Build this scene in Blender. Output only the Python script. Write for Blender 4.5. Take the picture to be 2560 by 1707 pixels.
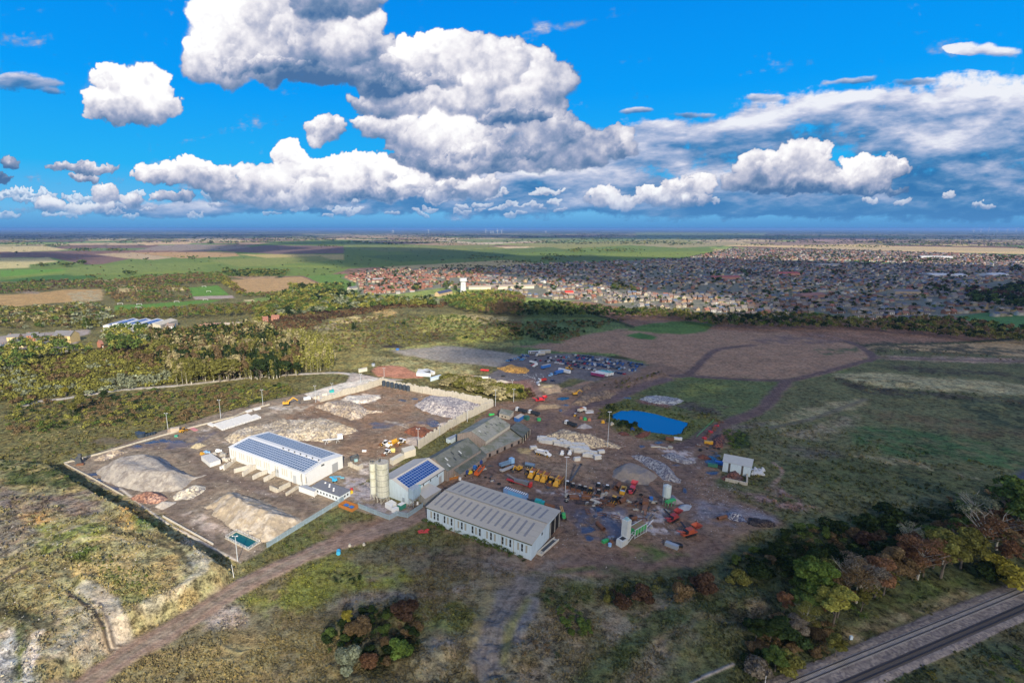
import bpy,math,random,os
import numpy as np
from mathutils import Vector,Matrix
for o in list(bpy.data.objects): bpy.data.objects.remove(o)
SC = bpy.context.scene; COL = SC.collection
rng = np.random.default_rng(7); random.seed(7)
# ---------------------------------------------------------------- camera
H = 135.0; F0 = 1290.0; CX = 1150.0; CY = 853.5
TH = math.atan((CY-572)/F0); CT,ST = math.cos(TH),math.sin(TH)
cam = bpy.data.cameras.new('camera'); camo = bpy.data.objects.new('camera',cam); COL.objects.link(camo)
camo.location = (0,0,H); camo.rotation_euler = (math.pi/2-TH,0,0)
cam.sensor_width = 36; cam.lens = 36*F0/2560; cam.shift_x = (1280-CX)/2560; cam.shift_y = 0
cam.clip_start = 1; cam.clip_end = 200000
SC.camera = camo
def ray(px,py):
    a = px-CX; b = py-CY
    return a,F0*CT-b*ST,-F0*ST-b*CT
# ---------------------------------------------------------------- sun, sky, exposure
SUN_EL = math.radians(27.5); SUN_AZ = (0.165,-0.986)          # the sun stands behind the camera, a little to the right
SUNV = np.array([SUN_AZ[0]*math.cos(SUN_EL),SUN_AZ[1]*math.cos(SUN_EL),math.sin(SUN_EL)])
sun = bpy.data.lights.new('sun','SUN'); suno = bpy.data.objects.new('sun',sun); COL.objects.link(suno)
sun.energy = 4.6; sun.angle = math.radians(0.5); sun.color = (1.0,0.91,0.76)
suno.rotation_euler = Vector(SUNV).to_track_quat('Z','Y').to_euler(); suno.location = (0,-50,300)
SC.view_settings.view_transform = 'Standard'; SC.view_settings.look = 'None'
SC.view_settings.exposure = 0.55; SC.view_settings.gamma = 1.0
world = bpy.data.worlds.new('World'); SC.world = world; world.use_nodes = True
class NT:
    """small helper to write node trees as expressions"""
    def __init__(s,tree): s.t = tree; s.n = tree.nodes; s.l = tree.links
    def node(s,typ,ins=None,**kw):
        nd = s.n.new(typ)
        for k,v in kw.items(): setattr(nd,k,v)
        for k,v in (ins or {}).items(): s.put(nd.inputs[k],v)
        return nd
    def put(s,sock,v):
        if isinstance(v,bpy.types.NodeSocket): s.l.new(v,sock)
        elif v is not None:
            if sock.type == 'RGBA' and len(v) == 3: v = (*v,1)
            sock.default_value = v
    def m(s,op,a,b=None,c=None,clamp=False):
        nd = s.n.new('ShaderNodeMath'); nd.operation = op; nd.use_clamp = clamp
        s.put(nd.inputs[0],a)
        if b is not None: s.put(nd.inputs[1],b)
        if c is not None: s.put(nd.inputs[2],c)
        return nd.outputs[0]
    def ss(s,x,a,b,o0=0.0,o1=1.0,t='SMOOTHSTEP'):
        nd = s.n.new('ShaderNodeMapRange'); nd.interpolation_type = t
        s.put(nd.inputs[0],x); s.put(nd.inputs[1],a); s.put(nd.inputs[2],b); s.put(nd.inputs[3],o0); s.put(nd.inputs[4],o1)
        return nd.outputs[0]
    def mix(s,f,a,b,blend='MIX'):
        nd = s.n.new('ShaderNodeMix'); nd.data_type = 'RGBA'; nd.blend_type = blend
        s.put(nd.inputs[0],f); s.put(nd.inputs[6],a); s.put(nd.inputs[7],b)
        return nd.outputs[2]
    def noise(s,vec,scale,detail=3,rough=.5,dist=0.,dim='3D',lac=2.0):
        nd = s.node('ShaderNodeTexNoise',{'Vector': vec,'Scale': scale,'Detail': detail,'Roughness': rough,'Distortion': dist,'Lacunarity': lac},noise_dimensions=dim)
        return nd.outputs[0]
    def xyz(s,x,y,z=0.0):
        return s.node('ShaderNodeCombineXYZ',{0: x,1: y,2: z}).outputs[0]

def sky_uv(px,py):
    a,dy,dz = ray(px,py); return a/dy,dz/dy

# ---------------------------------------------------------------- numpy noise
RT = rng.random((256,256)).astype(np.float32); RT2 = rng.random((256,256)).astype(np.float32)
def vnoise(x,y,seed=0):
    xi = np.floor(x).astype(np.int64); yi = np.floor(y).astype(np.int64); fx = (x-xi).astype(np.float32); fy = (y-yi).astype(np.float32)
    fx = fx*fx*(3-2*fx); fy = fy*fy*(3-2*fy); xi = xi+seed*37; yi = yi+seed*91
    a = RT[yi & 255,xi & 255]; b = RT[yi & 255,(xi+1) & 255]; c = RT[(yi+1) & 255,xi & 255]; d = RT[(yi+1) & 255,(xi+1) & 255]
    return (a+(b-a)*fx)*(1-fy)+(c+(d-c)*fx)*fy
def fbm(x,y,oct=4,rough=.5,seed=0):
    s = 0.; a = 1.; t = 0.
    for i in range(oct):
        s = s+a*vnoise(x*2.03**i+i*17.3,y*2.03**i+i*9.1,seed+i*3); t += a; a *= rough
    return s/t
def sstep(x,a,b):
    t = np.clip((x-a)/(b-a),0,1); return t*t*(3-2*t)
def lin(*c):
    return tuple(((v/255)/12.92 if v/255 <= .04045 else ((v/255+.055)/1.055)**2.4) for v in c)
def build_world():
    W = NT(world.node_tree); W.n.clear()
    sky = W.node('ShaderNodeTexSky',sky_type='NISHITA',sun_disc=False,sun_elevation=SUN_EL,
                 sun_rotation=math.atan2(SUN_AZ[0],SUN_AZ[1]),altitude=130,air_density=1.0,dust_density=.3,ozone_density=2.5)
    d = W.node('ShaderNodeTexCoord').outputs['Generated']
    z = W.node('ShaderNodeSeparateXYZ',{0: d}).outputs[2]
    # a deep, clear autumn blue in front of the physical sky
    rp = W.node('ShaderNodeValToRGB',{0: W.m('MULTIPLY',z,2.0)}); cr = rp.color_ramp
    cr.elements[0].position = 0; cr.elements[0].color = (*[c*SKYV for c in lin(78,140,200)],1)
    cr.elements[1].position = 1; cr.elements[1].color = (*[c*SKYV for c in lin(0,118,216)],1)
    for p,c in ((.06,lin(104,178,226)),(.2,lin(34,172,236)),(.45,lin(0,152,240)),(.75,lin(0,134,230))):
        e = cr.elements.new(p); e.color = (*[k*SKYV for k in c],1)
    c = W.mix(.99,sky.outputs[0],rp.outputs[0])
    y = W.node('ShaderNodeSeparateXYZ',{0: d}).outputs[1]; nz = W.noise(d,2.2,5,.55)   # broken white cloud added to the unseen sky behind the camera, for neutral fill
    c = W.mix(W.m('MULTIPLY',W.ss(y,.02,-.35),W.ss(nz,.36,.56)),c,(7.4,7.4,7.8))
    bg = W.node('ShaderNodeBackground',{'Color': c,'Strength': .085})
    W.l.new(bg.outputs[0],W.node('ShaderNodeOutputWorld').inputs[0])
SKYV = 8.7
build_world()
# ---------------------------------------------------------------- clouds on the far sky
# (display px of a 2352 wide view) cx, cy, half width, half height, tone (0 dark .. 1 bright)
BIG = [(600,50,170,85,.72),(520,110,90,60,.70),(640,95,40,34,.36),(1100,205,60,34,.5),(1000,350,110,46,.42),(1230,345,90,40,.5),(700,170,130,26,.4),(740,90,160,70,.78),(660,160,190,40,.45),(470,130,50,50,.6),(770,-10,120,60,.5),
       (900,170,130,50,.6),(1040,130,110,55,1.0),(960,120,60,40,.95),(1130,150,90,62,.95),(1230,190,85,75,1.0),(1060,215,170,50,.62),
       (1200,250,110,45,.75),(900,235,110,32,.6),(970,300,120,55,.72),(870,290,70,32,.82),(745,300,42,30,.75),(1080,330,160,55,.52),
       (1180,350,140,45,.45),(1060,380,160,26,.14),(1330,345,90,50,.5),(1250,300,90,45,.72),(1420,330,50,32,.42),
       (300,205,82,55,1.0),(345,240,68,42,.8),(245,240,48,38,.85),(290,262,88,28,.6),(245,178,30,30,.95),
       (430,392,120,26,.85),(360,402,60,18,.7),(665,355,36,26,.85),(700,380,70,30,.7),(560,412,120,40,.55),(810,395,100,38,.9),(880,420,70,40,.85),(760,420,100,30,.7),
       (650,445,190,26,.45),(950,425,150,30,.3),(1060,430,110,26,.55),
       (1850,365,78,48,1.0),(1770,385,80,38,.9),(1720,410,60,28,.8),(1830,410,110,32,.75),(1990,395,90,34,.9),(2050,385,50,26,.95),(1900,420,180,26,.6),
       (1590,428,66,24,.92),(1520,446,70,20,.8),(1560,462,90,16,.5),(1400,458,70,22,.7),
       (110,465,26,16,.85),(170,470,36,14,.85),(240,440,26,26,.5),(225,468,30,12,.7),(300,455,26,18,.5),(395,452,50,16,.75),
       (28,372,22,15,.35),(5,412,20,14,.2),(190,385,80,11,.3),(200,405,36,7,.3),(1050,372,150,24,.10),(1130,352,120,20,.22),(950,190,120,22,.34),(1180,268,90,16,.28),(600,150,120,20,.42),(1900,435,200,14,.2),(900,445,160,14,.2)]
SOFT = [(2150,462,460,48,.12),(1750,470,500,26,.22),(1250,420,260,50,.44),(1420,440,700,60,.46),(2100,440,420,60,.14),(1560,300,120,16,.6),(850,440,420,40,.40),(2020,270,330,70,.55),(2260,235,240,60,.7),(1700,310,300,40,.5),(1560,350,260,45,.4),(2150,350,300,90,.36),(2330,300,160,90,.28),
        (1950,470,520,30,.12),(2250,440,230,50,.08),(1750,455,260,40,.3),(1300,460,420,34,.5),(1980,235,120,28,.75),(2060,330,130,30,.85),
        (60,195,85,17,.35),(130,213,36,10,.3),(2230,117,78,13,.9),(2190,124,40,8,.8),(1590,262,60,9,.6),(1770,222,34,11,.6),(1950,184,40,9,.5),(2080,190,50,9,.5),(1480,257,30,8,.5),(900,475,700,22,.42),(400,480,380,16,.4)]

def voro(x,y,seed,k=9.0):
    xi = np.floor(x).astype(np.int64); yi = np.floor(y).astype(np.int64); acc = np.zeros(x.shape,np.float32)
    for dx in (-1,0,1):
        for dy in (-1,0,1):
            cx = xi+dx; cy = yi+dy; a = RT[(cy+seed*13) & 255,(cx+seed*7) & 255]; b = RT2[(cy+seed*5) & 255,(cx+seed*11) & 255]
            d = np.hypot(cx+a-x,cy+b-y).astype(np.float32); acc += np.exp(-k*d)
    return -np.log(acc)/k
def billow(x,y,oct=4,rough=.5):
    s = 0.; a = 1.; t = 0.
    for i in range(oct):
        s = s+a*voro(x*2.1**i+i*5.7,y*2.1**i+i*3.3,i+1); t += a; a *= rough
    return s/t
def blur(A,n):
    for ax in (0,1):
        for _ in range(2):
            P_ = np.pad(A,[(n+1,n) if k == ax else (0,0) for k in (0,1)],mode='edge'); c = np.cumsum(P_,axis=ax,dtype=np.float64)
            A = ((np.take(c,range(2*n+1,c.shape[ax]),axis=ax)-np.take(c,range(0,c.shape[ax]-2*n-1),axis=ax))/(2*n+1)).astype(np.float32)
    return A
def cloud_field(blobs,uu,vv,flat):
    A = np.zeros(uu.shape,np.float32); WS = A.copy(); TS = A.copy()
    for (cx,cy,rx,ry,tone) in blobs:
        u0,v0 = sky_uv(cx*1.0884,cy*1.0884); u1,v1 = sky_uv((cx+rx)*1.0884,(cy-ry)*1.0884)
        du = (uu-u0)/(u1-u0); dv = (vv-v0)/(v1-v0)
        dv2 = dv+np.minimum(dv,0)*flat; w = np.maximum(1-.62*(du*du+dv2*dv2),0)
        A = np.maximum(A,w)+.25*np.minimum(A,w); WS += w*w; TS += w*w*(tone+.34*dv)
    return A,TS/np.maximum(WS,1e-4)
def puff_layer(U,V,blobs,sd,dens=1.0):
    """cumulus as heaps of many soft shaded puffs, back to front; returns tone and cover"""
    R = np.random.default_rng(sd); nr,nc = U.shape; u0g = U[0,0]; v0g = V[0,0]; du = U[0,1]-U[0,0]; dv = V[1,0]-V[0,0]
    wx = (fbm(U*22,V*22,5,.55,41)-.5)+(fbm(U*90,V*90,3,.6,42)-.5)*.25; wy = (fbm(U*22+50,V*22,5,.55,43)-.5)+(fbm(U*90,V*90+9,3,.6,44)-.5)*.25
    wz = fbm(U*230,V*230,2,.6,45)-.5; WX = (U+wx*.036+wz*.004).astype(np.float32); WY = (V+wy*.032+wz*.004).astype(np.float32)
    T = np.zeros(U.shape,np.float32); A = np.zeros(U.shape,np.float32); puffs = []
    for bi,(cx,cy,rx,ry,tone) in enumerate(blobs):
        ua,va = sky_uv(cx*1.0884,cy*1.0884); ub,vb = sky_uv((cx+rx)*1.0884,(cy-ry)*1.0884); ra = ub-ua; rb = vb-va
        n = int(dens*(26+30*rx/max(ry,1)))
        for i in range(n):
            t = R.random()*2*math.pi; q = math.sqrt(R.random())*.95; x = math.cos(t)*q; y = math.sin(t)*q
            if y < -.55: y = -.55-R.random()*.12
            r = rb*(.20+.50*R.random()**1.6)*(1.2-.6*q)*(1.0 if y > -.1 else 1.35)
            r = max(r,.0035)
            puffs.append((bi*.02+R.random()*1.2+.5*(-y),ua+x*ra,va+y*rb,r*1.25,r*.95,tone*.86-.13+.30*y*(1 if y > 0 else 1.5)+R.normal()*.075,y))
    puffs.sort(key=lambda p: p[0])
    for (_,pu,pv,ra,rb,tn,yy) in puffs:
        m = 1.35; c0 = int((pu-ra*m-u0g)/du-.02/du); c1 = int((pu+ra*m-u0g)/du+.02/du)+2; r0 = int((pv-rb*m-v0g)/dv-.02/dv); r1 = int((pv+rb*m-v0g)/dv+.02/dv)+2
        c0 = max(c0,0); r0 = max(r0,0); c1 = min(c1,nc); r1 = min(r1,nr)
        if c1 <= c0 or r1 <= r0: continue
        x = (WX[r0:r1,c0:c1]-pu)/ra; y = (WY[r0:r1,c0:c1]-pv)/rb; d = x*x+y*y
        a = (1-sstep(d,.55 if yy > -.1 else .1,1.06))*(.97 if yy > -.1 else .8)
        nz = np.sqrt(np.clip(1-d,0,1)); l = tn+.22*y-.08*x+.16*nz
        T[r0:r1,c0:c1] = T[r0:r1,c0:c1]*(1-a)+l*a; A[r0:r1,c0:c1] = A[r0:r1,c0:c1]*(1-a)+a
    return T,A
def clouds(u,v):
    w1 = fbm(u*9,v*11,4,.55,3); w3 = fbm(u*7+80,v*8,3,.5,6); fine = fbm(u*60,v*66,5,.62,9); mid = fbm(u*9+9,v*12,4,.55,11)
    X = [0,.22,.42,.62,.82,1]; CC = [lin(74,112,158),lin(112,138,174),lin(150,162,192),lin(196,198,214),lin(234,232,238),lin(253,253,253)]
    C2 = [lin(48,108,166),lin(78,128,178),lin(128,154,194),lin(172,182,210),lin(216,216,230),lin(240,240,244)]
    def tint(l,C): return np.stack([np.interp(l,X,[c[k] for c in C]) for k in range(3)],-1)
    layers = []
    # high streaks and the layered bank on the right
    sn = fbm((u*.8+v*1.7+w3*.15)*7,(v-.22*u)*26,7,.58,21); sn2 = fbm(u*14,v*46,6,.6,22)
    M2,T2 = cloud_field(SOFT,u+(w3-.5)*.14,v+(w1-.5)*.022,0.)
    a2 = sstep(M2+1.7*(sn-.5)+.8*(sn2-.5)+1.0*(fine-.5)-.25*(M2 < .05),.12,.80)*.93*sstep(v,.0,.02)
    layers.append((tint(np.clip(T2+1.3*(sn-.5)+1.0*(sn2-.5)+.02,0,1),C2),a2))
    T,A = puff_layer(u,v,BIG,5)
    lo = fbm(u*4.2+3,v*7+1,3,.5,51)
    T = .6*T+.4*blur(T,4)
    lum = np.clip(T+1.0*(lo-.5)+.9*(mid-.5)+.5*(fine-.5)+.02,0,1)
    # small far cumulus rows along the horizon
    R = np.random.default_rng(3); small = []
    for i in range(150):
        cx = R.random()**1.25*2352; y = 1-R.random()**1.6; cy = 505-y*64; s = 1.4-.95*(1-y)
        if 1290 < cx and R.random() < .8: continue
        small.append((cx,cy,(9+22*R.random())*s,(3.4+4.2*R.random())*s,.55+.38*R.random()))
    T3,A3 = puff_layer(u,v,small,8,.28)
    layers.append((tint(np.clip(T3+.1+.5*(fine-.5),0,1),CC),A3*.7*sstep(v,.006,.03)))
    layers.append((tint(lum,CC),sstep(.55*A+.45*blur(A,5)+.75*(fine-.5)+.25*(mid-.5),.16,.82)*sstep(v,.004,.05)))
    out = np.zeros(u.shape+(3,)); a = np.zeros(u.shape)
    for (cc,aa) in layers:
        na = aa+a*(1-aa); out = (cc*aa[...,None]+out*(a*(1-aa))[...,None])/np.maximum(na,1e-4)[...,None]; a = na
    hz = (1-sstep(v,.0,.09))[...,None]*.55*np.clip(1.2-.0*v,0,1)[...,None]; out = out*(1-hz)+np.array(lin(92,150,206))*hz
    return out,a
def mesh_np(name,V,Fq,mat=None,smooth=False,link=True):
    """V (n,3); Fq (m,k) all polygons of the same size"""
    me = bpy.data.meshes.new(name); V = np.asarray(V,np.float32); Fq = np.asarray(Fq,np.int32); k = Fq.shape[1]
    me.vertices.add(len(V)); me.vertices.foreach_set('co',V.ravel())
    me.loops.add(Fq.size); me.loops.foreach_set('vertex_index',Fq.ravel())
    me.polygons.add(len(Fq)); me.polygons.foreach_set('loop_start',np.arange(0,Fq.size,k,dtype=np.int32)); me.polygons.foreach_set('loop_total',np.full(len(Fq),k,np.int32))
    if smooth: me.polygons.foreach_set('use_smooth',np.ones(len(Fq),bool))
    me.update(calc_edges=True)
    if mat: me.materials.append(mat)
    o = bpy.data.objects.new(name,me)
    if link: COL.objects.link(o)
    return o
def grid_faces(nr,nc):
    i = np.arange(nr-1)[:,None]*nc+np.arange(nc-1)[None,:]; i = i.ravel()
    return np.stack([i,i+1,i+nc+1,i+nc],1)
def set_col(me,C,name='Col',typ='FLOAT_COLOR'):
    at = me.attributes.new(name,typ,'POINT')
    if typ == 'FLOAT': at.data.foreach_set('value',np.asarray(C,np.float32).ravel())
    else:
        C = np.asarray(C,np.float32)
        if C.shape[1] == 3: C = np.concatenate([C,np.ones((len(C),1),np.float32)],1)
        at.data.foreach_set('color',C.ravel())
def struct(o): o['kind'] = 'structure'; return o
def build_clouds():
    az = np.linspace(-1.02,1.30,1750); el = np.linspace(-.003,.47,520)      # tangents of azimuth and height
    U,Vv = np.meshgrid(az,el); col,a = clouds(U,Vv)
    D = np.stack([U,np.ones_like(U),Vv],-1); D /= np.linalg.norm(D,axis=-1,keepdims=True)
    keep = a > .004
    o = mesh_np('sky',(D*90000+np.array([0,0,H])).reshape(-1,3),grid_faces(*U.shape))
    me = o.data; set_col(me,np.concatenate([col.reshape(-1,3),a.reshape(-1,1)],1))
    m = bpy.data.materials.new('far_cloud'); m.use_nodes = True; N = NT(m.node_tree); N.n.clear()
    at = N.node('ShaderNodeAttribute',attribute_name='Col')
    em = N.node('ShaderNodeEmission',{0: at.outputs[0],1: .72}); tr = N.node('ShaderNodeBsdfTransparent')
    mx = N.node('ShaderNodeMixShader',{0: at.outputs['Alpha']}); N.l.new(tr.outputs[0],mx.inputs[1]); N.l.new(em.outputs[0],mx.inputs[2])
    N.l.new(mx.outputs[0],N.node('ShaderNodeOutputMaterial').inputs[0]); m.cycles.emission_sampling = 'NONE'
    me.materials.append(m); struct(o)
build_clouds()
# ---------------------------------------------------------------- reading positions off the map
ZM = dict(A=(150,900,3.92),B=(500,900,3.92),C=(900,900,3.92),D=(1200,1050,3.92),E=(1350,950,3.92),F=(800,1050,3.92),G=(1100,800,3.92),I=(150,1050,3.92),
          K=(0,700,3.36),L=(700,650,3.92),M=(0,540,2.735),N=(860,540,2.735),O=(1700,540,2.735),Q=(1700,850,2.735),R=(0,1200,2.613),S=(700,1350,2.94),T=(1500,1150,2.219),
          a=(560,1060,6.918),b=(1240,860,7.84),c=(1060,1190,6.533),d=(1240,1150,7.84),e=(1500,1200,7.84),f=(900,1120,7.842),g=(1060,1010,7.468),h=(900,1060,10.69),i=(1220,1000,9.046),
          j=(480,960,5.6),k=(1400,1080,9.8),l=(0,760,5.113),p=(0,0,1.0),D2=(0,0,.91875))
def px(z,*c):
    ox,oy,s = ZM[z]; return [(ox+c[i]/s,oy+c[i+1]/s) for i in range(0,len(c),2)]
def G0(p,z=0.0):
    a,dy,dz = ray(*p); t = (z-H)/min(dz,-1e-4); return np.array([a*t,dy*t])
def proj(w):
    dy = w[1]*CT-(w[2]-H)*ST; dz = w[1]*ST+(w[2]-H)*CT; return CX+F0*w[0]/dy,CY-F0*dz/dy
def G(p,dz=0.0):
    """point of the terrain seen at picture position p"""
    z = 0.
    for _ in range(6): q = G0(p,z+dz); z = float(hgt(np.array([q[0]]),np.array([q[1]]))[0])
    return q
def hfor(xy,py):
    """height above xy whose picture row is py"""
    lo,hi = -5.,60.
    for _ in range(40):
        m = (lo+hi)/2
        if proj((xy[0],xy[1],m))[1] > py: lo = m
        else: hi = m
    return lo
def pdist(P,x,y):
    """signed distance to a polygon, positive inside (metres)"""
    x = x.astype(np.float64); y = y.astype(np.float64); d = np.full(x.shape,1e18); ins = np.zeros(x.shape,bool); n = len(P)
    for i in range(n):
        ax,ay = P[i]; bx,by = P[(i+1) % n]; ex,ey = bx-ax,by-ay; L = max(ex*ex+ey*ey,1e-9)
        t = np.clip(((x-ax)*ex+(y-ay)*ey)/L,0,1); d = np.minimum(d,(x-ax-t*ex)**2+(y-ay-t*ey)**2)
        c = ((ay > y) != (by > y)); ins ^= c & (x < (bx-ax)*(y-ay)/((by-ay) if by != ay else 1e-9)+ax)
    return np.where(ins,1,-1)*np.sqrt(d)
def ldist(P,x,y):
    d = np.full(x.shape,1e18)
    for i in range(len(P)-1):
        ax,ay = P[i]; bx,by = P[i+1]; ex,ey = bx-ax,by-ay; L = max(ex*ex+ey*ey,1e-9)
        t = np.clip(((x-ax)*ex+(y-ay)*ey)/L,0,1); d = np.minimum(d,(x-ax-t*ex)**2+(y-ay-t*ey)**2)
    return np.sqrt(d)
def smooth_line(P,n=6):
    P = [np.array(p,float) for p in P]; Q = [2*P[0]-P[1]]+P+[2*P[-1]-P[-2]]; out = []
    for i in range(1,len(Q)-2):
        a,b,c,d = Q[i-1:i+3]
        for k in range(n):
            t = k/n; out.append(.5*((2*b)+(c-a)*t+(2*a-5*b+4*c-d)*t*t+(3*b-a-3*c+d)*t**3))
    out.append(P[-1]); return out
# ---------------------------------------------------------------- terrain
def gp(z,*c): return [G0(p) for p in px(z,*c)]
HILL = gp('p',-900,1120,-200,1150,60,1168,145,1180,205,1218,295,1270,345,1294,388,1324,472,1374,550,1413,592,1436,566,1468,440,1540,300,1610,190,1690,60,1850,-900,2300)
SPOIL = gp('R',90,210,330,200,520,260,700,240,830,170,980,160,1060,260,900,330,700,330,560,300,330,340,120,330)
ROUGHS = [(gp('L',0,480,600,470,1100,420,1700,520,2352,560,2300,830,1500,830,900,830,300,760),3.0,45.),(gp('Q',1000,220,2600,330,2600,560,1500,420,900,300),2.2,30.),(gp('p',1480,975,1545,955,1600,940,1680,915,1690,935,1560,985,1470,1015),4.5,22.),
          (gp('T',620,560,950,400,1300,380,2000,260,2600,120,2600,600,1500,1000,900,1236,0,1260,0,900,400,640),3.2,26.),(gp('R',200,420,900,300,1100,560,700,900,300,900,-100,1100,-300,700),2.4,20.),
          (gp('p',800,1540,1000,1490,1250,1500,1400,1560,1400,1800,750,1800),2.2,14.),(gp('l',0,600,1000,560,2352,500,2352,1023,0,1023),2.0,30.)]
def bb(P,x,y,m): P = np.array(P); return (x > P[:,0].min()-m) & (x < P[:,0].max()+m) & (y > P[:,1].min()-m) & (y < P[:,1].max()+m)
POND = gp('E',690,352,712,330,800,292,862,298,905,286,1000,300,1130,325,1260,362,1335,380,1448,412,1440,440,1405,470,1385,515,1300,530,1180,515,1080,500,1010,480,960,445,900,425,830,390,760,385)
def hgt(x,y):
    x = np.asarray(x,float); y = np.asarray(y,float); h = np.zeros(x.shape)
    k = bb(HILL,x,y,10)
    if k.any():
        xs,ys = x[k],y[k]; d = pdist(HILL,xs,ys); w = sstep(d+1.5*(fbm(xs/6,ys/6,2,.5,61)-.5),0,5.)
        h[k] = h[k]+w*(7.2+2.6*sstep(d,8,60)*fbm(xs/35,ys/35,3,.5,62)+2.0*(fbm(xs/7,ys/7,4,.6,66)-.5))
    k = bb(SPOIL,x,y,10)
    if k.any():
        xs,ys = x[k],y[k]; d = pdist(SPOIL,xs,ys); f = fbm(xs/7,ys/7,5,.55,63); h[k] += sstep(d,-2,6)*2.4*np.abs(f-.45)*2
    for (P_,a,s) in ROUGHS:
        k = bb(P_,x,y,10)
        if k.any():
            xs,ys = x[k],y[k]; d = pdist(P_,xs,ys); f = fbm(xs/s,ys/s,4,.5,64); h[k] += sstep(d,0,s*.7)*(a*(np.abs(f-.5)*3.2)+1.1*(fbm(xs/5,ys/5,3,.6,67)-.5))
    k = bb(POND,x,y,12)
    if k.any():
        xs,ys = x[k],y[k]; d = pdist(POND,xs,ys); h[k] -= 1.8*sstep(d,-1.6,1.)
    r = np.hypot(x,y); h += .35*(fbm(x/3.1,y/3.1,3,.5,65)-.5)*(r < 900)*1.0
    return h
# ---------------------------------------------------------------- ground sheet and its colours
pys = np.concatenate([np.arange(1790,1000,-2.1),np.arange(1000,760,-1.5),np.arange(760,600,-1.1),np.arange(600,576,-.55),[575.6,575.2,574.8,574.5]])
rad = np.array([G0((CX,p))[1] for p in pys]); rad = np.concatenate([[3,20,50,80,105],rad[rad > 112],[52000.]])
azs = np.concatenate([np.linspace(-180,-62,40),np.linspace(-58,-46,30),np.linspace(-45.5,52,900),np.linspace(52.5,60,20),np.linspace(64,180,38)])*math.pi/180
RR,AA = np.meshgrid(rad,azs,indexing='ij'); GX = RR*np.sin(AA); GY = RR*np.cos(AA)
GZ = np.where(RR < 3000,hgt(GX,GY),0.)
NC = lin
gcol = np.zeros(GX.shape+(3,),np.float32); gtex = np.ones(GX.shape,np.float32)*.8; gwet = np.zeros(GX.shape,np.float32)
gx = GX.ravel(); gy = GY.ravel(); gcol = gcol.reshape(-1,3); gtex = gtex.ravel(); gwet = gwet.ravel()
gr = np.hypot(gx,gy)
# country beyond: fields in a rough grid, each with its own crop
FIELD = [(.36,.27,.15),(.20,.125,.085),(.13,.085,.065),(.11,.17,.045),(.16,.20,.055),(.42,.33,.19),(.27,.19,.11),(.09,.13,.045),(.33,.26,.12),(.17,.105,.075)]
def fields(x,y):
    a = .28; u = x*math.cos(a)+y*math.sin(a); v = -x*math.sin(a)+y*math.cos(a); u = u+160*(fbm(x/900,y/900,2,.5,71)-.5)*2; v = v+120*(fbm(x/800,y/800,2,.5,72)-.5)*2
    iv = np.floor(v/420).astype(int); w = 500+560*RT[iv & 255,11]; uu = u/w+RT[iv & 255,5]*7; iu = np.floor(uu).astype(int)
    r = RT[iv & 255,(iu*7+3) & 255]; r2 = RT2[iv & 255,(iu*5+1) & 255]; P_ = np.array(FIELD,np.float32); c = P_[(r*len(FIELD)).astype(int) % len(FIELD)]*(.75+.5*r2)[:,None]
    fu = np.abs(uu-np.round(uu))*w; fv = np.abs(v/420-np.round(v/420))*420; e = np.minimum(fu,fv); hedge = (e < 7+x*0+gr_local(x,y)*.0016)&(RT2[iv & 255,(iu*3+9) & 255] > .35)
    c = np.where(hedge[:,None],np.array([.045,.055,.025]),c); st = .93+.14*(np.sin(u/9*(1+(r2 > .5)))*.5+.5); return c*st[:,None]
def gr_local(x,y): return np.hypot(x,y)
gcol[:] = np.array([.105,.105,.045])
k = gr > 500; gcol[k] = fields(gx[k],gy[k])
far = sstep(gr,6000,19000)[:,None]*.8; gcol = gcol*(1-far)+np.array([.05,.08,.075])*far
def blend(k,w,c,tex=None,wet=None):
    c = np.asarray(c,np.float32); gcol[k] = gcol[k]*(1-w[:,None])+c*w[:,None]
    if tex is not None: gtex[k] = gtex[k]*(1-w)+tex*w
    if wet is not None: gwet[k] = gwet[k]*(1-w)+wet*w
def paint(P_,c,e=2.,warp=3.,ws=12.,tex=None,wet=None,a=1.,mot=0.,ms=8.):
    """soft-edged patch of ground colour; mot breaks it up"""
    P_ = [np.array(q,float) for q in P_]; m = e+warp+2; k = np.where(bb(P_,gx,gy,m))[0]
    if not len(k): return
    xs,ys = gx[k],gy[k]; d = pdist(P_,xs,ys)+warp*2*(fbm(xs/ws,ys/ws,3,.6,73)-.5)
    w = sstep(d,-e,e)*a
    if mot: w = w*sstep(fbm(xs/ms,ys/ms,4,.6,74),.5-.35/mot*.5,.5+.1)
    blend(k,w,c,tex,wet)
def stroke(P_,width,c,e=1.5,warp=1.5,tex=.35,wet=None,a=1.,ruts=None):
    P_ = smooth_line(P_); k = np.where(bb(P_,gx,gy,width+e+warp))[0]
    if not len(k): return
    xs,ys = gx[k],gy[k]; d = ldist(P_,xs,ys); w = (1-sstep(d+warp*2*(fbm(xs/7,ys/7,3,.6,75)-.5),width/2-e,width/2+e))*a
    blend(k,w,c,tex,wet)
    if ruts:
        for o_ in ruts: blend(k,np.exp(-((d-o_)/.45)**2)*w*.55,np.array(c)*.55)
def q(z,*c): return [G(p) for p in px(z,*c)]
def qf(z,*c): return gp(z,*c)
def oval(z,x,y,rx,ry):
    return q(z,*sum([[x+rx*math.cos(t)*(1+.25*math.sin(3*t+x)),y+ry*math.sin(t)*(1+.25*math.cos(2*t+y))] for t in np.linspace(0,2*math.pi,13)[:-1]],[]))
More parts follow.
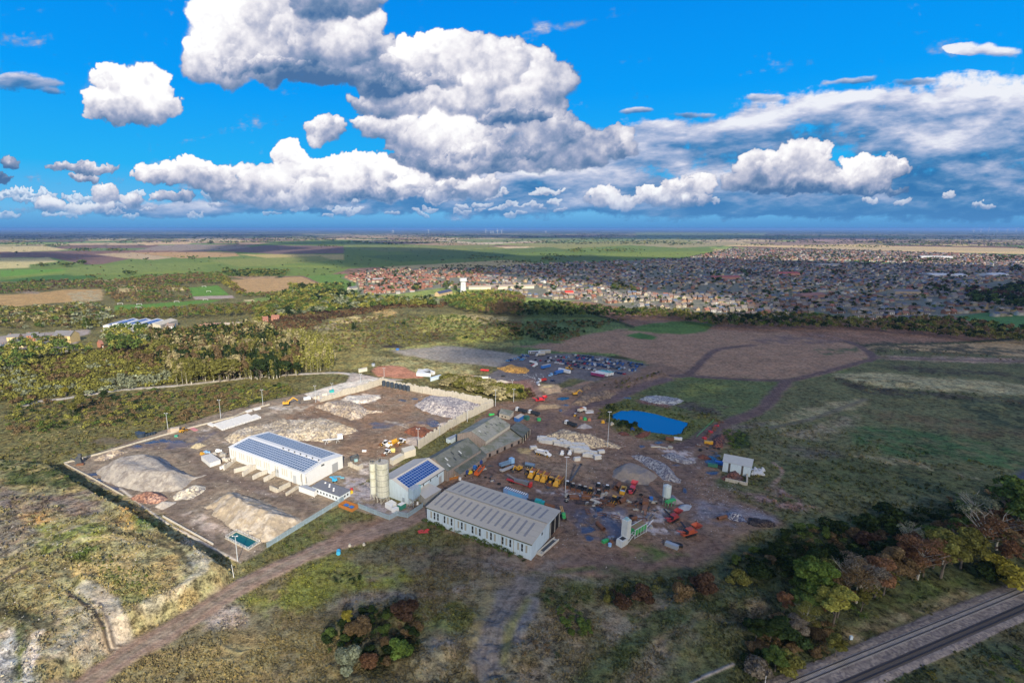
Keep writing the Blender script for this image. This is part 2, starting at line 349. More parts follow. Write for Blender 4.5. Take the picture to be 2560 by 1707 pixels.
# -- far and middle distance
GREEN = (.115,.160,.036); TAN = (.30,.20,.085); STRAW = (.40,.33,.16); DRY = (.235,.205,.105); SCRUB = (.115,.11,.045); SOIL = (.165,.118,.092); GRASS = (.095,.125,.036); BARE = (.20,.165,.12)
paint(qf('p',-700,720,0,702,200,700,480,700,560,690,820,690,870,672,1270,650,1400,665,1800,640,1740,590,1500,600,1280,625,860,602,700,603,420,643,0,655,-700,700),GREEN,8,10,90,.5)
paint(qf('M',-300,300,0,290,330,285,400,312,200,332,200,352,0,362,-300,372),(.38,.33,.15),4,4)
paint(qf('M',-300,205,0,208,300,205,470,232,150,245,-300,247),STRAW,4,3)
paint(qf('M',0,250,600,236,900,290,700,330,590,332,420,300,330,280,0,285),(.15,.095,.075),5,3)
paint(qf('M',650,262,900,250,1180,285,1050,300,860,290),(.34,.26,.15),4,3); paint(qf('M',930,236,1100,200,1330,192,1800,215,1700,235,1400,240),(.21,.17,.13),6,3)
paint(qf('M',900,250,1600,245,1640,275,1250,290),(.33,.215,.10),5,3); paint(qf('M',1820,200,2352,205,2352,255,1900,262,1500,238),(.14,.095,.08),5,3)
paint(qf('M',1620,262,2352,262,2352,300,1850,290),(.34,.27,.10),6,4); paint(qf('M',930,182,1350,170,1290,192,1000,200),(.42,.30,.16),5,3)
paint(qf('M',0,372,460,360,545,384,0,416),(.10,.20,.03),4,3); paint(qf('M',0,424,600,392,650,420,500,442,0,456),(.05,.11,.025),4,3)
for c_ in ((20,420,900,330,30),(1160,340,1700,300,20),(1700,330,2300,350,20),(600,395,1300,380,16)): paint(qf('M',c_[0],c_[1],c_[2],c_[3]-8,c_[2],c_[3]+8,c_[0],c_[1]+c_[4]*.6),(.18,.21,.04),20,12,80,a=.55)
paint(qf('N',1700,150,2400,140,2400,190,2000,200,1400,195,1100,205),(.15,.19,.07),10,6); paint(qf('N',620,165,1700,150,1500,165,1000,195,820,190),(.40,.33,.22),8,5)
paint(qf('N',0,180,900,210,1050,240,0,230),(.14,.17,.05),10,6); paint(qf('N',480,205,1100,215,1050,245,700,235),(.24,.23,.06),10,6)
paint(qf('O',400,180,900,190,1480,205,2400,222,2700,250,2300,262,1500,240,700,215,300,205),(.44,.33,.16),10,5); paint(qf('O',-300,150,300,150,700,168,500,176,-300,175),(.36,.28,.15),10,5); paint(qf('O',900,150,1500,150,1400,170,1150,195,700,185),(.26,.17,.13),8,4)
paint(qf('O',-300,110,600,118,500,150,200,165,-300,165),(.12,.155,.07),10,5); paint(qf('O',150,245,480,235,560,255,450,275,150,265),(.17,.23,.04),5,4)
for P_,c_ in (((1250,612,1700,598,1750,604,1400,623),(.21,.20,.07)),((1100,600,1500,592,1560,597,1200,607),(.13,.16,.05)),((1480,634,1740,628,1790,638,1560,646),(.15,.19,.04)),((1560,612,1800,604,1900,610,1700,620),(.26,.22,.11)),((1380,640,1480,636,1520,650,1400,655),(.085,.12,.035)),((900,640,1250,628,1300,640,1000,655),(.075,.12,.034)),((880,618,1200,612,1260,620,960,630),(.14,.16,.05)),((1000,628,1380,618,1440,628,1060,640),(.09,.13,.036)),
               ((150,668,480,655,520,672,180,690),(.14,.18,.045)),((520,650,800,640,840,652,600,668),(.17,.19,.05)),((1850,606,2300,600,2380,606,1950,614),(.20,.14,.10)),((2000,616,2560,622,2600,630,2100,624),(.36,.28,.15)),((1700,590,2200,588,2300,593,1800,597),(.13,.15,.06)),((2250,592,2700,594,2700,600,2300,599),(.30,.25,.14)),((1720,640,1850,636,1880,643,1740,650),(.17,.24,.05))): paint([G0(p) for p in px('p',*P_)],c_,14,14,60,.6,a=.9)
# scrub and woodland floor on the left
paint(qf('p',-900,700,200,705,560,690,620,700,700,722,830,745,1000,745,1290,745,1320,780,1270,850,1290,900,1200,1000,900,1000,300,1160,-900,1200),SCRUB,6,8,30,1.)
paint(qf('M',-300,545,0,540,250,528,450,503,690,500,705,520,700,578,450,590,250,602,60,628,-300,650),TAN,4,5,tex=.5); paint(qf('M',470,520,700,505,700,575,500,590),(.28,.245,.15),4,8,mot=1.)
paint(qf('M',780,482,980,472,1010,510,820,525),(.38,.31,.15),4,6,tex=.6); paint(qf('M',1080,490,1250,488,1260,510,1100,512),STRAW,4,6)
paint(qf('M',1282,490,1490,474,1570,541,1320,549),(.09,.18,.03),1.5,1,tex=.3); paint(qf('M',780,612,960,603,1420,574,1520,572,1440,592,1150,622,960,655,790,664),(.085,.165,.03),1.5,2,tex=.3)
paint(qf('M',1320,552,1590,541,1605,560,1335,572),(.27,.22,.19),1.5,1,tex=.3)
paint(qf('M',1540,440,2060,415,2262,496,2240,504,1960,520,1670,527),(.31,.205,.095),2,2,tex=.4); paint(qf('M',2080,410,2360,395,2640,500,2520,515,2280,503),(.10,.17,.035),2,3,tex=.4)
paint(qf('M',1650,580,1860,545,1990,545,2010,562,1900,590,1700,610),(.13,.18,.05),3,4); paint(qf('M',1670,575,1730,572,1740,582,1670,585),(.42,.36,.2),2,2)
paint(qf('L',0,340,100,330,140,375,0,385),GREEN,3,3); paint(qf('L',350,320,450,330,500,380,400,385),GREEN,3,3)
paint(qf('l',300,380,830,350,1150,320,1150,380,1000,420,980,620,860,640,600,560,0,590,-300,580,-300,440),(.24,.21,.19),2,2,tex=.3); paint(qf('l',640,395,740,385,780,470,630,470),(.25,.12,.10),1.5,1,tex=.3); paint(qf('l',580,400,640,400,640,435,590,440),GREEN,1,1)
paint(qf('l',1290,330,2060,300,2100,340,1330,380),(.30,.28,.26),2,2,tex=.3)
paint(qf('K',100,95,240,90,340,100,330,118,150,110),BARE,3,5)
# scrub hollow in the middle
for P_,c_,m_ in (((480,580,800,545,960,560,950,590,620,610,480,600),STRAW,.8),((920,510,1050,480,1160,490,1120,540,940,550),(.40,.29,.12),.9),((1680,560,1830,530,2260,560,2250,590,1800,640,1650,620),(.36,.30,.14),.9),((1280,590,1700,520,2000,640,1700,720,1400,700),(.24,.24,.075),.6),
                    ((280,650,560,620,640,680,400,720),(.24,.21,.12),.8),((950,880,1400,830,1500,800,2352,800,2352,850,1500,900),(.22,.22,.075),.7),((1700,700,2300,640,2352,780,1800,830),(.26,.26,.06),.6),((200,720,900,700,900,1050,500,1100),(.20,.18,.065),.6)): paint(q('L',*P_),c_,6,8,18,mot=m_)
paint(q('L',980,845,1120,820,1240,865,1050,862),(.05,.045,.035),2,2)
# lit gravel apron, car compound, soil plateau
paint(q('L',1060,885,1480,855,1560,835,1900,868,2200,905,2352,930,2400,1020,2200,1060,1900,1020,1600,1000,1300,950),(.25,.225,.185),5,6,tex=.35)
paint(q('L',900,950,1300,950,1650,1010,1900,1030,1850,1110,1400,1110,1050,1080),(.25,.235,.11),4,6,mot=.6)
paint(q('G',600,420,870,335,1300,330,1600,355,2000,430,2080,470,1900,560,1500,600,1250,570,1180,620,900,620,700,650,500,640,420,560,560,480),(.125,.115,.115),4,5,tex=.4)
paint(q('G',330,610,560,600,900,590,980,650,920,740,700,700,400,640),(.22,.125,.095),4,5,tex=.4); paint(q('L',890,1090,960,1040,1100,1030,1230,1050,1340,1110,1400,1150,1250,1160,960,1140),(.34,.16,.10),2,3,tex=.3)
paint(q('L',1560,1135,1800,1120,1900,1140,1880,1190,1650,1180),(.34,.22,.13),3,4,mot=.6)
paint(q('p',1290,865,1400,855,1480,832,1560,822,1700,815,1850,830,1960,832,2130,860,2190,890,2120,915,1990,950,1860,948,1720,940,1650,945,1620,905,1500,880,1400,880),(.225,.150,.100),5,8,tex=.45)
paint(q('G',1780,95,2100,30,2400,10,2700,40,2600,110,2352,140,2100,130),(.075,.135,.035),4,8,20); paint(q('G',1800,150,1950,120,2130,165,2100,195,1960,185),(.05,.115,.03),3,3)
paint(q('Q',480,0,700,-40,1020,-40,1150,10,900,30,600,30),(.14,.10,.085),4,6,mot=1.); paint(q('Q',860,80,1000,55,1200,50,1240,80,1000,105),(.07,.085,.045),3,6,mot=.8)
# right-hand rough grassland with its bands
paint(q('p',2195,872,2700,900,2700,1290,2200,1300,2080,1330,1900,1290,1930,1200,1870,1100,1800,1060,1830,1000,1980,950,2120,925,2185,900),(.098,.105,.05),6,10,25)
GRB = (.062,.058,.038)
for P_,c_,m_ in (((1150,20,1700,10,2600,90,2600,130,1800,90,1340,80),(.06,.06,.04),1.),((1340,105,2600,130,2600,165,1800,150,1340,125),(.24,.18,.14),.5),((1400,170,2100,210,2600,260,2600,300,2000,250,1500,215),(.055,.052,.036),1.),((1000,225,1500,230,2600,330,2600,390,2000,360,1300,310,1050,260),(.27,.25,.14),.35),
                    ((940,240,1100,250,1300,315,2000,375,2600,440,2600,480,2000,410,1300,370,1100,310),(.052,.05,.036),1.),((600,560,1000,420,1250,400,1300,440,900,560,700,620),(.23,.21,.12),.45),((700,640,1000,540,1250,500,1200,600,900,680),(.21,.185,.12),.5),((1250,470,1600,510,2100,560,2600,640,2600,700,1900,640,1300,540),(.10,.085,.045),.9),
                    ((1900,400,2600,470,2600,640,2100,600),(.042,.055,.03),.8),((1100,590,1500,600,2100,700,2600,800,2600,880,1900,860,1300,760),(.05,.095,.036),.7),((560,690,1200,770,1100,830,650,800),(.10,.095,.07),.8),((640,860,1250,790,1800,880,2150,960,1800,1100,1100,1050,800,930),(.07,.085,.035),.6),
                    ((1180,790,1500,820,2100,960,1900,940,1400,860),(.25,.225,.13),.4),((250,600,600,560,560,620,300,640),(.13,.115,.095),.7)): paint(q('Q',*P_),c_,5,9,14,mot=m_,ms=9)
paint(q('Q',320,620,450,630,500,720,380,750,330,700),(.035,.055,.022),2,3); paint(q('Q',2240,940,2400,870,2600,900,2600,1000,2320,980),(.05,.055,.085),3,2,tex=.3)
# grass between the soil plateau and the pond
paint(q('E',950,130,1250,10,2300,0,2330,60,2000,330,1900,350,1500,330,1300,300,1100,170),(.085,.11,.045),4,6); paint(q('E',1200,230,1600,220,2000,300,1850,350,1500,320),(.075,.07,.055),4,6,mot=1.)
paint(q('E',740,170,960,170,1500,380,1560,360,1700,380,1560,560,1380,600,1000,500,700,420,560,380,640,250),(.10,.115,.04),3,5); paint(q('E',960,195,1080,195,1300,250,1250,280,980,220),(.18,.11,.10),3,4)
paint(q('E',1450,40,1900,30,1700,140,1400,160),(.12,.145,.045),4,6,mot=.9)
# working yards
MUD = (.165,.112,.080)
paint(q('p',1232,1005,1300,1000,1330,985,1480,955,1560,940,1650,905,1720,930,1600,965,1500,1020,1540,1080,1620,1100,1740,1110,1790,1085,1840,1080,1790,1130,1800,1180,1830,1210,1850,1250,1930,1280,1960,1310,1900,1330,1800,1380,1720,1430,1580,1450,1420,1440,1330,1425,1270,1400,1170,1350,1080,1310,1040,1300,1000,1330,860,1370,800,1330,930,1290,1070,1250,1090,1180),MUD,4,5,14,.5)
paint(q('D',380,240,600,230,1000,330,1400,360,1200,560,860,560,500,480,350,330),(.215,.155,.105),5,8,mot=.7); paint(q('E',150,1100,600,1130,700,1250,900,1500,600,1500,150,1300),(.115,.088,.085),5,8,mot=1.)
paint(q('p',158,1160,300,1112,420,1072,520,1040,560,1030,640,1008,800,975,945,950,1100,985,1236,1004,1150,1055,1060,1100,985,1142,1000,1160,900,1210,1060,1290,1040,1296,970,1300,850,1260,760,1310,665,1372,600,1408,480,1345,395,1296,300,1245),(.185,.150,.112),1.2,.8,tex=.4)
paint(q('p',860,970,945,960,1220,1015,1160,1050,1050,1110,960,1150,900,1160,760,1100,700,1040),(.185,.125,.082),5,7,16,mot=.5)
for P_ in ((330,640,700,700,720,730,440,800,300,700),): pass
for z_,P_,c_,m_ in (('B',(1380,390,1600,330,1780,340,1700,420,1400,430),(.48,.42,.36),1.),('B',(620,540,760,480,1100,440,960,520),(.32,.27,.21),.9),('B',(680,460,900,420,960,470,780,500),(.36,.33,.29),.9),('I',(1150,930,1350,870,1500,1090,1300,1060),(.42,.36,.30),1.),('I',(1230,1000,1450,960,1700,1120,1500,1150),(.36,.30,.25),1.),
                        ('A',(1330,700,1480,660,1500,700,1400,740),(.42,.37,.32),.8),('A',(1530,760,1640,800,1640,830,1540,790),(.40,.35,.30),.8),('B',(1560,960,1680,1000,1640,1120,1560,1120),(.45,.40,.35),.9),('B',(1400,1200,1700,1160,1750,1350,1560,1400,1440,1300),(.26,.235,.235),.8),('F',(250,560,480,560,520,760,320,780),(.27,.245,.245),.8),
                        ('F',(380,850,700,840,960,800,980,860,700,960,560,900),(.24,.215,.225),.8),('A',(1900,1240,2180,1330,2100,1350,1900,1280),(.34,.30,.27),1.),('B',(1860,590,2050,640,2030,670,1850,610),(.40,.36,.30),1.),('C',(250,590,460,630,440,660,260,610),(.45,.40,.33),.9),('f',(0,1050,480,1080,700,1240,560,1340,200,1230),(.22,.20,.215),.8)): paint(q(z_,*P_),c_,1.5,3,5,mot=m_,ms=3.5)
# darker wet lanes and tyre sweeps
for z_,P_,w_,a_ in (('I',(420,200,900,250,1250,330,1500,520,1700,600,2100,760,2352,850),9,.6),('I',(1500,520,1300,800,1100,860,1250,1000,1600,1280),8,.5),('B',(0,1130,400,1200,800,1300,1150,1500),8,.5),('A',(700,840,1100,780,1500,700,1600,740),9,.5),('C',(100,700,500,560,900,600),12,.4),('B',(950,560,1300,560,1560,640,1500,780,1300,830,860,740),6,.6)):
    stroke(q(z_,*P_),w_,(.105,.080,.068),3,3,tex=.3,a=a_)
for z_,P_,w_,a_ in (('D',(100,500,400,230,600,50,700,-60),10,.6),('D',(300,560,800,850,1200,930,1300,1000,1700,900,2100,700),9,.5),('D',(1000,480,1500,330,2000,500,2300,300),9,.4),('E',(1100,640,1500,600,1700,560),9,.5),('D',(900,1400,1500,1400,2000,1420,2352,1250),10,.5),('E',(1450,900,1450,1200,1550,1500),9,.35)):
    stroke(q(z_,*P_),w_,(.105,.075,.066),3,4,tex=.3,a=a_)
for z_,P_ in (('D',(1750,830,1900,1000,1980,1100,1700,1130,1400,1040)),('D',(1100,860,1400,900,1500,1000,1200,1010)),('E',(1100,640,1500,700,1560,860,1200,700)),('d',(700,560,1300,640,1400,700,900,660)),('D',(580,600,900,690,1250,720,1200,830,900,740))):
    paint(q(z_,*P_),(.34,.31,.30),1.5,3,5,mot=1.15,ms=2.6)
# puddles
for z_,x_,y_,rx_,ry_ in (('d',1780,1370,140,80),('d',1950,1100,60,30),('d',2050,960,60,40),('d',2100,1090,60,50),('D',1160,870,60,30),('E',1690,790,70,45),('E',1740,740,40,14),('E',1700,912,60,22),('E',250,245,40,8),('E',205,298,16,10),('E',220,180,50,12),('E',860,175,40,8),('E',1170,612,50,10),('E',1000,650,30,12),('E',1440,655,30,6),('E',1320,835,40,10),('E',1420,1080,20,30),
                         ('C',720,625,60,28),('C',190,660,80,14),('C',150,620,50,10),('C',420,395,40,10),('C',540,380,40,10),('C',600,410,30,12),('A',760,840,50,14),('A',880,800,90,20),('A',1020,790,60,18),('A',1150,800,80,14),('A',420,1180,110,16),('A',330,1120,60,14),('A',540,1260,90,14),('g',1270,1440,60,18),('d',60,575,20,8),('i',1650,235,32,22),('D',1070,1160,40,26)):
    paint(oval(z_,x_,y_,rx_,ry_),(.05,.05,.06),.5,.7,3,tex=.05,wet=1.)
for z_,P_ in (('C',(60,600,500,640,700,560,960,600,800,660,500,600,200,700)),('A',(600,860,1250,770,1550,700,1300,860,900,880)),('D',(900,900,1500,800,1500,1150,1000,1180)),('A',(250,1100,560,1260,760,1290,500,1290))): paint(q(z_,*P_),(.085,.07,.075),2,3,9,tex=.2,wet=.75,mot=1.1,ms=7,a=.75)
# left-hand rough hill, banks and hollow
paint(q('R',-900,-250,0,-130,380,-60,640,30,1060,245,1580,590,1440,700,1100,960,880,1120,560,1325,-900,1700),(.215,.195,.10),3,5,tex=1.)
for P_,c_,m_ in (((0,-110,400,-50,800,120,700,120,400,60,0,20),(.06,.075,.028),.45),((-100,30,400,100,720,130,640,220,250,220,-100,190),(.155,.128,.105),.6),((-300,160,120,200,330,340,250,440,0,500,-300,560),(.155,.135,.105),.6),((120,225,300,205,320,270,160,300),(.36,.22,.09),.7),((400,290,560,260,540,310,400,320),(.36,.23,.10),.7),
                    ((730,250,900,170,1000,200,870,320,740,290),(.40,.26,.10),.7),((250,300,700,250,700,380,400,440,200,560),(.165,.185,.055),.8),((880,240,1060,250,1100,330,900,330),(.10,.15,.035),.6),((530,640,740,590,820,680,1060,680,940,800,820,800,640,720),(.085,.125,.028),.4),
                    ((460,480,640,430,560,510,480,510),(.07,.10,.025),.5),((1180,380,1300,450,1360,530,1180,640,1230,520),(.26,.245,.19),.8),((0,960,120,960,300,1010,200,1325,0,1325,-200,1200),(.40,.385,.36),.9),((300,850,700,780,850,1000,560,1250,300,1200),(.24,.215,.16),.7),((300,560,1100,500,1300,700,900,900,500,620),(.30,.25,.12),.8),
                    ((0,800,300,900,380,960,180,1000,0,900),(.06,.07,.03),.7),((100,960,180,1020,150,1320,90,1320),(.10,.12,.035),.7),((1080,600,1170,620,1170,680,1080,690),(.16,.085,.06),.8),((820,800,950,960,1100,900,900,800),(.13,.11,.08),1.)): paint(q('R',*P_),c_,2.5,4,7,mot=m_,ms=5)
stroke(q('R',560,690,700,790,780,950,800,1060,870,1100),6,(.34,.31,.26),1.2,1,a=.7); stroke(q('R',440,730,600,850,700,1000,740,1110,800,1135),.9,(.07,.055,.04),.5,.6); stroke(q('R',650,800,720,950,770,1080,850,1110),.8,(.12,.10,.08),.4,.5)
for z_,P_,w_,c_ in (('R',(-100,560,200,420,500,300,700,250),1.6,(.30,.27,.17)),('R',(0,640,260,500,520,400,760,380,980,430),1.4,(.30,.27,.17)),('R',(1200,380,1330,520,1250,640,1080,740,960,800),3.,(.33,.30,.22)),('R',(960,330,1100,400,1180,480,1240,560),1.6,(.06,.055,.035)),('R',(700,330,840,350,960,390,1150,470),2.2,(.07,.065,.04)),('R',(0,830,120,880,300,960,380,980),2.6,(.06,.06,.04)),('R',(60,1000,40,1150,60,1320),2.4,(.42,.40,.36)),('R',(240,1010,200,1150,170,1320),3.,(.44,.42,.38)),
                       ('R',(900,1240,1300,1120,1700,1090,2200,1100),1.5,(.10,.09,.05)),('R',(800,1290,1300,1190,1800,1150,2352,1130),1.3,(.27,.23,.14)),('R',(1300,960,1500,1000,1700,970),1.2,(.30,.27,.2)),('S',(900,120,1200,160,1500,230,1800,290),1.6,(.10,.085,.06)),('S',(400,470,900,420,1300,340,1700,300),2.0,(.23,.20,.15)),('S',(2352,330,2100,260,1900,250,1780,290),2.2,(.2,.17,.14)),('S',(1000,60,1400,130,1700,210,1900,240,2300,200),2.5,(.09,.10,.045)),('S',(1640,235,1700,228,1760,240),1.6,(.32,.28,.22)),('S',(1590,290,1660,282,1720,295),1.8,(.34,.3,.24)),
                       ('Q',(560,700,620,620,700,580,800,560),2.2,(.085,.095,.045)),('Q',(1180,790,1500,820,1800,890,2130,975),2.4,(.24,.21,.13)),('Q',(640,840,700,900,640,980,540,1100),2.2,(.27,.18,.14)),('Q',(2050,380,2352,345),2.2,(.12,.12,.07)),('T',(0,930,200,850,420,790,700,720),2.,(.22,.19,.13)),('T',(300,1200,420,1060,480,980,640,900),1.8,(.22,.19,.14)),('T',(1420,970,1700,850,2000,745,2352,640),3.,(.20,.17,.10))): stroke(q(z_,*P_),w_,c_,.8,1.2,tex=.7,a=.8)
stroke(q('R',-40,700,100,600,190,560),1.6,(.06,.05,.04),.6,.6); stroke(q('R',1380,970,1430,1060,1540,1120,1620,1110),1.0,(.09,.075,.06),.5,.5)
# middle foreground
paint(q('R',1530,780,1800,640,2160,520,2352,480,2700,420,3600,640,4300,700,4300,1400,600,1400,900,1100),(.135,.118,.068),4,6,20)
for z_,P_,c_,m_ in (('S',(60,250,350,150,700,180,1100,290,700,370,0,400),(.17,.185,.045),.5),('S',(900,60,1500,0,1850,160,1600,260,1000,220),(.125,.105,.075),.5),('S',(200,420,1000,380,1500,330,1200,430,700,480,300,500),(.165,.14,.115),.6),('S',(600,480,1300,420,1500,560,1300,700,900,700),(.115,.125,.045),.8),('S',(980,780,1400,760,1400,1000,1000,1050),(.19,.165,.10),.8),
                        ('S',(1700,800,1860,480,2100,500,2200,800,2352,1050,1600,1050),(.175,.155,.11),.7),('S',(350,580,1000,550,1050,800,700,1000,350,950),(.06,.062,.03),.7),('S',(1850,300,2352,300,2352,480,1950,480),(.085,.10,.04),.7),('S',(1120,720,1330,750,1350,800,1120,790),(.17,.17,.19),.8),('R',(1300,860,1560,800,1600,940,1350,960),(.26,.235,.21),.9),('R',(900,1150,1500,1000,2352,1000,2352,1325,700,1325),(.20,.17,.085),.5),
                        ('R',(1560,780,1900,700,2100,650,2352,640,2200,800,1800,900),(.15,.165,.045),.6),('R',(1700,420,2100,250,2200,230,2250,300,1900,480),(.10,.115,.045),.6),('F',(0,900,160,880,190,1050,0,1150),(.105,.12,.045),.7),('S',(1500,0,1700,60,1850,150,2100,150,2000,260,1500,200),(.15,.125,.105),.5)): paint(q(z_,*P_),c_,4,5,9,mot=m_,ms=7)
# right foreground slopes
paint(q('T',-20,700,300,640,560,600,950,390,1300,380,1900,230,2700,60,2700,560,2352,690,1500,1060,1000,1260,-20,1300),(.062,.072,.033),4,8,20)
for P_,c_,m_ in (((0,820,400,760,700,690,950,670,700,760,400,860,250,960,0,1150),(.18,.155,.11),.7),((400,900,900,780,900,900,420,1236,0,1300,250,1000),(.15,.13,.09),.7),((560,880,800,850,800,1100,300,1236),(.075,.085,.038),.6),((1400,870,2000,700,2100,760,1500,1000,1350,1050),(.22,.185,.115),.6),((1400,820,2000,640,2200,600,1900,760,1400,930),(.07,.10,.03),.6),
                    ((600,130,900,100,1250,290,1000,300,800,200),(.22,.15,.13),.8),((480,210,1000,300,1010,360,560,330),(.15,.145,.165),.6),((640,110,950,90,940,200,640,160),(.075,.09,.04),.6),((0,600,500,620,480,650,0,650),(.07,.075,.04),.7),((160,440,440,520,340,560,160,560),(.085,.11,.035),.5),((1000,0,2000,40,2300,130,1700,200,1200,140),(.07,.082,.036),.7),((1700,900,2700,700,2700,1400,1300,1400),(.085,.085,.05),.5),((1600,1150,2352,1000,2352,1236,1500,1260),(.055,.075,.04),.6)): paint(q('T',*P_),c_,4,6,9,mot=m_,ms=6)
stroke(q('T',-100,1260,0,1170,250,960,450,850,700,745,950,665),6.5,(.060,.082,.036),2.5,2.5,tex=.8,a=.75)
stroke(q('T',500,1236,620,1180,740,1130),.9,(.25,.22,.19),.4,.3)
# tracks and roads
TRK = (.205,.135,.105)
stroke(q('R',440,1400,560,1325,880,1110,1200,930,1500,735,1800,580,2100,450,2352,370)+q('F',300,1175,620,1060,850,995,1045,900,1120,850),9.5,(.225,.162,.125),1.5,1.5,ruts=(1.0,2.8),tex=.3)
stroke(q('R',560,1325,880,1110,1200,930,1500,735,1800,580,2100,450),3.2,(.22,.175,.135),1.0,1.0,tex=.3,ruts=(.9,))
stroke(q('p',70,1012,100,1003,160,996,300,975,450,963,600,946,700,938,790,933,850,932,905,940),6,(.36,.33,.29),.9,.8,tex=.25); paint(q('p',880,930,950,945,1010,950,930,955,860,962),(.34,.30,.26),1.5,2,tex=.3)
paint(q('p',760,985,850,958,942,944,945,960,880,978,800,1004),(.50,.46,.39),1,1,tex=.3)
for P_,w_ in (((-60,245,0,242,250,258,700,275,950,228,1200,162,1320,122,1250,55,1140,5),8),((-30,250,60,232,200,100,280,60,500,34),8),((740,275,640,380,560,470,420,530,250,600,100,690,0,740),10),((1340,120,2200,145,2700,150),5)): stroke(q('Q',*P_),w_,(.115,.082,.074),2,2,ruts=(.9,2.4))
stroke(q('Q',620,600,900,540,1270,405),4,(.10,.09,.07),1.5,1.5,a=.7)
stroke(q('E',300,330,420,260,700,195,950,80,1250,-10),11,(.125,.09,.085),2,2,ruts=(1.2,3.2)); stroke(q('G',900,600,960,700,980,760),6,TRK,2,2); stroke(q('G',1180,720,1350,640,1480,600),5,(.24,.16,.11),2,2)
paint(q('b',870,780,1170,800,1270,880,1250,940,1000,1000,880,900),(.42,.30,.18),2,3,tex=.5); paint(q('D',390,280,500,285,470,330,400,320),(.36,.28,.14),1.5,2)
stroke(q('p',300,1220,395,1292,500,1352,600,1405),1.0,(.40,.36,.30),.3,.3)
stroke(q('S',1530,930,1570,700,1620,560,1720,400,1800,300),11,(.155,.14,.13),3,4,ruts=(1.5,3.5),a=.85); stroke(q('S',1740,720,1800,560,1860,450),5,(.14,.14,.15),1.5,1.5,a=.8); stroke(q('S',1400,760,1480,560,1540,420),3,(.20,.17,.08),1.5,1.5,a=.7); stroke(q('S',1640,900,1700,650,1820,440),3,(.14,.14,.045),1.5,1.5,a=.7)
# railway bed
RA = [G0(p) for p in px('T',930,1236,1400,1020,1900,815,2352,668)]; RB = [G0(p) for p in px('T',1480,1280,1800,1135,2100,1000,2352,895)]
def line_fit(P_): P_ = np.array(P_); c = P_.mean(0); d = np.linalg.svd(P_-c)[2][0]; d = d*np.sign(d[0]); return c,d
rc,rd = line_fit(RA); rc2,rd2 = line_fit(RB); rdir = (rd+rd2)/np.linalg.norm(rd+rd2); rn = np.array([-rdir[1],rdir[0]])
e1 = float(rc@rn); e2 = float(rc2@rn); e_lo,e_hi = min(e1,e2),max(e1,e2)
TEX_RAIL = [rn*s+rdir*t for s,t in ((e_lo,-400),(e_lo,700),(e_hi,700),(e_hi,-400))]
paint(TEX_RAIL,(.215,.185,.175),.6,.8,tex=.3)
RW = e_hi-e_lo
print('RAIL width',RW,'dir',rdir,'angles',math.degrees(math.acos(min(1,float(rd@rd2)))))
# town floor
TOWN = gp('p',855,694,925,676,1060,671,1250,668,1330,660,1500,655,1560,652,1700,648,1830,622,1980,622,2200,628,2700,645,2800,800,2330,790,2240,800,2170,800,2080,788,1950,792,1800,790,1690,775,1560,770,1480,755,1290,742,1200,722,1100,720,1000,735,900,738,890,710)
paint(TOWN,(.155,.155,.115),4,8,tex=.5)
paint(gp('O',1880,690,2080,660,2700,700,2700,800,2290,790,2050,740),(.065,.145,.045),4,4,tex=.3); paint(gp('O',800,655,900,650,1080,685,900,685),(.08,.16,.045),3,3); paint(gp('O',1100,300,1560,300,1560,325,1300,325),(.10,.19,.06),3,3)
stroke([G0(p) for p in px('O',1480,715,1640,665,1750,630,1810,620)],9,(.11,.115,.13),1,.5)
GZ = GZ.copy()
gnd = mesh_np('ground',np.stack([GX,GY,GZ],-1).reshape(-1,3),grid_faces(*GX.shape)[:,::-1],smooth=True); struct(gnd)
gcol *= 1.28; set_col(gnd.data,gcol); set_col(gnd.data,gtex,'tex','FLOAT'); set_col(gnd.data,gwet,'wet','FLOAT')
def mat_new(name):
    m = bpy.data.materials.new(name); m.use_nodes = True; N = NT(m.node_tree); N.n.clear(); return m,N
def out_p(N,col,rough=.9,bump=None,metal=0.,**kw):
    b = N.node('ShaderNodeBsdfPrincipled',{'Base Color': col,'Roughness': rough,'Metallic': metal,**kw})
    if bump is not None: N.l.new(bump,b.inputs['Normal'])
    N.l.new(b.outputs[0],N.node('ShaderNodeOutputMaterial').inputs[0]); return b
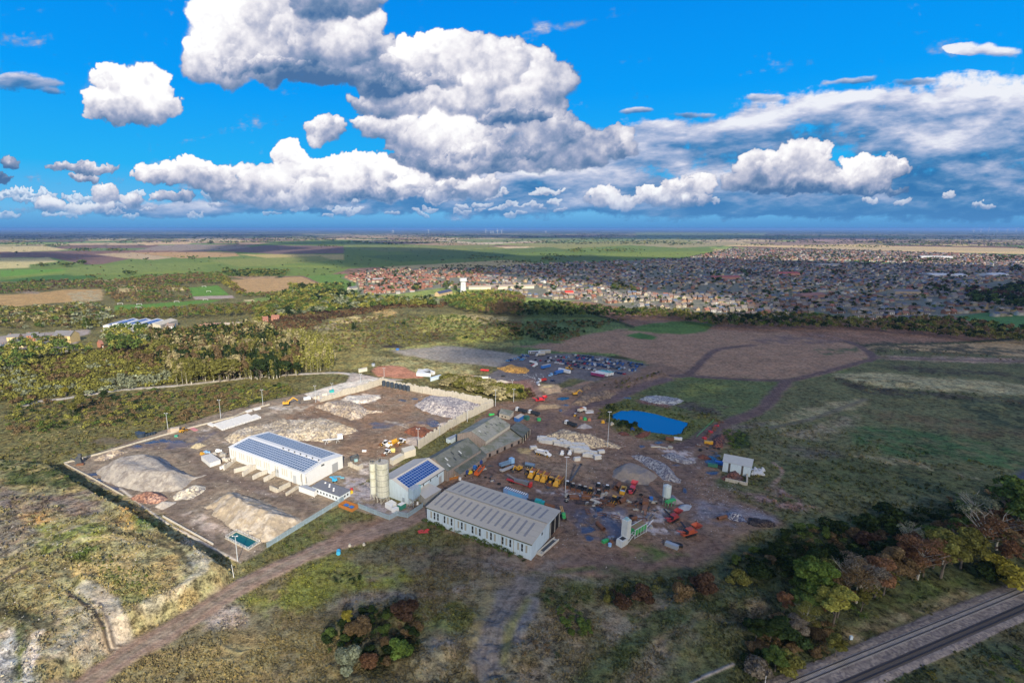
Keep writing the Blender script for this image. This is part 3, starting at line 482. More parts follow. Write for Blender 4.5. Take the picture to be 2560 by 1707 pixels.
def ground_mat():
    m,N = mat_new('earth_and_grass'); at = N.node('ShaderNodeAttribute',attribute_name='Col').outputs[0]
    tex = N.node('ShaderNodeAttribute',attribute_name='tex').outputs['Fac']; wet = N.node('ShaderNodeAttribute',attribute_name='wet').outputs['Fac']
    p = N.node('ShaderNodeNewGeometry').outputs['Position']
    n1 = N.noise(p,.045,5,.6); n2 = N.noise(p,.32,6,.65); n3 = N.noise(p,1.3,6,.8); nh = N.noise(p,.11,4,.6)
    f = N.m('ADD',N.m('MULTIPLY',N.m('SUBTRACT',n1,.5),1.9),N.m('ADD',N.m('MULTIPLY',N.m('SUBTRACT',n2,.5),5.2),N.m('MULTIPLY',N.m('SUBTRACT',n3,.5),4.6)))
    ms = N.node('ShaderNodeMapping',{'Vector': p,'Scale': (.22,.75,1.),'Rotation': (0,0,.5)}).outputs[0]; sw = N.noise(ms,.42,5,.62,2.6); sw2 = N.noise(p,.11,5,.6,1.2)   # tyre sweeps and dried mud
    f = N.m('ADD',N.m('MULTIPLY_ADD',f,tex,1.0),N.m('MULTIPLY',N.m('SUBTRACT',1.0,tex),N.m('ADD',N.m('MULTIPLY',N.m('SUBTRACT',sw,.5),1.9),N.m('MULTIPLY',N.m('SUBTRACT',sw2,.5),1.6)))); f = N.m('MAXIMUM',f,.25)
    c = N.mix(1.0,at,N.node('ShaderNodeCombineColor',{0: f,1: f,2: f}).outputs[0],'MULTIPLY')
    hue = N.m('MULTIPLY',N.ss(nh,.42,.62),N.m('MULTIPLY',tex,.55)); c2 = N.mix(1.0,c,(1.35,1.02,.82),'MULTIPLY'); c3 = N.mix(hue,c,c2)
    dk = N.m('MULTIPLY',N.ss(n2,.56,.68),N.m('MULTIPLY',tex,.5)); c4 = N.mix(dk,c3,N.mix(1.0,c3,(.42,.55,.45),'MULTIPLY'))
    rough = N.m('MULTIPLY_ADD',wet,-.87,.95); hb = N.m('MULTIPLY',N.m('ADD',n2,N.m('MULTIPLY',n3,.45)),N.m('MULTIPLY',N.m('SUBTRACT',1.0,wet),N.m('MULTIPLY_ADD',tex,1.3,.10)))
    bp = N.node('ShaderNodeBump',{'Height': hb,'Strength': .8,'Distance': 1.2})
    b = out_p(N,c4,rough,bp.outputs[0]); N.put(b.inputs['Specular IOR Level'],N.m('MULTIPLY_ADD',wet,.5,.12)); return m
gnd.data.materials.append(ground_mat())
# ---------------------------------------------------------------- haze
def build_haze():
    hx = 52500.; z0,z1 = -4.,160.
    me = bpy.data.meshes.new('haze'); V = [(x,y,z) for z in (z0,z1) for y in (-hx,hx) for x in (-hx,hx)]
    me.from_pydata(V,[],[(0,2,3,1),(4,5,7,6),(0,1,5,4),(2,6,7,3),(0,4,6,2),(1,3,7,5)]); o = bpy.data.objects.new('haze',me); COL.objects.link(o); o['kind'] = 'stuff'
    m,N = mat_new('air'); v = N.node('ShaderNodeVolumePrincipled',{'Color': (.34,.60,1.0),'Density': 3.6e-5,'Anisotropy': .2})
    N.l.new(v.outputs[0],N.node('ShaderNodeOutputMaterial').inputs['Volume']); me.materials.append(m)
build_haze()
# ---------------------------------------------------------------- clouds overhead and behind that shade the land
def shade_cloud(P_,alt,thick,edge=90,step=45,holes=None,dens=1.0):
    """a real cloud high above; where it stands follows from the shade it casts along the sun's direction"""
    P_ = np.array([G0(p) for p in P_]); off = SUNV[:2]/SUNV[2]*alt; Q_ = P_+off
    x0,y0 = Q_.min(0)-edge*2; x1,y1 = Q_.max(0)+edge*2; nx = int((x1-x0)/step)+2; ny = int((y1-y0)/step)+2
    nx,ny = min(nx,260),min(ny,260); X,Y = np.meshgrid(np.linspace(x0,x1,nx),np.linspace(y0,y1,ny)); d = pdist(Q_,X.ravel(),Y.ravel()).reshape(X.shape)
    n = fbm(X/260,Y/260,4,.55,81); n2 = fbm(X/90,Y/90,3,.55,82); d = d+edge*1.2*(n-.5)*2+edge*.5*(n2-.5)
    a = sstep(d,-edge*.5,edge*.5)*dens
    if holes:
        for (hx,hy,r,s) in holes:
            g = G0((hx,hy))+off; a = a*(1-s*np.exp(-((X-g[0])**2+(Y-g[1])**2)/(r*r)))
    t = np.sqrt(np.clip(d,1,900)/900)*thick*(.6+.8*n); top = alt+t; bot = alt-t*.12
    F_ = grid_faces(*X.shape); nn = X.size; V = np.concatenate([np.stack([X,Y,top],-1).reshape(-1,3),np.stack([X,Y,bot-1],-1).reshape(-1,3)])
    am = a.ravel(); keep = am[F_].max(1) > .01
    o = mesh_np('cloud',V,np.concatenate([F_[keep],(F_[keep]+nn)[:,::-1]]),CLOUDM,smooth=True)
    al = np.concatenate([am,am*0+am]); set_col(o.data,np.stack([al]*3+[al],1)); struct(o)
    return o
def cloud_mat():
    m,N = mat_new('cloud_white'); at = N.node('ShaderNodeAttribute',attribute_name='Col').outputs['Alpha']
    df = N.node('ShaderNodeBsdfDiffuse',{0: (.9,.9,.92)}); tr = N.node('ShaderNodeBsdfTransparent'); mx = N.node('ShaderNodeMixShader',{0: at})
    N.l.new(tr.outputs[0],mx.inputs[1]); N.l.new(df.outputs[0],mx.inputs[2]); N.l.new(mx.outputs[0],N.node('ShaderNodeOutputMaterial').inputs[0]); return m
CLOUDM = cloud_mat()
# near shade: right half of the site and the foreground below the grey shed
shade_cloud([(700,1900),(850,1640),(900,1500),(960,1400),(1000,1330),(1060,1290),(1120,1255),(1200,1195),(1290,1150),(1420,1140),(1530,1115),(1560,1070),(1500,1040),(1440,1000),(1330,985),(1300,960),(1240,925),(1150,905),(1080,898),(1130,878),(1230,868),(1290,850),(1260,800),(1300,775),(1500,800),(1800,812),(1950,800),(2000,770),(2700,700),(3600,800),(4500,1300),(3500,2300)],2300,260,26,20,dens=.56)
shade_cloud([(1260,905),(1120,900),(1080,890),(1180,868),(1270,850),(1245,815),(1120,850),(1060,862),(1080,842),(1220,800),(1240,760),(1330,765),(1600,795),(1900,800),(1900,815),(1500,820),(1380,850),(1340,890)],1900,160,24,20,dens=.55)
shade_cloud([(2050,800),(1900,765),(1720,742),(1560,722),(1400,705),(1240,694),(1180,680),(1000,672),(880,668),(760,655),(720,632),(860,618),(1100,622),(1300,640),(1480,642),(1700,645),(1900,652),(2100,655),(2400,668),(3300,690),(3300,760),(2600,790)],2600,320,60,40,dens=.62)
shade_cloud([(480,628),(560,610),(700,612),(760,622),(600,634)],3000,200,120,60,dens=.6); shade_cloud([(-200,640),(60,632),(230,636),(200,650),(-100,656)],2600,200,120,60,dens=.6)
shade_cloud([(640,606),(900,602),(1100,606),(1000,612),(760,612)],3600,260,150,80,dens=.6); shade_cloud([(1000,588),(1700,588),(2700,592),(2700,600),(1800,598),(1300,596)],5200,400,400,250,dens=.65); shade_cloud([(-300,588),(700,586),(900,592),(400,597),(-300,600)],5200,400,400,250,dens=.6)
# ---------------------------------------------------------------- building helpers
MATS = {}
def M(name,col,rough=.75,var=.16,sc=.6,metal=0.,streak=0.,bump=.0,spk=0.,spk_s=1.2,alt=None):
    """painted or raw surface with its own mottling, streaks and speckle"""
    if name in MATS: return MATS[name]
    m,N = mat_new(name); p = N.node('ShaderNodeTexCoord').outputs['Object']
    n = N.noise(p,sc,5,.65); f = N.m('MULTIPLY_ADD',N.m('SUBTRACT',n,.5),var*3.0,1.0)
    if streak:
        mp = N.node('ShaderNodeMapping',{'Vector': p,'Scale': (1.6,1.6,.12)}); s = N.noise(mp.outputs[0],1.3,4,.6); f = N.m('MULTIPLY',f,N.m('MULTIPLY_ADD',N.ss(s,.45,.75),-streak,1.0))
    c = N.mix(1.0,col,N.node('ShaderNodeCombineColor',{0: f,1: f,2: f}).outputs[0],'MULTIPLY')
    if alt: c = N.mix(N.ss(N.noise(p,sc*.55,6,.7),.46,.6),c,alt)
    hb = n
    if spk:
        v = N.node('ShaderNodeTexVoronoi',{'Vector': p,'Scale': spk_s}); w = N.node('ShaderNodeSeparateColor',{0: v.outputs['Color']}).outputs[0]
        g = N.m('MULTIPLY_ADD',N.m('SUBTRACT',w,.5),spk*2,1.0); c = N.mix(1.0,c,N.node('ShaderNodeCombineColor',{0: g,1: g,2: N.m('MULTIPLY_ADD',g,.8,.2)}).outputs[0],'MULTIPLY'); hb = N.m('ADD',n,N.m('MULTIPLY',w,.6))
    bp = None
    if bump: bp = N.node('ShaderNodeBump',{'Height': hb,'Strength': bump,'Distance': .5}).outputs[0]
    out_p(N,c,rough,bp,metal); MATS[name] = m; return m
def solar_mat(name,cell,frame,glass,w=.10):
    m,N = mat_new(name); p = N.node('ShaderNodeUVMap').outputs[0]; x,y,z = N.node('ShaderNodeSeparateXYZ',{0: p}).outputs
    def line(a,s): return N.m('LESS_THAN',N.m('FRACT',N.m('DIVIDE',a,s)),w/s)
    l = N.m('MAXIMUM',line(x,cell[0]),line(y,cell[1])); v = N.node('ShaderNodeTexVoronoi',{'Vector': p,'Scale': .35}); n = N.m('MULTIPLY_ADD',N.noise(p,.12,3),.7,.65)
    c = N.mix(1.0,glass,N.node('ShaderNodeCombineColor',{0: n,1: n,2: n}).outputs[0],'MULTIPLY'); out_p(N,N.mix(l,c,frame),.22); return m
class MB:
    def __init__(s): s.v = []; s.f = []; s.uv = None
    def add(s,V,F_): n = len(s.v); s.v += [tuple(map(float,p)) for p in V]; s.f += [tuple(n+i for i in f) for f in F_]; return s
    def box(s,x,y,z,sx,sy,sz,rz=0.,tx=1.,ty=1.,ox=0.,tilt=0.):
        """box standing on z, optional taper of the top and shift of the top"""
        c,d = math.cos(rz),math.sin(rz); V = []
        for k,(a,b) in ((0,(1,1)),(1,(tx,ty))):
            for (i,j) in ((-1,-1),(1,-1),(1,1),(-1,1)):
                px_,py_ = i*sx/2*a+(ox if k else 0),j*sy/2*b; V.append((x+px_*c-py_*d,y+px_*d+py_*c,z+k*sz+px_*tilt))
        return s.add(V,[(3,2,1,0),(4,5,6,7),(0,1,5,4),(1,2,6,5),(2,3,7,6),(3,0,4,7)])
    def beam(s,a,b,w,h=None):
        a = Vector(a); b = Vector(b); h = h or w; d = (b-a).normalized(); u = d.cross(Vector((0,0,1)))
        if u.length < 1e-3: u = Vector((1,0,0))
        u.normalize(); n = u.cross(d); V = []
        for q_ in (a,b):
            for (i,j) in ((-1,-1),(1,-1),(1,1),(-1,1)): V.append(q_+u*(i*w/2)+n*(j*h/2))
        return s.add(V,[(3,2,1,0),(4,5,6,7),(0,1,5,4),(1,2,6,5),(2,3,7,6),(3,0,4,7)])
    def cyl(s,a,b,r0,r1=None,n=12,cap=True,ell=1.):
        r1 = r0 if r1 is None else r1; a = Vector(a); b = Vector(b); d = (b-a).normalized(); u = d.cross(Vector((0,0,1)))
        if u.length < 1e-3: u = Vector((1,0,0))
        u.normalize(); w = u.cross(d)*ell; V = []
        for q_,r in ((a,r0),(b,r1)):
            for i in range(n): t = 2*math.pi*i/n; V.append(q_+u*(r*math.cos(t))+w*(r*math.sin(t)))
        F_ = [(i,(i+1) % n,n+(i+1) % n,n+i) for i in range(n)]
        if cap: F_ += [tuple(range(n-1,-1,-1)),tuple(range(n,2*n))]
        return s.add(V,F_)
    def tube(s,a,b,r,th=.06,n=20):
        s.cyl(a,b,r,r,n,False); k = len(s.v); s.cyl(a,b,r-th,r-th,n,False); s.f[-n:] = [f[::-1] for f in s.f[-n:]]
        for o_ in (0,n): 
            for i in range(n): j = (i+1) % n; f = (k-2*n+o_+i,k-2*n+o_+j,k+o_+j,k+o_+i); s.f.append(f if o_ else f[::-1])
        return s
    def prism(s,P_,z0,z1):
        n = len(P_); return s.add([(x,y,z0) for x,y in P_]+[(x,y,z1) for x,y in P_],[tuple(range(n-1,-1,-1)),tuple(range(n,2*n))]+[(i,(i+1) % n,n+(i+1) % n,n+i) for i in range(n)])
    def side(s,prof,y0,y1):
        """profile in x,z pushed through y"""
        n = len(prof); return s.add([(x,y0,z) for x,z in prof]+[(x,y1,z) for x,z in prof],[tuple(range(n)),tuple(range(2*n-1,n-1,-1))]+[(i,n+i,n+(i+1) % n,(i+1) % n) for i in range(n)])
    def slab(s,Q_,t):
        """quad in space given thickness t downwards"""
        V = [tuple(p) for p in Q_]+[(p[0],p[1],p[2]-t) for p in Q_]; return s.add(V,[(0,1,2,3),(7,6,5,4)]+[(i,4+i,4+(i+1) % 4,(i+1) % 4) for i in range(4)])
    def build(s,name,mat,parent=None,label=None,smooth=False):
        me = bpy.data.meshes.new(name); me.from_pydata(s.v,[],s.f); me.materials.append(mat); me.update()
        if smooth: me.polygons.foreach_set('use_smooth',np.ones(len(me.polygons),bool))
        o = bpy.data.objects.new(name,me); COL.objects.link(o)
        if parent: o.parent = parent
        if label: o['label'] = label
        return o
def tag(o,label,cat,group=None):
    o['label'] = label; o['category'] = cat
    if group: o['group'] = group
    return o
def thing(name,label,cat,loc=(0,0,0),rz=0.,group=None,sc=1.):
    o = bpy.data.objects.new(name,None); COL.objects.link(o); o.location = loc; o.rotation_euler = (0,0,rz); o.scale = (sc,sc,sc); o.empty_display_size = .5; return tag(o,label,cat,group)
def kids(r): return [o for o in COL.objects if o.parent == r]
def dup(r,loc,rz,label=None,sc=None,group=None,K=None,col=None):
    c = r.copy(); COL.objects.link(c); c.location = loc; c.rotation_euler = (0,0,rz)
    if sc: c.scale = sc if isinstance(sc,tuple) else (sc,sc,sc)
    if label: c['label'] = label
    if group: c['group'] = group
    for ch,gk in (K if K is not None else []):
        d = ch.copy(); COL.objects.link(d); d.parent = c
        if col is not None: d.color = col
        for g in gk: e = g.copy(); COL.objects.link(e); e.parent = d
    return c
def tree_of(r): return [(c,kids(c)) for c in kids(r)]
def at(z,x,y,dz=0.): p_ = px(z,x,y)[0]; g = G(p_); return (g[0],g[1],float(hgt(g[:1],g[1:])[0])+dz)
def pose(z,x1,y1,x2,y2,dz=0.):
    """middle point, heading from the first to the second picture point, and length on the ground"""
    a = np.array(at(z,x1,y1)); b = np.array(at(z,x2,y2)); d = b-a; return tuple((a+b)/2+np.array([0,0,dz])),math.atan2(d[1],d[0]),float(np.hypot(d[0],d[1]))
CONC = M('concrete',(.56,.52,.45),.85,.12,.5,streak=.35,bump=.2); CONC2 = M('weathered_concrete',(.40,.375,.33),.9,.16,.4,streak=.4,bump=.3); CREAM = M('pale_block',(.50,.455,.37),.85,.2,.6,streak=.4,bump=.2)
WHITE = M('white_cladding',(.67,.67,.655),.55,.04,.25,streak=.10); PALEB = M('pale_blue_cladding',(.56,.66,.72),.6,.06,.3,streak=.22); DARK = M('dark_opening',(.012,.012,.014),.5); DGREY = M('dark_grey_metal',(.07,.075,.08),.55,.1)
STEEL = M('galvanised_steel',(.42,.46,.50),.45,.1,metal=.3); RUST = M('rusty_steel',(.17,.075,.04),.85,.35,1.2,bump=.3); TYRE = M('tyre_rubber',(.018,.018,.018),.85,.05); GLASSM = M('dark_glass',(.02,.025,.035),.12)
YEL = M('yellow_paint',(.62,.33,.03),.45,.14,1.); ORG = M('orange_paint',(.65,.13,.03),.45,.14,1.); REDP = M('red_paint',(.50,.04,.035),.5,.2,1.); GRNP = M('green_paint',(.05,.36,.11),.5,.15,1.); BLUP = M('blue_paint',(.04,.16,.48),.45,.12,1.); WHT = M('white_paint',(.72,.72,.71),.5,.07,1.)
TEAL = M('teal_paint',(.03,.33,.33),.45,.15,1.); LBLU = M('pale_blue_paint',(.28,.48,.72),.5,.12,1.); ORC = M('brown_ore_body',(.30,.105,.045),.85,.25,1.2); BLK = M('black_metal',(.02,.02,.022),.5,.1)
ASB = M('mossy_sheet_roof',(.27,.265,.225),.9,.28,.35,bump=.4,alt=(.17,.18,.125)); ASB2 = M('dark_mossy_sheet_roof',(.15,.155,.135),.9,.3,.35,bump=.4,alt=(.095,.105,.075)); TIMB = M('grey_timber_boarding',(.30,.245,.21),.85,.25,.9,streak=.45); ROOFG = M('beige_grey_sheeting',(.50,.44,.345),.7,.07,.15,streak=.1); ROOFC = M('cream_sheeting',(.55,.50,.42),.6,.06,.15)
def eh_from(eave,base): g = G(base); return hfor(g,eave[1])
def tx(A,B,pxx,z=0.):
    lo,hi = -.2,1.3
    for _ in range(40):
        m = (lo+hi)/2; p_ = A+(B-A)*m
        if proj((p_[0],p_[1],z))[0] < pxx: lo = m
        else: hi = m
    return lo
def frame(A,B,eh,ridge):
    """rectangle from the two ends of its near eave and the ridge end above A; returns origin, heading, length, half width, ridge height"""
    a = G0(A,eh); b = G0(B,eh); d = b-a; L = float(np.hypot(*d)); e = d/L; n = np.array([-e[1],e[0]]); best = None
    for hw in np.arange(2.,30.,.1):
        c = a+n*hw; z = hfor(c,ridge[1]); er = abs(proj((c[0],c[1],z))[0]-ridge[0])
        if best is None or er < best[0]: best = (er,hw,z)
    return a,math.atan2(e[1],e[0]),L,best[1],best[2]
def gable(name,label,A,B,eh,ridge,wall,roof,over=.35,cat='building',hw=None,rh=None,open_end=False):
    a,rz,L,h_,r_ = frame(A,B,eh,ridge); hw = hw or h_; rh = rh or r_; t = thing(name,label,cat,(a[0],a[1],0),rz); W = 2*hw
    w = MB(); w.add([(0,0,-1),(L,0,-1),(L,W,-1),(0,W,-1),(0,0,eh),(L,0,eh),(L,W,eh),(0,W,eh),(0,hw,rh),(L,hw,rh)],[(0,1,5,4),(1,2,6,9,5),(2,3,7,6),(3,0,4,8,7)]); wo = w.build('wall',wall,t)
    s = (rh-eh)/hw; r = MB(); o = over; z0 = eh-s*o+.12; zr = rh+.12
    r.slab([(-o,-o,z0),(L+o,-o,z0),(L+o,hw,zr),(-o,hw,zr)],.14); r.slab([(-o,hw,zr),(L+o,hw,zr),(L+o,W+o,z0),(-o,W+o,z0)],.14); ro = r.build('roof',roof,t)
    print(name,'L %.1f W %.1f eh %.1f rh %.1f' % (L,W,eh,rh)); return dict(t=t,wall=wo,roof=ro,L=L,W=W,hw=hw,eh=eh,rh=rh,a=a,rz=rz,s=s)
def roof_pt(b,x,y,up=.03): y2 = y if y <= b['hw'] else b['W']-y; return (x,y,b['eh']+b['s']*y2+.12+up)
def roof_patch(b,name,x0,x1,y0,y1,mat,up=.03,uv=False):
    """panel lying on one roof slope"""
    m = MB(); Q_ = [roof_pt(b,x0,y0,up),roof_pt(b,x1,y0,up),roof_pt(b,x1,y1,up),roof_pt(b,x0,y1,up)]; m.slab(Q_,.05); o = m.build(name,mat,b['t'])
    if uv:
        me = o.data; u = me.uv_layers.new(name='UVMap')
        for l in me.loops: v = me.vertices[l.vertex_index].co; u.data[l.index].uv = (v.x-x0,abs(v.y-y0)*1.02)
    return o
def wpanel(b,name,face,u0,u1,z0,z1,mat,out=.04,parent=None):
    """flat panel on a wall: face 0 near long side, 1 end at L, 2 far side, 3 end at 0"""
    m = MB(); L,W = b['L'],b['W']
    if face == 0: m.box((u0+u1)/2,-out/2,z0,u1-u0,out+.02,z1-z0)
    elif face == 1: m.box(L+out/2,(u0+u1)/2,z0,out+.02,u1-u0,z1-z0)
    elif face == 2: m.box((u0+u1)/2,W+out/2,z0,u1-u0,out+.02,z1-z0)
    else: m.box(-out/2,(u0+u1)/2,z0,out+.02,u1-u0,z1-z0)
    return m.build(name,mat,parent or b['t'])
# ---------------------------------------------------------------- the white warehouse
PA = px('a',85,395)[0]; PB = px('a',1395,868)[0]
eh = (eh_from(PA,px('a',108,575)[0])+eh_from(PB,px('a',1425,1118)[0]))/2
wh = gable('warehouse','long white warehouse with two fields of solar panels on its roof',PA,PB,eh,px('a',430,214)[0],WHITE,WHITE)
SOL = solar_mat('solar_panel_grid',(1.9,1.9),(.50,.54,.60),(.075,.12,.19),.36); L_,hw_ = wh['L'],wh['hw']
roof_patch(wh,'solar_panel_array',2.2,L_-2.2,1.0,hw_-1.8,SOL,.10,True); roof_patch(wh,'solar_panel_array',2.2,L_-4.5,hw_+2.2,wh['W']-1.0,SOL,.10,True)
PANEL = M('translucent_wall_strip',(.52,.50,.43),.5,.1); 
for i,xx in enumerate((132,167,202,270,305,342,405,442,482,555,590,628,700,738,778,890,928,1010,1048,1085,1165,1330,1413)):
    t_ = tx(G0(PA,eh),G0(PB,eh),px('a',xx,0)[0][0],eh*.6)*L_; wpanel(wh,'wall_light',0,t_-.45,t_+.45,eh*.32,eh*.84,PANEL)
for xx,w_ in ((915,3.4),(1225,2.6)):
    t_ = tx(G0(PA,eh),G0(PB,eh),px('a',xx,0)[0][0],eh*.3)*L_; wpanel(wh,'roller_door',0,t_-w_/2,t_+w_/2,0,eh*.62,M('grey_shutter',(.42,.44,.45),.5,.06))
wpanel(wh,'loading_door',1,wh['W']*.70,wh['W']*.86,0,5.2,M('loading_door_grey',(.30,.31,.32),.5,.08)); wpanel(wh,'vent_louvre',1,wh['W']*.42,wh['W']*.50,7.2,8.2,DGREY)
m = MB()
for k in range(7): m = MB(); x = L_*(.50+.075*k); p_ = roof_pt(wh,x,hw_-.9,.05); m.box(x,p_[1],p_[2],.5,.5,.8); m.build('roof_vent',DGREY,wh['t'])
m = MB(); G3 = [roof_pt(wh,L_*.8,.12,1.1),roof_pt(wh,L_,.12,1.1),roof_pt(wh,L_,hw_,1.1)]; m.beam(G3[0],G3[1],.08); m.build('guard_rail',STEEL,wh['t']); m = MB(); m.beam(G3[1],G3[2],.08); m.build('guard_rail',STEEL,wh['t'])
for k in range(24): p_ = roof_pt(wh,L_*(.80+.0133*k),.12,0) if k < 15 else roof_pt(wh,L_,hw_*(k-14)/9,0); m = MB(); m.beam(p_,(p_[0],p_[1],p_[2]+1.1),.08); m.build('guard_post',STEEL,wh['t'])
m = MB(); m.cyl((L_*.965,-.2,0),(L_*.965,-.2,eh),.12,n=8); m.build('drainpipe',DGREY,wh['t'])
# ---------------------------------------------------------------- the grey-roofed shed with slit windows
PA = px('c',48,500)[0]; PB = px('c',1757,1105)[0]; eh = (eh_from(PB,px('c',1737,1385)[0])+eh_from(PA,px('c',48,730)[0]))/2
gs = gable('industrial_shed','large disused shed with beige grey ribbed roof and pale blue walls',PA,PB,eh,px('c',350,235)[0],PALEB,ROOFG,.45)
SKY1 = M('grimy_rooflight',(.25,.235,.225),.6,.1); L_,W_,hw_ = gs['L'],gs['W'],gs['hw']
for k in range(14):
    x = L_*(.047+.0665*k); roof_patch(gs,'rooflight',x-.52,x+.52,hw_*.18,hw_*.86,SKY1); roof_patch(gs,'rooflight',x-.52,x+.52,hw_*1.16,hw_*1.84,SKY1)
m = MB()
for k in range(3): 
    for s_ in (0,1): y = hw_*(.30+.24*k) if not s_ else W_-hw_*(.30+.24*k); a_,b_ = roof_pt(gs,0,y,.01),roof_pt(gs,L_,y,.01); m.beam(a_,b_,.10,.06)
m.beam((0,hw_,gs['rh']+.2),(L_,hw_,gs['rh']+.2),.7,.22); m.build('ridge_capping',M('lichen_ridge',(.33,.30,.24),.85,.2),gs['t'])
m = MB(); m.beam((-.4,-.55,eh-.22),(L_+.4,-.55,eh-.22),.34,.24); m.build('gutter',M('mossy_gutter',(.055,.07,.03),.9,.3),gs['t'])
GW = M('boarded_window',(.36,.34,.28),.7,.1)
for i,(xx,k) in enumerate(((118,0),(172,1),(228,1),(336,1),(390,0),(450,1),(562,0),(618,1),(675,0),(793,1),(850,0),(912,1),(1030,0),(1094,1),(1158,0),(1285,1),(1345,0),(1410,1),(1538,0),(1602,1),(1672,0))):
    t_ = tx(G0(PA,eh),G0(PB,eh),px('c',xx,0)[0][0],eh*.6)*L_; o = wpanel(gs,'window',0,t_-.42,t_+.42,eh*.36,eh*.80,DARK if k else GW)
    if k: m = MB(); m.box(t_,-.07,eh*.56,.84,.05,.14); m.build('glazing_bar',PALEB,o)
for xx in (497,1270,1465): t_ = tx(G0(PA,eh),G0(PB,eh),px('c',xx,0)[0][0],eh*.6)*L_; m = MB(); m.cyl((t_,-.15,0),(t_,-.15,eh),.09,n=6); m.build('downpipe',M('stained_pipe',(.42,.34,.22),.8,.3),gs['t'])
wpanel(gs,'open_bay',1,W_*.62,W_*.985,0,eh*.93,DARK,.03); 
for k in range(3): m = MB(); m.box(L_+.15,W_*(.64+.165*k),0,.35,.35,eh*.93); m.build('bay_post',CONC2,gs['t'])
wpanel(gs,'vent_opening',1,W_*.33,W_*.37,eh*.78,eh*.93,DARK)
# ---------------------------------------------------------------- the shed with blue solar panels
PA = px('f',960,848)[0]; PB = px('f',1646,408)[0]; eh = (eh_from(PA,px('f',955,1108)[0])+eh_from(PB,px('f',1640,640)[0]))/2
ss = gable('solar_shed','cream-roofed workshop with a blue solar array facing the old sheds',PA,PB,eh,px('f',640,603)[0],PALEB,ROOFC,.4)
SOL2 = solar_mat('blue_solar_grid',(1.75,1.55),(.40,.48,.60),(.012,.055,.22),.15); L_,hw_ = ss['L'],ss['hw']
roof_patch(ss,'solar_panel_array',L_*.055,L_*.93,hw_*.13,hw_*.90,SOL2,.1,True); wpanel(ss,'door',0,L_*.84,L_*.92,0,4.4,M('grey_door',(.38,.37,.36),.6,.1)); wpanel(ss,'door',3,hw_*.28,hw_*.42,0,2.6,M('blue_grey_door',(.3,.36,.42),.6))
for k in range(4): wpanel(ss,'window',0,L_*(.18+.2*k),L_*(.18+.2*k)+.8,eh*.70,eh*.86,DARK)
m = MB(); m.beam((-.4,-.55,eh-.2),(L_+.4,-.55,eh-.2),.3,.22); m.build('gutter',DGREY,ss['t'])
def block(name,label,Q_,z0,wall,roof,cat='building',over=.2,zs=None,base=0.):
    """building under a roof of four corners, each given as picture point and height"""
    P_ = [np.append(G0(p,z),z) for p,z in zip(Q_,zs)]; o = np.array([P_[0][0],P_[0][1],0.]); P_ = [p-o for p in P_]; t = thing(name,label,cat,tuple(o)); c = sum(P_)/4
    w = MB(); w.add([(p[0],p[1],base-1) for p in P_]+[tuple(p-np.array([0,0,.05])) for p in P_],[(0,1,5,4),(1,2,6,5),(2,3,7,6),(3,0,4,7)]); w.build('wall',wall,t)
    k = 1+over/6; r = MB(); r.slab([((p-c)[0]*k+c[0],(p-c)[1]*k+c[1],p[2]+.12) for p in P_],.14); r.build('roof',roof,t); return t,P_
def side_len(P_): return [float(np.hypot(*(P_[i]-P_[(i+1) % 4])[:2])) for i in range(4)]
an,P_ = block('annexe','low flat-roofed annexe against the workshop with blue solar array',px('f',1275,992,1590,805,1325,682,1085,800),0,CONC2,ROOFC,zs=(4.3,4.3,4.8,4.8)); print('annexe',side_len(P_))
# dust filter beside it
loc = at('f',1070,1100); t = thing('dust_filter','steel blue dust filter on legs with teal pipe beside the solar workshop','machine',loc,ss['rz']-math.pi/2+math.pi/2); m = MB(); m.box(0,0,4.2,5.6,3.0,5.0); m.build('filter_housing',M('blue_grey_steel',(.30,.40,.48),.5,.12,streak=.3),t); m = MB()
for k in (-1,1):
    m.add([(k*1.4-1.3,-1.4,4.2),(k*1.4+1.3,-1.4,4.2),(k*1.4+1.3,1.4,4.2),(k*1.4-1.3,1.4,4.2),(k*1.4,0,1.6)],[(0,4,1),(1,4,2),(2,4,3),(3,4,0)])
m.build('hopper',STEEL,t)
for i in (-1,1):
    for j in (-1,1): m = MB(); m.box(i*2.6,j*1.3,0,.22,.22,4.2); m.build('leg',STEEL,t)
m = MB(); m.cyl((3.0,0,8.6),(4.4,0,8.6),.42,n=10); m.cyl((4.4,0,8.8),(4.4,0,1.2),.42,n=10); m.build('duct',M('teal_duct',(.16,.42,.42),.5),t); m = MB()
for k in range(7): m.box(-2.4+.8*k,0,9.2,.5,2.4,.18)
m.build('top_vent',STEEL,t)
for lx,ly,lb in ((1040,1070,'white bag under the steel blue dust filter, nearer the workshop door'),(1130,1100,'white bag under the steel blue dust filter, nearer the annexe')): m = MB(); m.box(0,0,0,1.,1.,1.5,tx=.8,ty=.8); o = m.build('bulk_bag',WHT); o.location = at('f',lx,ly); tag(o,lb,'bag')
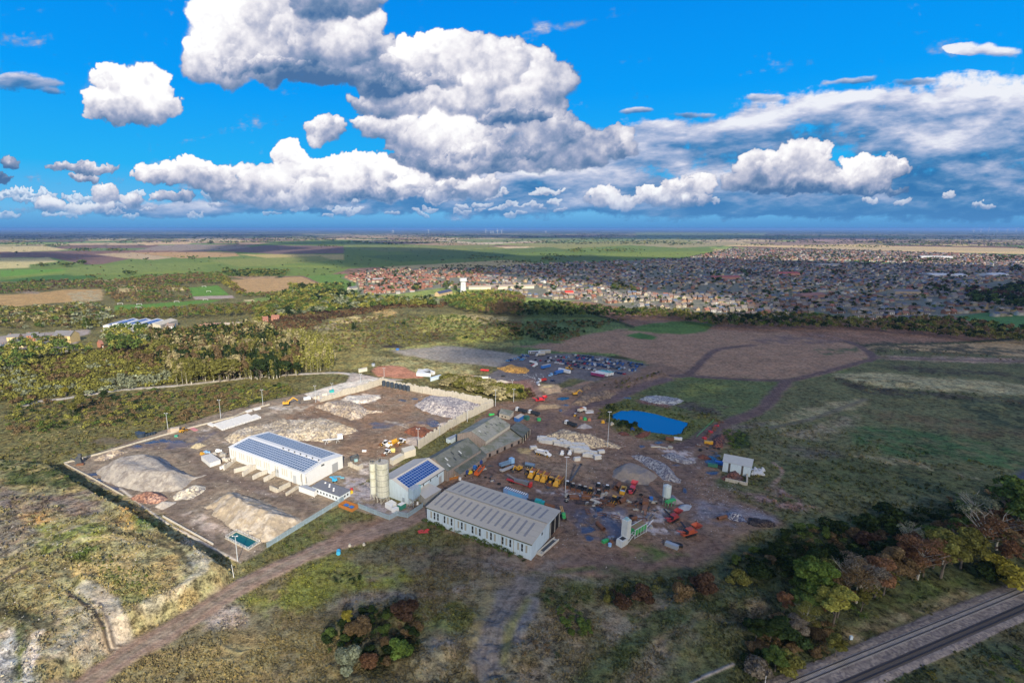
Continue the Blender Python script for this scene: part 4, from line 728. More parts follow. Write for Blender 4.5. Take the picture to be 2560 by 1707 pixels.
# ---------------------------------------------------------------- silos
def silo(label,base,ytop,ybot,rpx,mat,cone=True,legs=6,bands=6,z='f',capm=None,cathk='silo',cage=False):
    g = G(px(z,*base)[0]); d = math.hypot(g[0],g[1]); dep = g[1]*CT+(H-5)*ST; r = rpx/ZM[z][2]*dep/F0; zt = hfor(g,px(z,0,ytop)[0][1]); zb = hfor(g,px(z,0,ybot)[0][1]); t = thing(cathk,label,'silo',(g[0],g[1],0))
    m = MB(); m.cyl((0,0,zb),(0,0,zt),r,n=40,cap=False); m.build('tank',mat,t,smooth=True)
    m = MB(); m.cyl((0,0,zt),(0,0,zt+.05 if not cage else zt+r*.5),r,r*(.97 if not cage else .12),n=40); m.build('tank_top',capm or CONC2,t); m = MB(); m.cyl((0,0,zb),(0,0,max(zb-(.8 if cage else 1.6)*r,.8)),r,.4,n=24,cap=False); m.build('cone',mat,t,smooth=True)
    for k in range(bands): m = MB(); zz = zb+(zt-zb)*k/bands; m.cyl((0,0,zz),(0,0,zz+.16),r+.07,n=40,cap=False); m.build('hoop',DGREY if k else STEEL,t)
    for k in range(legs): 
        a_ = 2*math.pi*k/legs+.3; m = MB(); m.box(math.cos(a_)*r*.92,math.sin(a_)*r*.92,-.2,.32,.32,zb+.6); b_ = 2*math.pi*(k+1)/legs+.3; m.beam((math.cos(a_)*r*.9,math.sin(a_)*r*.9,zb*.1),(math.cos(b_)*r*.9,math.sin(b_)*r*.9,zb*.9),.12); m.build('leg',M('stained_steel_leg',(.42,.40,.34),.7,.2),t)
    m = MB(); n_ = 18
    for k in range(n_): a_ = 2*math.pi*k/n_; b_ = 2*math.pi*(k+1)/n_; m.beam((math.cos(a_)*r,math.sin(a_)*r,zt),(math.cos(a_)*r,math.sin(a_)*r,zt+1.1),.05); m.beam((math.cos(a_)*r,math.sin(a_)*r,zt+1.1),(math.cos(b_)*r,math.sin(b_)*r,zt+1.1),.05)
    m.build('top_rail',M('stained_steel_leg',(.42,.40,.34),.7,.2),t); print(label,'r',r,zb,zt); return t,r,zb,zt
SIL = M('stained_grey_silo',(.50,.49,.40),.6,.12,.35,streak=.35,alt=(.36,.36,.27)); SIL2 = M('stained_cream_silo',(.62,.62,.52),.6,.08,.4,streak=.25,alt=(.52,.51,.38))
t,r,zb,zt = silo('fat stained grey silo on steel legs, the wider of the pair',(457,1045),268,915,127,SIL); m = MB(); m.box(-r*.4,0,zt,.9,.9,.9); m.cyl((-r*.3,.5,zt+.3),(-r*.3,.5,zt+1.4),.4,n=10); m.build('filter_unit',DGREY,t)
t,r,zb,zt = silo('slim pale silo with ladder beside the fat stained one',(270,985),290,880,62,SIL2,legs=4,bands=4); m = MB()
for s_ in (-.25,.25): m.beam((r+.15,s_-.6,0),(r+.15,s_-.6,zt+1),.06)
for k in range(int(zt/.5)): m.beam((r+.15,-.85,k*.5+.2),(r+.15,-.35,k*.5+.2),.05)
m.build('ladder',M('rusty_ladder',(.30,.20,.09),.8,.2),t); m = MB(); m.box(.2,0,zt,.8,.8,1.1); m.cyl((-.8,.4,zt),(-.8,.4,zt+1.),.35,n=8); m.build('filter_unit',DGREY,t)
SW = M('white_green_silo',(.55,.62,.60),.5,.14,.8,streak=.35); silo('lone white silo with green rim on a tall steel frame',(1290,455),112,315,78,SW,legs=4,bands=1,z='e',capm=SW,cage=True)
# ---------------------------------------------------------------- the old sheds
PA = px('g',437,1247)[0]; PB = px('g',1062,847)[0]; eh1 = eh_from(PA,px('g',440,1440)[0])
o1 = gable('old_shed','old dark mossy-roofed shed behind the solar workshop with holes in its roof',PA,PB,eh1,px('g',178,1000)[0],TIMB,ASB2,.3); L_,hw_ = o1['L'],o1['hw']
for i,(u,v,k) in enumerate(((.40,.67,0),(.56,.50,1),(.50,.37,0),(.34,.33,0),(.19,.56,1),(.12,.22,1))): roof_patch(o1,'roof_hole' if k == 0 else 'rooflight',L_*u-.4,L_*u+.4,hw_*(v-.11),hw_*(v+.11),DARK if k == 0 else M('pale_patch',(.6,.6,.57),.6),.02)
PA = px('g',1150,692)[0]; PB = px('g',1607,387)[0]; eh2 = eh1*1.25
o2 = gable('old_shed','old lichen-yellow shed with high side wall next to the concrete block wall',PA,PB,eh2,px('g',882,503)[0],TIMB,ASB,.3); L_,hw_ = o2['L'],o2['hw']; wpanel(o2,'side_cladding',0,.1,L_-.1,eh2*.72,eh2-.1,CREAM)
for i,(u,v,k) in enumerate(((.84,.46,0),(.70,.50,0),(.60,.66,0),(.43,.73,0),(.22,.40,0),(.16,.70,1))): roof_patch(o2,'roof_hole' if k == 0 else 'rooflight',L_*u-.35,L_*u+.35,hw_*(v-.08),hw_*(v+.08),DARK if k == 0 else M('pale_patch',(.6,.6,.57),.6),.02)
l1,P_ = block('lean_to','dark mossy lean-to along the old shed nearest the solar workshop',px('g',682,1302,1165,967,1065,872,566,1212),0,TIMB,ASB2,zs=(3.0,3.0,4.4,4.4),over=.3)
l2,P_ = block('lean_to','long lichen-covered lean-to facing the brown yard road',px('g',1168,917,1842,622,1612,445,1055,815),0,TIMB,ASB,zs=(3.2,3.2,4.8,4.8),over=.3)
m = MB(); a_,b_ = P_[0],P_[1]
for k in range(9):
    if k % 2: continue
    u = .06+.1*k; p_ = a_+(b_-a_)*u; w_ = a_+(b_-a_)*(u+.05); n_ = np.array([(b_-a_)[1],-(b_-a_)[0],0]); n_ = n_/np.linalg.norm(n_)*.05; m = MB(); m.add([tuple(np.array([q_[0],q_[1],z_])+n_) for q_,z_ in ((p_,0.),(w_,0.),(w_,2.2),(p_,2.2))],[(0,1,2,3)]); m.build('doorway',DARK,l2)
ca,P_ = block('open_barn','open-sided barn with a single mossy roof at the end of the old sheds',px('g',1845,618,1973,466,1755,328,1615,443),0,DARK,ASB2,zs=(4.0,4.0,5.8,5.8),over=.3)
for k in range(4): u = k/3; p_ = P_[0]+(P_[1]-P_[0])*u; n_ = (P_[0]-P_[3])/np.linalg.norm(P_[0]-P_[3]); m = MB(); m.box(p_[0]+n_[0]*.4,p_[1]+n_[1]*.4,0,.35,.35,4.0); m.build('post',CREAM,ca)
bx,P_ = block('container_cabin','grey steel cabin with blue end between the old sheds and block wall',px('g',495,668,612,592,600,556,412,640),0,PALEB,M('grey_steel_top',(.30,.33,.36),.6,.1),zs=(2.9,2.9,2.9,2.9),over=.05)
# ---------------------------------------------------------------- cabins and small buildings
pc,P_ = block('site_office','long single-storey site office with flat grey roof and row of windows',px('a',1995,1250,2180,1140,1700,967,1522,1078),0,M('office_panels',(.60,.66,.69),.6,.04,streak=.1),M('grey_felt_roof',(.16,.165,.18),.8,.1),zs=(3.2,)*4,over=.25)
for k in range(8):
    u = .08+.112*k; p_ = P_[3]+(P_[0]-P_[3])*u; w_ = P_[3]+(P_[0]-P_[3])*(u+.045); d = P_[0]-P_[3]; n_ = np.array([d[1],-d[0],0])/np.linalg.norm(d)*.06; m = MB(); m.add([tuple(np.array([q_[0],q_[1],z_])+n_) for q_,z_ in ((p_,1.1),(w_,1.1),(w_,2.2),(p_,2.2))],[(0,1,2,3)]); m.build('window',DARK,pc)
for k in range(3):
    u = .15+.27*k; p_ = P_[0]+(P_[1]-P_[0])*u; w_ = P_[0]+(P_[1]-P_[0])*(u+.13); d = P_[1]-P_[0]; n_ = np.array([d[1],-d[0],0])/np.linalg.norm(d)*.06; m = MB(); m.add([tuple(np.array([q_[0],q_[1],z_])+n_) for q_,z_ in ((p_,1.1),(w_,1.1),(w_,2.2),(p_,2.2))],[(0,1,2,3)]); m.build('window',DARK,pc)
for k in range(5): c = (P_[0]*(.2+.12*k)+P_[2]*(.8-.12*k)); m = MB(); m.box(c[0]+(k % 2)*1.2,c[1],3.33,.8,.8,.45); m.build('roof_cowl',WHT,pc)
wc,P_ = block('white_container','white steel container below the corner of the white warehouse',px('a',1555,1165,1605,1128,1400,1050,1290,1072),0,WHITE,M('grey_top',(.33,.35,.38),.6,.1),zs=(3.0,)*4,over=.05)
sm,P_ = block('stone_hut','small stone hut with ridged grey roof beside the parked tipper lorries',px('g',1595,215,1672,130,1440,85,1405,172),0,CREAM,ASB,zs=(3.1,3.6,3.9,3.1),over=.3)
for k in range(2): u = .3+.3*k; p_ = P_[3]+(P_[0]-P_[3])*u; m = MB(); m.box(p_[0],p_[1],0.8,1.0,.3,1.1,rz=math.atan2((P_[0]-P_[3])[1],(P_[0]-P_[3])[0])); m.build('window',DARK,sm)
wsd,P_ = block('small_shed','small white steel shed with pale roof beside the scrap heap',px('E',1797,797,2068,852,2086,776,1812,724),0,PALEB,M('pale_fibre_roof',(.50,.49,.44),.8,.12,.3,streak=.15),zs=(6.0,6.0,7.2,7.2),over=.4)
for u0 in (.20,.67): d = P_[1]-P_[0]; n_ = np.array([d[1],-d[0],0])/np.linalg.norm(d)*.05; m = MB(); m.add([tuple(P_[0]*[1,1,0]+d*u+n_+np.array([0,0,z_])) for u,z_ in ((u0,0.),(u0+.075,0.),(u0+.075,5.7),(u0,5.7))],[(0,1,2,3)]); m.build('open_slot',M('shadowed_slot',(.10,.09,.085),.8),wsd)
def cabin(label,z,Q_,h,wall,roof,cat='container',name='steel_container'): t,P_ = block(name,label,px(z,*Q_),0,wall,roof,cat=cat,zs=(h,)*4,over=.04); return t,P_
CR = M('cream_container',(.66,.60,.47),.6,.06,streak=.15); cabin('cream stacked container nearest the silos beside the fence','h',(880,980,1185,810,1080,770,790,925),3.0,CR,CR); cabin('cream container farthest from the silos beside the block wall','h',(1180,760,1490,665,1420,560,1105,650),4.2,CR,CR)
m = MB()
for k in range(3): m.box(0,0,0,1,1,1)
cabin('white generator box nearest the silo legs','f',(640,1100,715,1070,620,1010,550,1040),2.4,WHT,WHT,'generator','generator'); cabin('white generator box with black base beside the green tank','f',(620,1150,655,1110,540,1050,487,1075),2.4,WHT,WHT,'generator','generator'); cabin('small white tank box nearest the palisade fence','f',(680,1205,762,1160,700,1138,618,1180),2.2,WHT,WHT,'tank','tank'); cabin('white-topped green fuel tank beside the workshop gable','f',(800,1130,900,1075,820,1050,730,1105),2.4,M('green_tank',(.03,.19,.14),.5),WHT,'tank','tank')
cabin('blue site cabin with white windows near the stone hut','i',(685,420,818,335,735,305,590,385),2.8,BLUP,M('cream_cabin_top',(.52,.46,.38),.7),'cabin','site_cabin'); cabin('dark green container beside the blue site cabin','i',(880,385,945,365,890,335,810,355),2.6,M('dark_green_box',(.03,.14,.10),.6),M('dark_green_box',(.03,.14,.10),.6))
cabin('white block-walled store beside the rubble by the white warehouse','B',(95,1010,200,975,110,915,10,940),2.6,WHITE,M('cluttered_top',(.5,.49,.47),.8,.4,1.5),'store','store')
for i,(Q_,lb) in enumerate((((1335,1107,1475,1118,1475,1095,1350,1082),'long pale grey storage container nearest the tanks'),((1425,1098,1480,1110,1470,1080,1350,1066),'pale container behind the nearest long grey one'),((1495,1100,1520,1092,1440,1065,1405,1068),'white container behind the two pale ones'),((1475,1162,1585,1130,1570,1122,1470,1150),'light blue container lying apart by the white van'))): cabin(lb,'L',Q_,2.7,PALEB if i in (0,3) else WHITE,PALEB if i == 3 else WHITE)
cabin('cream cabin with dark windows beside the track bend','L',(770,1078,855,1062,850,1050,768,1066),2.6,CR,CR,'cabin','site_cabin')
# ---------------------------------------------------------------- block walls, kerbs, bays
def wall_run(name,label,P_,h,th,mat,cat='wall',blocks=False,cap=None):
    P_ = [np.array(q) for q in P_]; o0 = P_[0]; t = thing(name,label,cat,(o0[0],o0[1],0)); m = MB(); R_ = random.Random(len(label)); cm = MB(); hs = h if isinstance(h,(list,tuple)) else [h]*len(P_)
    for i in range(len(P_)-1):
        a,b = P_[i]-o0,P_[i+1]-o0; d = b-a; L = np.hypot(*d); rz = math.atan2(d[1],d[0]); za = float(hgt(P_[i][:1],P_[i][1:])[0]) if not blocks else 0
        if blocks:
            n = max(1,int(L/1.6))
            for j in range(n):
                k = (j+.5)/n; rows = int(round((hs[i]+(hs[i+1]-hs[i])*k)/.8)); rows += R_.choice((0,0,0,0,-1,1)) if rows > 2 else 0
                c = a+d*k; m.box(c[0]+R_.uniform(-.02,.02),c[1]+R_.uniform(-.02,.02),-.3,L/n-.03,th,rows*.8+.3,rz=rz)
                for r_ in range(rows):
                    if R_.random() < .5: m.box(c[0],c[1],r_*.8+.03,L/n-.12,th+.05+R_.random()*.04,.72,rz=rz)
                if R_.random() < .5: 
                    for s_ in (-.25,.25): cm.box(c[0]+math.cos(rz)*s_*L/n,c[1]+math.sin(rz)*s_*L/n,rows*.8,.4,.4,.12,rz=rz)
        else: m.box((a+b)[0]/2,(a+b)[1]/2,-.4,L+th*.5,th,hs[i]+.4,rz=rz)
    m.build('block_course' if blocks else 'wall_body',mat,t)
    if cm.v: cm.build('block_stud',mat,t)
    return t
wall_run('block_wall','tall pale concrete block wall running beside the old sheds',[G(p) for p in px('C',1303,452,1150,530,960,622,780,735,575,868)],5.8,1.0,CREAM,blocks=True)
wall_run('block_wall','tall pale concrete block wall along the far side of the yard, behind the grey heap',[G(p) for p in px('C',210,240,560,312,900,375,1300,452)],5.8,1.0,CREAM,blocks=True)
wall_run('block_wall','white block wall climbing to the far corner with the black tanks',[G(p) for p in px('B',1180,410,1400,348,1600,300,1800,232)],[2.4,5.2,5.6,5.8],1.0,CREAM,blocks=True)
wall_run('kerb_wall','low cream wall along the far left edge of the yard, behind the white bales',[G(p) for p in px('A',48,1015,400,918,640,850,1020,738,1420,632,1700,562)]+[G(p) for p in px('B',480,495,680,440)],1.0,.4,CREAM)
wall_run('kerb_wall','low pale wall at the foot of the dark bank',[G(p) for p in px('I',42,428,330,580,620,740)],.8,.4,CREAM); wall_run('kerb_wall','broken pale wall above the green settling pool',[G(p) for p in px('I',1010,945,1240,1075,1500,1220)],.8,.4,CONC)
BAY = [((235,1078,300,1030,358,980),'left-most'),((335,1105,410,1085,510,1060),'second'),((420,1138,490,1095,560,1058),'third'),((520,1172,580,1140,655,1110),'fourth'),((630,1192,680,1165,735,1135),'fifth')]
for P_,lb in BAY: wall_run('bay_wall',lb+' grey concrete block divider along the white warehouse front',[G(p) for p in px('B',*P_)],[2.4]*3,.8,CONC,blocks=True,cat='block wall')
wall_run('bay_wall','white L-shaped block bay nearest the white container',[G(p) for p in px('B',688,1268,755,1296,885,1232)],2.4,.8,CREAM,blocks=True,cat='block wall'); wall_run('bay_wall','straight block wall running down to the grass verge by the white container',[G(p) for p in px('B',845,1328,965,1250)],2.0,.8,CREAM,blocks=True,cat='block wall')
wall_run('bay_wall','white block bay at the loading end of the white warehouse',[G(p) for p in px('B',1455,1035,1550,1075,1595,1050)],2.4,.8,CREAM,blocks=True,cat='block wall')
wall_run('bay_wall','pale block front of the dark scrap heap by the small shed',[G(p) for p in px('E',1815,985,2025,1030,2028,940)],1.6,.8,CREAM,blocks=True,cat='block wall')
PAL = M('palisade_steel',(.30,.40,.46),.55,.1)
def palisade(label,P_,h=2.6):
    P_ = [np.array(q) for q in P_]; o0 = P_[0]; t = thing('palisade_fence',label,'fence',(o0[0],o0[1],0)); m = MB(); r_ = MB()
    for i in range(len(P_)-1):
        a,b = P_[i]-o0,P_[i+1]-o0; d = b-a; L = np.hypot(*d); rz = math.atan2(d[1],d[0]); n = int(L/.32)
        for j in range(n): c = a+d*(j+.5)/n; m.box(c[0],c[1],0.05,.2,.05,h,rz=rz,tx=.6)
        for z_ in (.4,h-.5): r_.beam((a[0],a[1],z_),(b[0],b[1],z_),.06)
        for j in range(int(L/5.5)+1): c = a+d*j*5.5/L; pm = MB(); pm.box(c[0],c[1],0,.14,.14,h,rz=rz); pm.build('post',PAL,t)
    m.build('pale_panel',PAL,t); r_.build('rail',PAL,t)
palisade('grey palisade fence from the settling pool up to the site office',[G(p) for p in px('I',2030,1252)+px('F',30,915,235,790)]); palisade('grey palisade fence zigzagging below the silos',[G(p) for p in px('F',375,858,550,930,680,978,755,935,860,958,1012,852)])
# ---------------------------------------------------------------- settling pool and ponds
def pool(name,label,P_,mat,z,kind=True,lip=None):
    P_ = [np.array(q) for q in P_]; c = sum(P_)/len(P_); m = MB(); n = len(P_); m.add([(p[0],p[1],z) for p in P_],[tuple(range(n))]); o = m.build(name,mat)
    if o.data.polygons[0].normal.z < 0: o.data.flip_normals()
    struct(o); return o
def water(name,col,r=.06): 
    m,N = mat_new(name); p = N.node('ShaderNodeNewGeometry').outputs['Position']; bp = N.node('ShaderNodeBump',{'Height': N.noise(p,1.3,3,.6),'Strength': .05,'Distance': .2}); out_p(N,col,r,bp.outputs[0]); return m
PP = [G(p) for p in px('I',1625,1160,1730,1095,1960,1200,1845,1275)]
pool('pool_water','',PP,water('green_water',(.012,.10,.095)),.12); c = sum(PP)/4
for i in range(4): pass
t = thing('pool_rim','cream rim wall with white rails round the green settling pool','railing',(c[0],c[1],0)); m = MB(); r_ = MB()
for i in range(4):
    a,b = PP[i]-c,PP[(i+1) % 4]-c; d = b-a; L = np.hypot(*d); m.box((a+b)[0]/2,(a+b)[1]/2,-.4,L+.6,.5,.85,rz=math.atan2(d[1],d[0]))
    for k in range(int(L/2)+1): q_ = a+d*k*2/L; r_.beam((q_[0],q_[1],.4),(q_[0],q_[1],1.5),.07)
    for z_ in (1.0,1.5): r_.beam((a[0],a[1],z_),(b[0],b[1],z_),.07)
m.build('rim',CREAM,t); r_.build('handrail',WHT,t)
pool('pond_water','',POND,water('blue_pond',(.002,.125,.34),.22),-.55)
pool('pond_water','',[G(p) for p in px('E',160,190,215,172,280,170,290,182,220,200)],water('small_pond',(.02,.06,.09)),.08)
# ---------------------------------------------------------------- stockpiles
def pile(label,z,front,back,h,mat,slope=.72,name='stockpile',rn=.5,step=.9,cat='stockpile',grp=None,crater=0.,rim=1.6):
    P_ = [G(p) for p in px(z,*front)]+[G0(p,h*.75) for p in px(z,*back)]; A_ = np.array(P_); x0,y0 = A_.min(0)-1; x1,y1 = A_.max(0)+1; nx = min(int((x1-x0)/step)+2,190); ny = min(int((y1-y0)/step)+2,190)
    X,Y = np.meshgrid(np.linspace(x0,x1,nx),np.linspace(y0,y1,ny)); d = pdist(P_,X.ravel(),Y.ravel()).reshape(X.shape); n = fbm(X/7,Y/7,4,.55,91+int(h*7)); n2 = fbm(X/1.3,Y/1.3,3,.6,92); n3 = fbm(X/16,Y/16,3,.5,95)
    d2 = d+2.4*(n-.5)*min(1,h/3); Z = np.minimum(d2*slope,h*((.62+.76*n3) if not crater else (.9+.2*n3))); Z = Z+(n2-.5)*rn*1.5+(n-.5)*rn*1.6
    if crater: Z = Z-crater*sstep(d2,h/slope*rim*.75,h/slope*rim*1.4)
    Z = np.where(d > -.8,Z,-.5); Z = Z+hgt(X,Y); c = (float(A_[:,0].mean()),float(A_[:,1].mean()),0.); Fg = grid_faces(*X.shape); keep = (d.ravel()[Fg] > -1.2).any(1)
    o = mesh_np(name,np.stack([X-c[0],Y-c[1],Z],-1).reshape(-1,3),Fg[keep],mat,smooth=True); o.location = c; tag(o,label,cat,grp); return o
def PM(name,col,alt,spk=.45,ss_=1.1,var=.26): return M(name,col,.95,var,.3,bump=1.,spk=spk*1.15,spk_s=ss_*.8,alt=alt)
pile('huge flat-topped grey gravel heap at the left end of the yard','I',(335,495,420,590,580,660,740,690,1080,705,1200,680,1300,590,1455,530),(1330,480,1210,430,970,290,860,300,700,320,560,340,440,390),6.5,PM('grey_gravel',(.35,.315,.275),(.23,.20,.175),.12,.8),crater=1.8,rn=.35)
pile('red-brown shredded heap at the foot of the left bank','I',(690,760,760,800,880,830,1000,810,1100,760),(1090,720,990,675,850,670,760,700),3.2,PM('brown_shreds',(.25,.125,.085),(.36,.22,.17),.6,1.6)); pile('pale stone rubble heap beside the red-brown one','I',(1110,740,1140,780,1300,770,1420,700,1455,640),(1400,605,1300,610,1180,670),2.8,PM('pale_rubble',(.52,.47,.38),(.42,.36,.27),.5,1.2))
pile('small pale grey cone below the red-brown heap','I',(915,850,1010,872,1160,800),(1080,770,990,775),2.6,PM('pale_grit',(.46,.42,.37),(.38,.34,.3),.1),rn=.1); pile('broad tan sand and chalk heap beside the settling pool','I',(1380,820,1430,855,1500,870,1500,930,1600,1010,1720,1075,1850,1120,2000,1190,2080,1180,2352,1010),(2352,890,2100,770,1900,690,1740,640,1650,630,1530,700,1420,770),6.0,PM('tan_sand',(.36,.29,.205),(.50,.43,.34),.14,1.0),rn=.8,slope=.55)
pile('long tan rubble ridge behind the white warehouse','B',(195,745,270,815,520,840,1000,790,1260,803,1400,745,1545,690),(1460,610,1330,565,1200,530,1080,565,820,550,640,605,300,675,210,720),4.8,PM('mixed_rubble',(.36,.295,.21),(.47,.41,.33),.45,1.3),rn=.9)
pile('brown rubble heap by the start of the white block wall','B',(1130,460,1350,540,1480,592,1590,570,1640,525,1800,500),(1795,478,1640,450,1560,400,1400,370,1190,405),4.4,PM('brown_rubble',(.33,.26,.19),(.44,.37,.30),.45,1.3),rn=.8); pile('low white chalky heap below the black tanks','B',(1385,395,1480,425,1640,420,1780,370),(1740,330,1600,340,1430,335),2.0,PM('chalk',(.56,.52,.46),(.45,.39,.33),.3),rn=.5)
pile('grey brick rubble heap in the corner of the block walls','C',(530,440,620,500,800,555,965,575,1130,490,1225,437),(1190,400,1000,355,760,330,650,318,590,360),5.0,PM('grey_brick',(.37,.335,.325),(.29,.26,.26),.5,1.3),rn=.5,slope=.6); pile('dark red-brown heap against the tall block wall','C',(435,700,520,748,620,755,735,692),(640,645,520,628,480,650),3.0,PM('rust_soil',(.19,.068,.035),(.13,.05,.03),.3)); pile('pinkish gravel heap by the lamp at the end of the tall block wall','C',(370,785,440,812,560,850,640,770),(560,740,450,745),2.6,PM('pink_gravel',(.38,.32,.285),(.33,.28,.25),.2)); pile('low pale spoil strip against the middle of the tall block wall','C',(760,625,800,645,860,640,900,610),(860,600,790,606),1.2,PM('pink_gravel',(.38,.32,.285),None,.2))
TR = PM('tan_rubble',(.44,.355,.245),(.36,.29,.215),.6,1.3); pile('long tan rubble heap behind the stacked concrete slabs','D',(550,195,700,215,880,262,1060,275,1240,262,1350,278,1500,250),(1380,195,1180,138,1000,105,860,58,800,48,700,78,600,125),5.6,TR,rn=.9); pile('fine brown sand heap in front of the grey stone ridge','D',(1290,560,1400,600,1640,635,1735,552),(1730,500,1620,432,1480,392,1380,405,1310,450),3.6,PM('dull_sand',(.285,.235,.19),(.23,.2,.185),.08),rn=.2)
GR = PM('grey_stone',(.29,.28,.285),(.22,.205,.215),.6,1.5); pile('grey crushed stone ridge behind the brown sand heap','D',(1480,350,1600,425,1740,525,1800,585,1960,612),(1970,545,1850,425,1700,345,1560,308),3.2,GR,rn=.4); pile('low grey stone spread nearest the white shed track','D',(1770,345,1880,400,2040,440,2120,415),(2000,350,1880,305,1800,320),1.5,GR,rn=.4)
RS = PM('red_soil',(.16,.058,.035),(.12,.045,.032),.3,1.6); pile('dark red soil cone beside the blue pond','E',(918,545,960,572,1020,568,1080,520),(1080,480,1010,480),3.4,RS); pile('small dark red heap left of the pond-side cone','E',(755,520,800,545,880,540),(860,500,780,490),1.8,RS); pile('dark red soil heap beside the blue puddle','E',(1518,745,1580,780,1680,775),(1640,715,1560,708),2.4,RS); pile('grey cone behind the dark tipper lorry','G',(1335,1062,1430,1065,1525,1058),(1460,1000,1390,990),3.2,PM('pale_grit2',(.34,.32,.33),(.28,.26,.28),.1))
pile('grey-pink aggregate heap behind the lone white silo','D',(1850,812,1920,825,1990,812),(1960,750,1890,700,1860,720),3.0,PM('grey_pink_grit',(.32,.27,.26),None,.1),rn=.1); pile('pale blue-grey gravel fan right of the lone silo','D',(1930,860,1990,892,2050,880,2085,835),(2030,800,1970,800),2.0,PM('blue_grit',(.34,.38,.44),(.3,.33,.38),.1),rn=.1)
pile('orange woodchip heap beside the car compound','G',(560,472,640,512,740,522,840,522,895,488),(800,452,720,430,690,424,620,445),3.8,PM('woodchip',(.52,.29,.075),(.42,.22,.06),.4,1.2),rn=.5); pile('cream sand heap behind the row of young trees','G',(500,608,600,617,718,610),(690,590,600,574),2.4,PM('cream_sand',(.45,.40,.33),None,.1),rn=.2); pile('brown sand heap below the red screening machine','G',(905,862,1000,877,1150,867,1190,842),(1110,806,1040,815,980,815),2.8,PM('brown_sand',(.29,.215,.14),(.24,.18,.12),.15),rn=.4)
DT = PM('dug_earth',(.22,.155,.105),(.16,.115,.085),.4,.8); pile('dug earth heaps beside the lone yellow excavator','G',(1280,825,1400,845,1500,806,1650,775,1740,722),(1620,694,1450,704,1350,745),2.8,DT,rn=1.); pile('rough earth mound above the small pond','G',(1180,690,1260,720,1330,720,1480,670),(1460,620,1300,640,1220,650),2.2,DT,rn=.8)
SCR = PM('scrap_metal',(.15,.06,.045),(.08,.05,.05),.8,2.2); pile('dark tangled scrap heap in front of the small white shed','E',(1762,960,1800,985,1900,1000,2010,1008),(2010,920,1930,880,1860,872,1790,900),3.6,SCR,rn=1.2,slope=1.2,cat='scrap heap'); pile('scrap heap along the track above the hollow','E',(1680,600,1700,660,1790,665,1810,560),(1790,520,1720,530),2.0,SCR,rn=1.,slope=1.2,cat='scrap heap')
pile('mixed coloured rubbish heap right of the lone silo','E',(1830,1310,1860,1360,1950,1385,2040,1395),(2000,1320,1900,1280,1850,1285),2.0,PM('litter',(.30,.29,.31),(.10,.12,.2),.9,2.4),rn=.9,slope=1.1,cat='rubbish heap'); pile('black tyre heap beside the coloured rubbish','E',(2030,1400,2120,1440,2210,1462,2310,1420),(2200,1345,2060,1318),2.2,PM('old_tyres',(.035,.03,.032),(.07,.05,.04),.9,2.2),rn=.9,slope=1.1,cat='tyre heap')
pile('grey boulder heap above the blue pond','E',(980,190,1150,235,1320,248,1412,205),(1250,150,1130,145,1050,135),2.4,PM('grey_boulders',(.32,.33,.35),(.24,.25,.27),.5,1.1),rn=.8); pile('brown-grey heap at the far left kerb','I',(330,395,420,400,560,350,665,312),(570,275,450,300),2.6,PM('brown_rubble',(.33,.26,.19),None),rn=.5); pile('small sandy heap near the pink slab','I',(1285,268,1350,282,1440,245),(1380,215,1310,225),2.,PM('cream_sand2',(.42,.35,.22),None,.15)); pile('sandy heap inside the loading end of the white warehouse','B',(1440,910,1510,925,1580,900),(1540,880,1470,882),2.,PM('brown_sand',(.29,.215,.14),None))
pile('low flattened spoil mound by the dark tipper','b',(870,850,1000,860,1160,815),(1080,790,920,780),1.2,PM('yellow_sand',(.50,.39,.22),None,.2),rn=.3)
# ---------------------------------------------------------------- vehicles
def wheel(m,x,y,r,w=.3): m.cyl((x,y-w/2,r),(x,y+w/2,r),r,n=14)
def wheels(t,xs,hy,r,w=.35,rim=None):
    for x in xs:
        for s in (-1,1):
            m = MB(); wheel(m,x,s*hy,r,w); o = m.build('wheel',TYRE,t)
            if rim: m = MB(); m.cyl((x,s*(hy+w/2+.01)-.02,r),(x,s*(hy+w/2+.01)+.02,r),r*.5,n=10); m.build('hub',rim,o)
def car(name,col,label,loc,rz,group=None,body=0,cat='car'):
    t = thing(name,label,cat,loc,rz,group); m = MB()
    if body == 0:
        m.side([(-2.15,.35),(-2.2,.85),(-1.95,1.0),(-1.2,1.02),(1.0,.98),(2.0,.82),(2.2,.55),(2.15,.3)],-.86,.86); m.side([(-1.75,1.0),(-1.25,1.44),(.35,1.47),(1.15,.97)],-.72,.72)
    else:
        m.side([(-2.6,.4),(-2.6,2.15),(-2.4,2.3),(1.0,2.3),(1.75,1.45),(2.5,1.2),(2.65,.5),(2.6,.4)],-.98,.98)
    m.build('body',col,t); m = MB()
    if body == 0: m.side([(-1.66,1.05),(-1.25,1.39),(.33,1.42),(1.02,1.0)],-.74,.74); m.side([(.40,1.44),(1.10,1.0),(1.14,1.02),(.42,1.48)],-.62,.62); m.side([(-1.78,1.04),(-1.70,1.0),(-1.27,1.42),(-1.30,1.46)],-.62,.62)
    else: m.side([(.95,1.5),(1.05,2.2),(1.1,2.22),(1.78,1.5)],-.88,.88); m.side([(.3,1.5),(.3,2.0),(1.0,2.0),(1.5,1.5)],-1.0,1.0)
    m.build('window',GLASSM,t); wheels(t,(-1.35,1.38),.80,.33,.22); return t
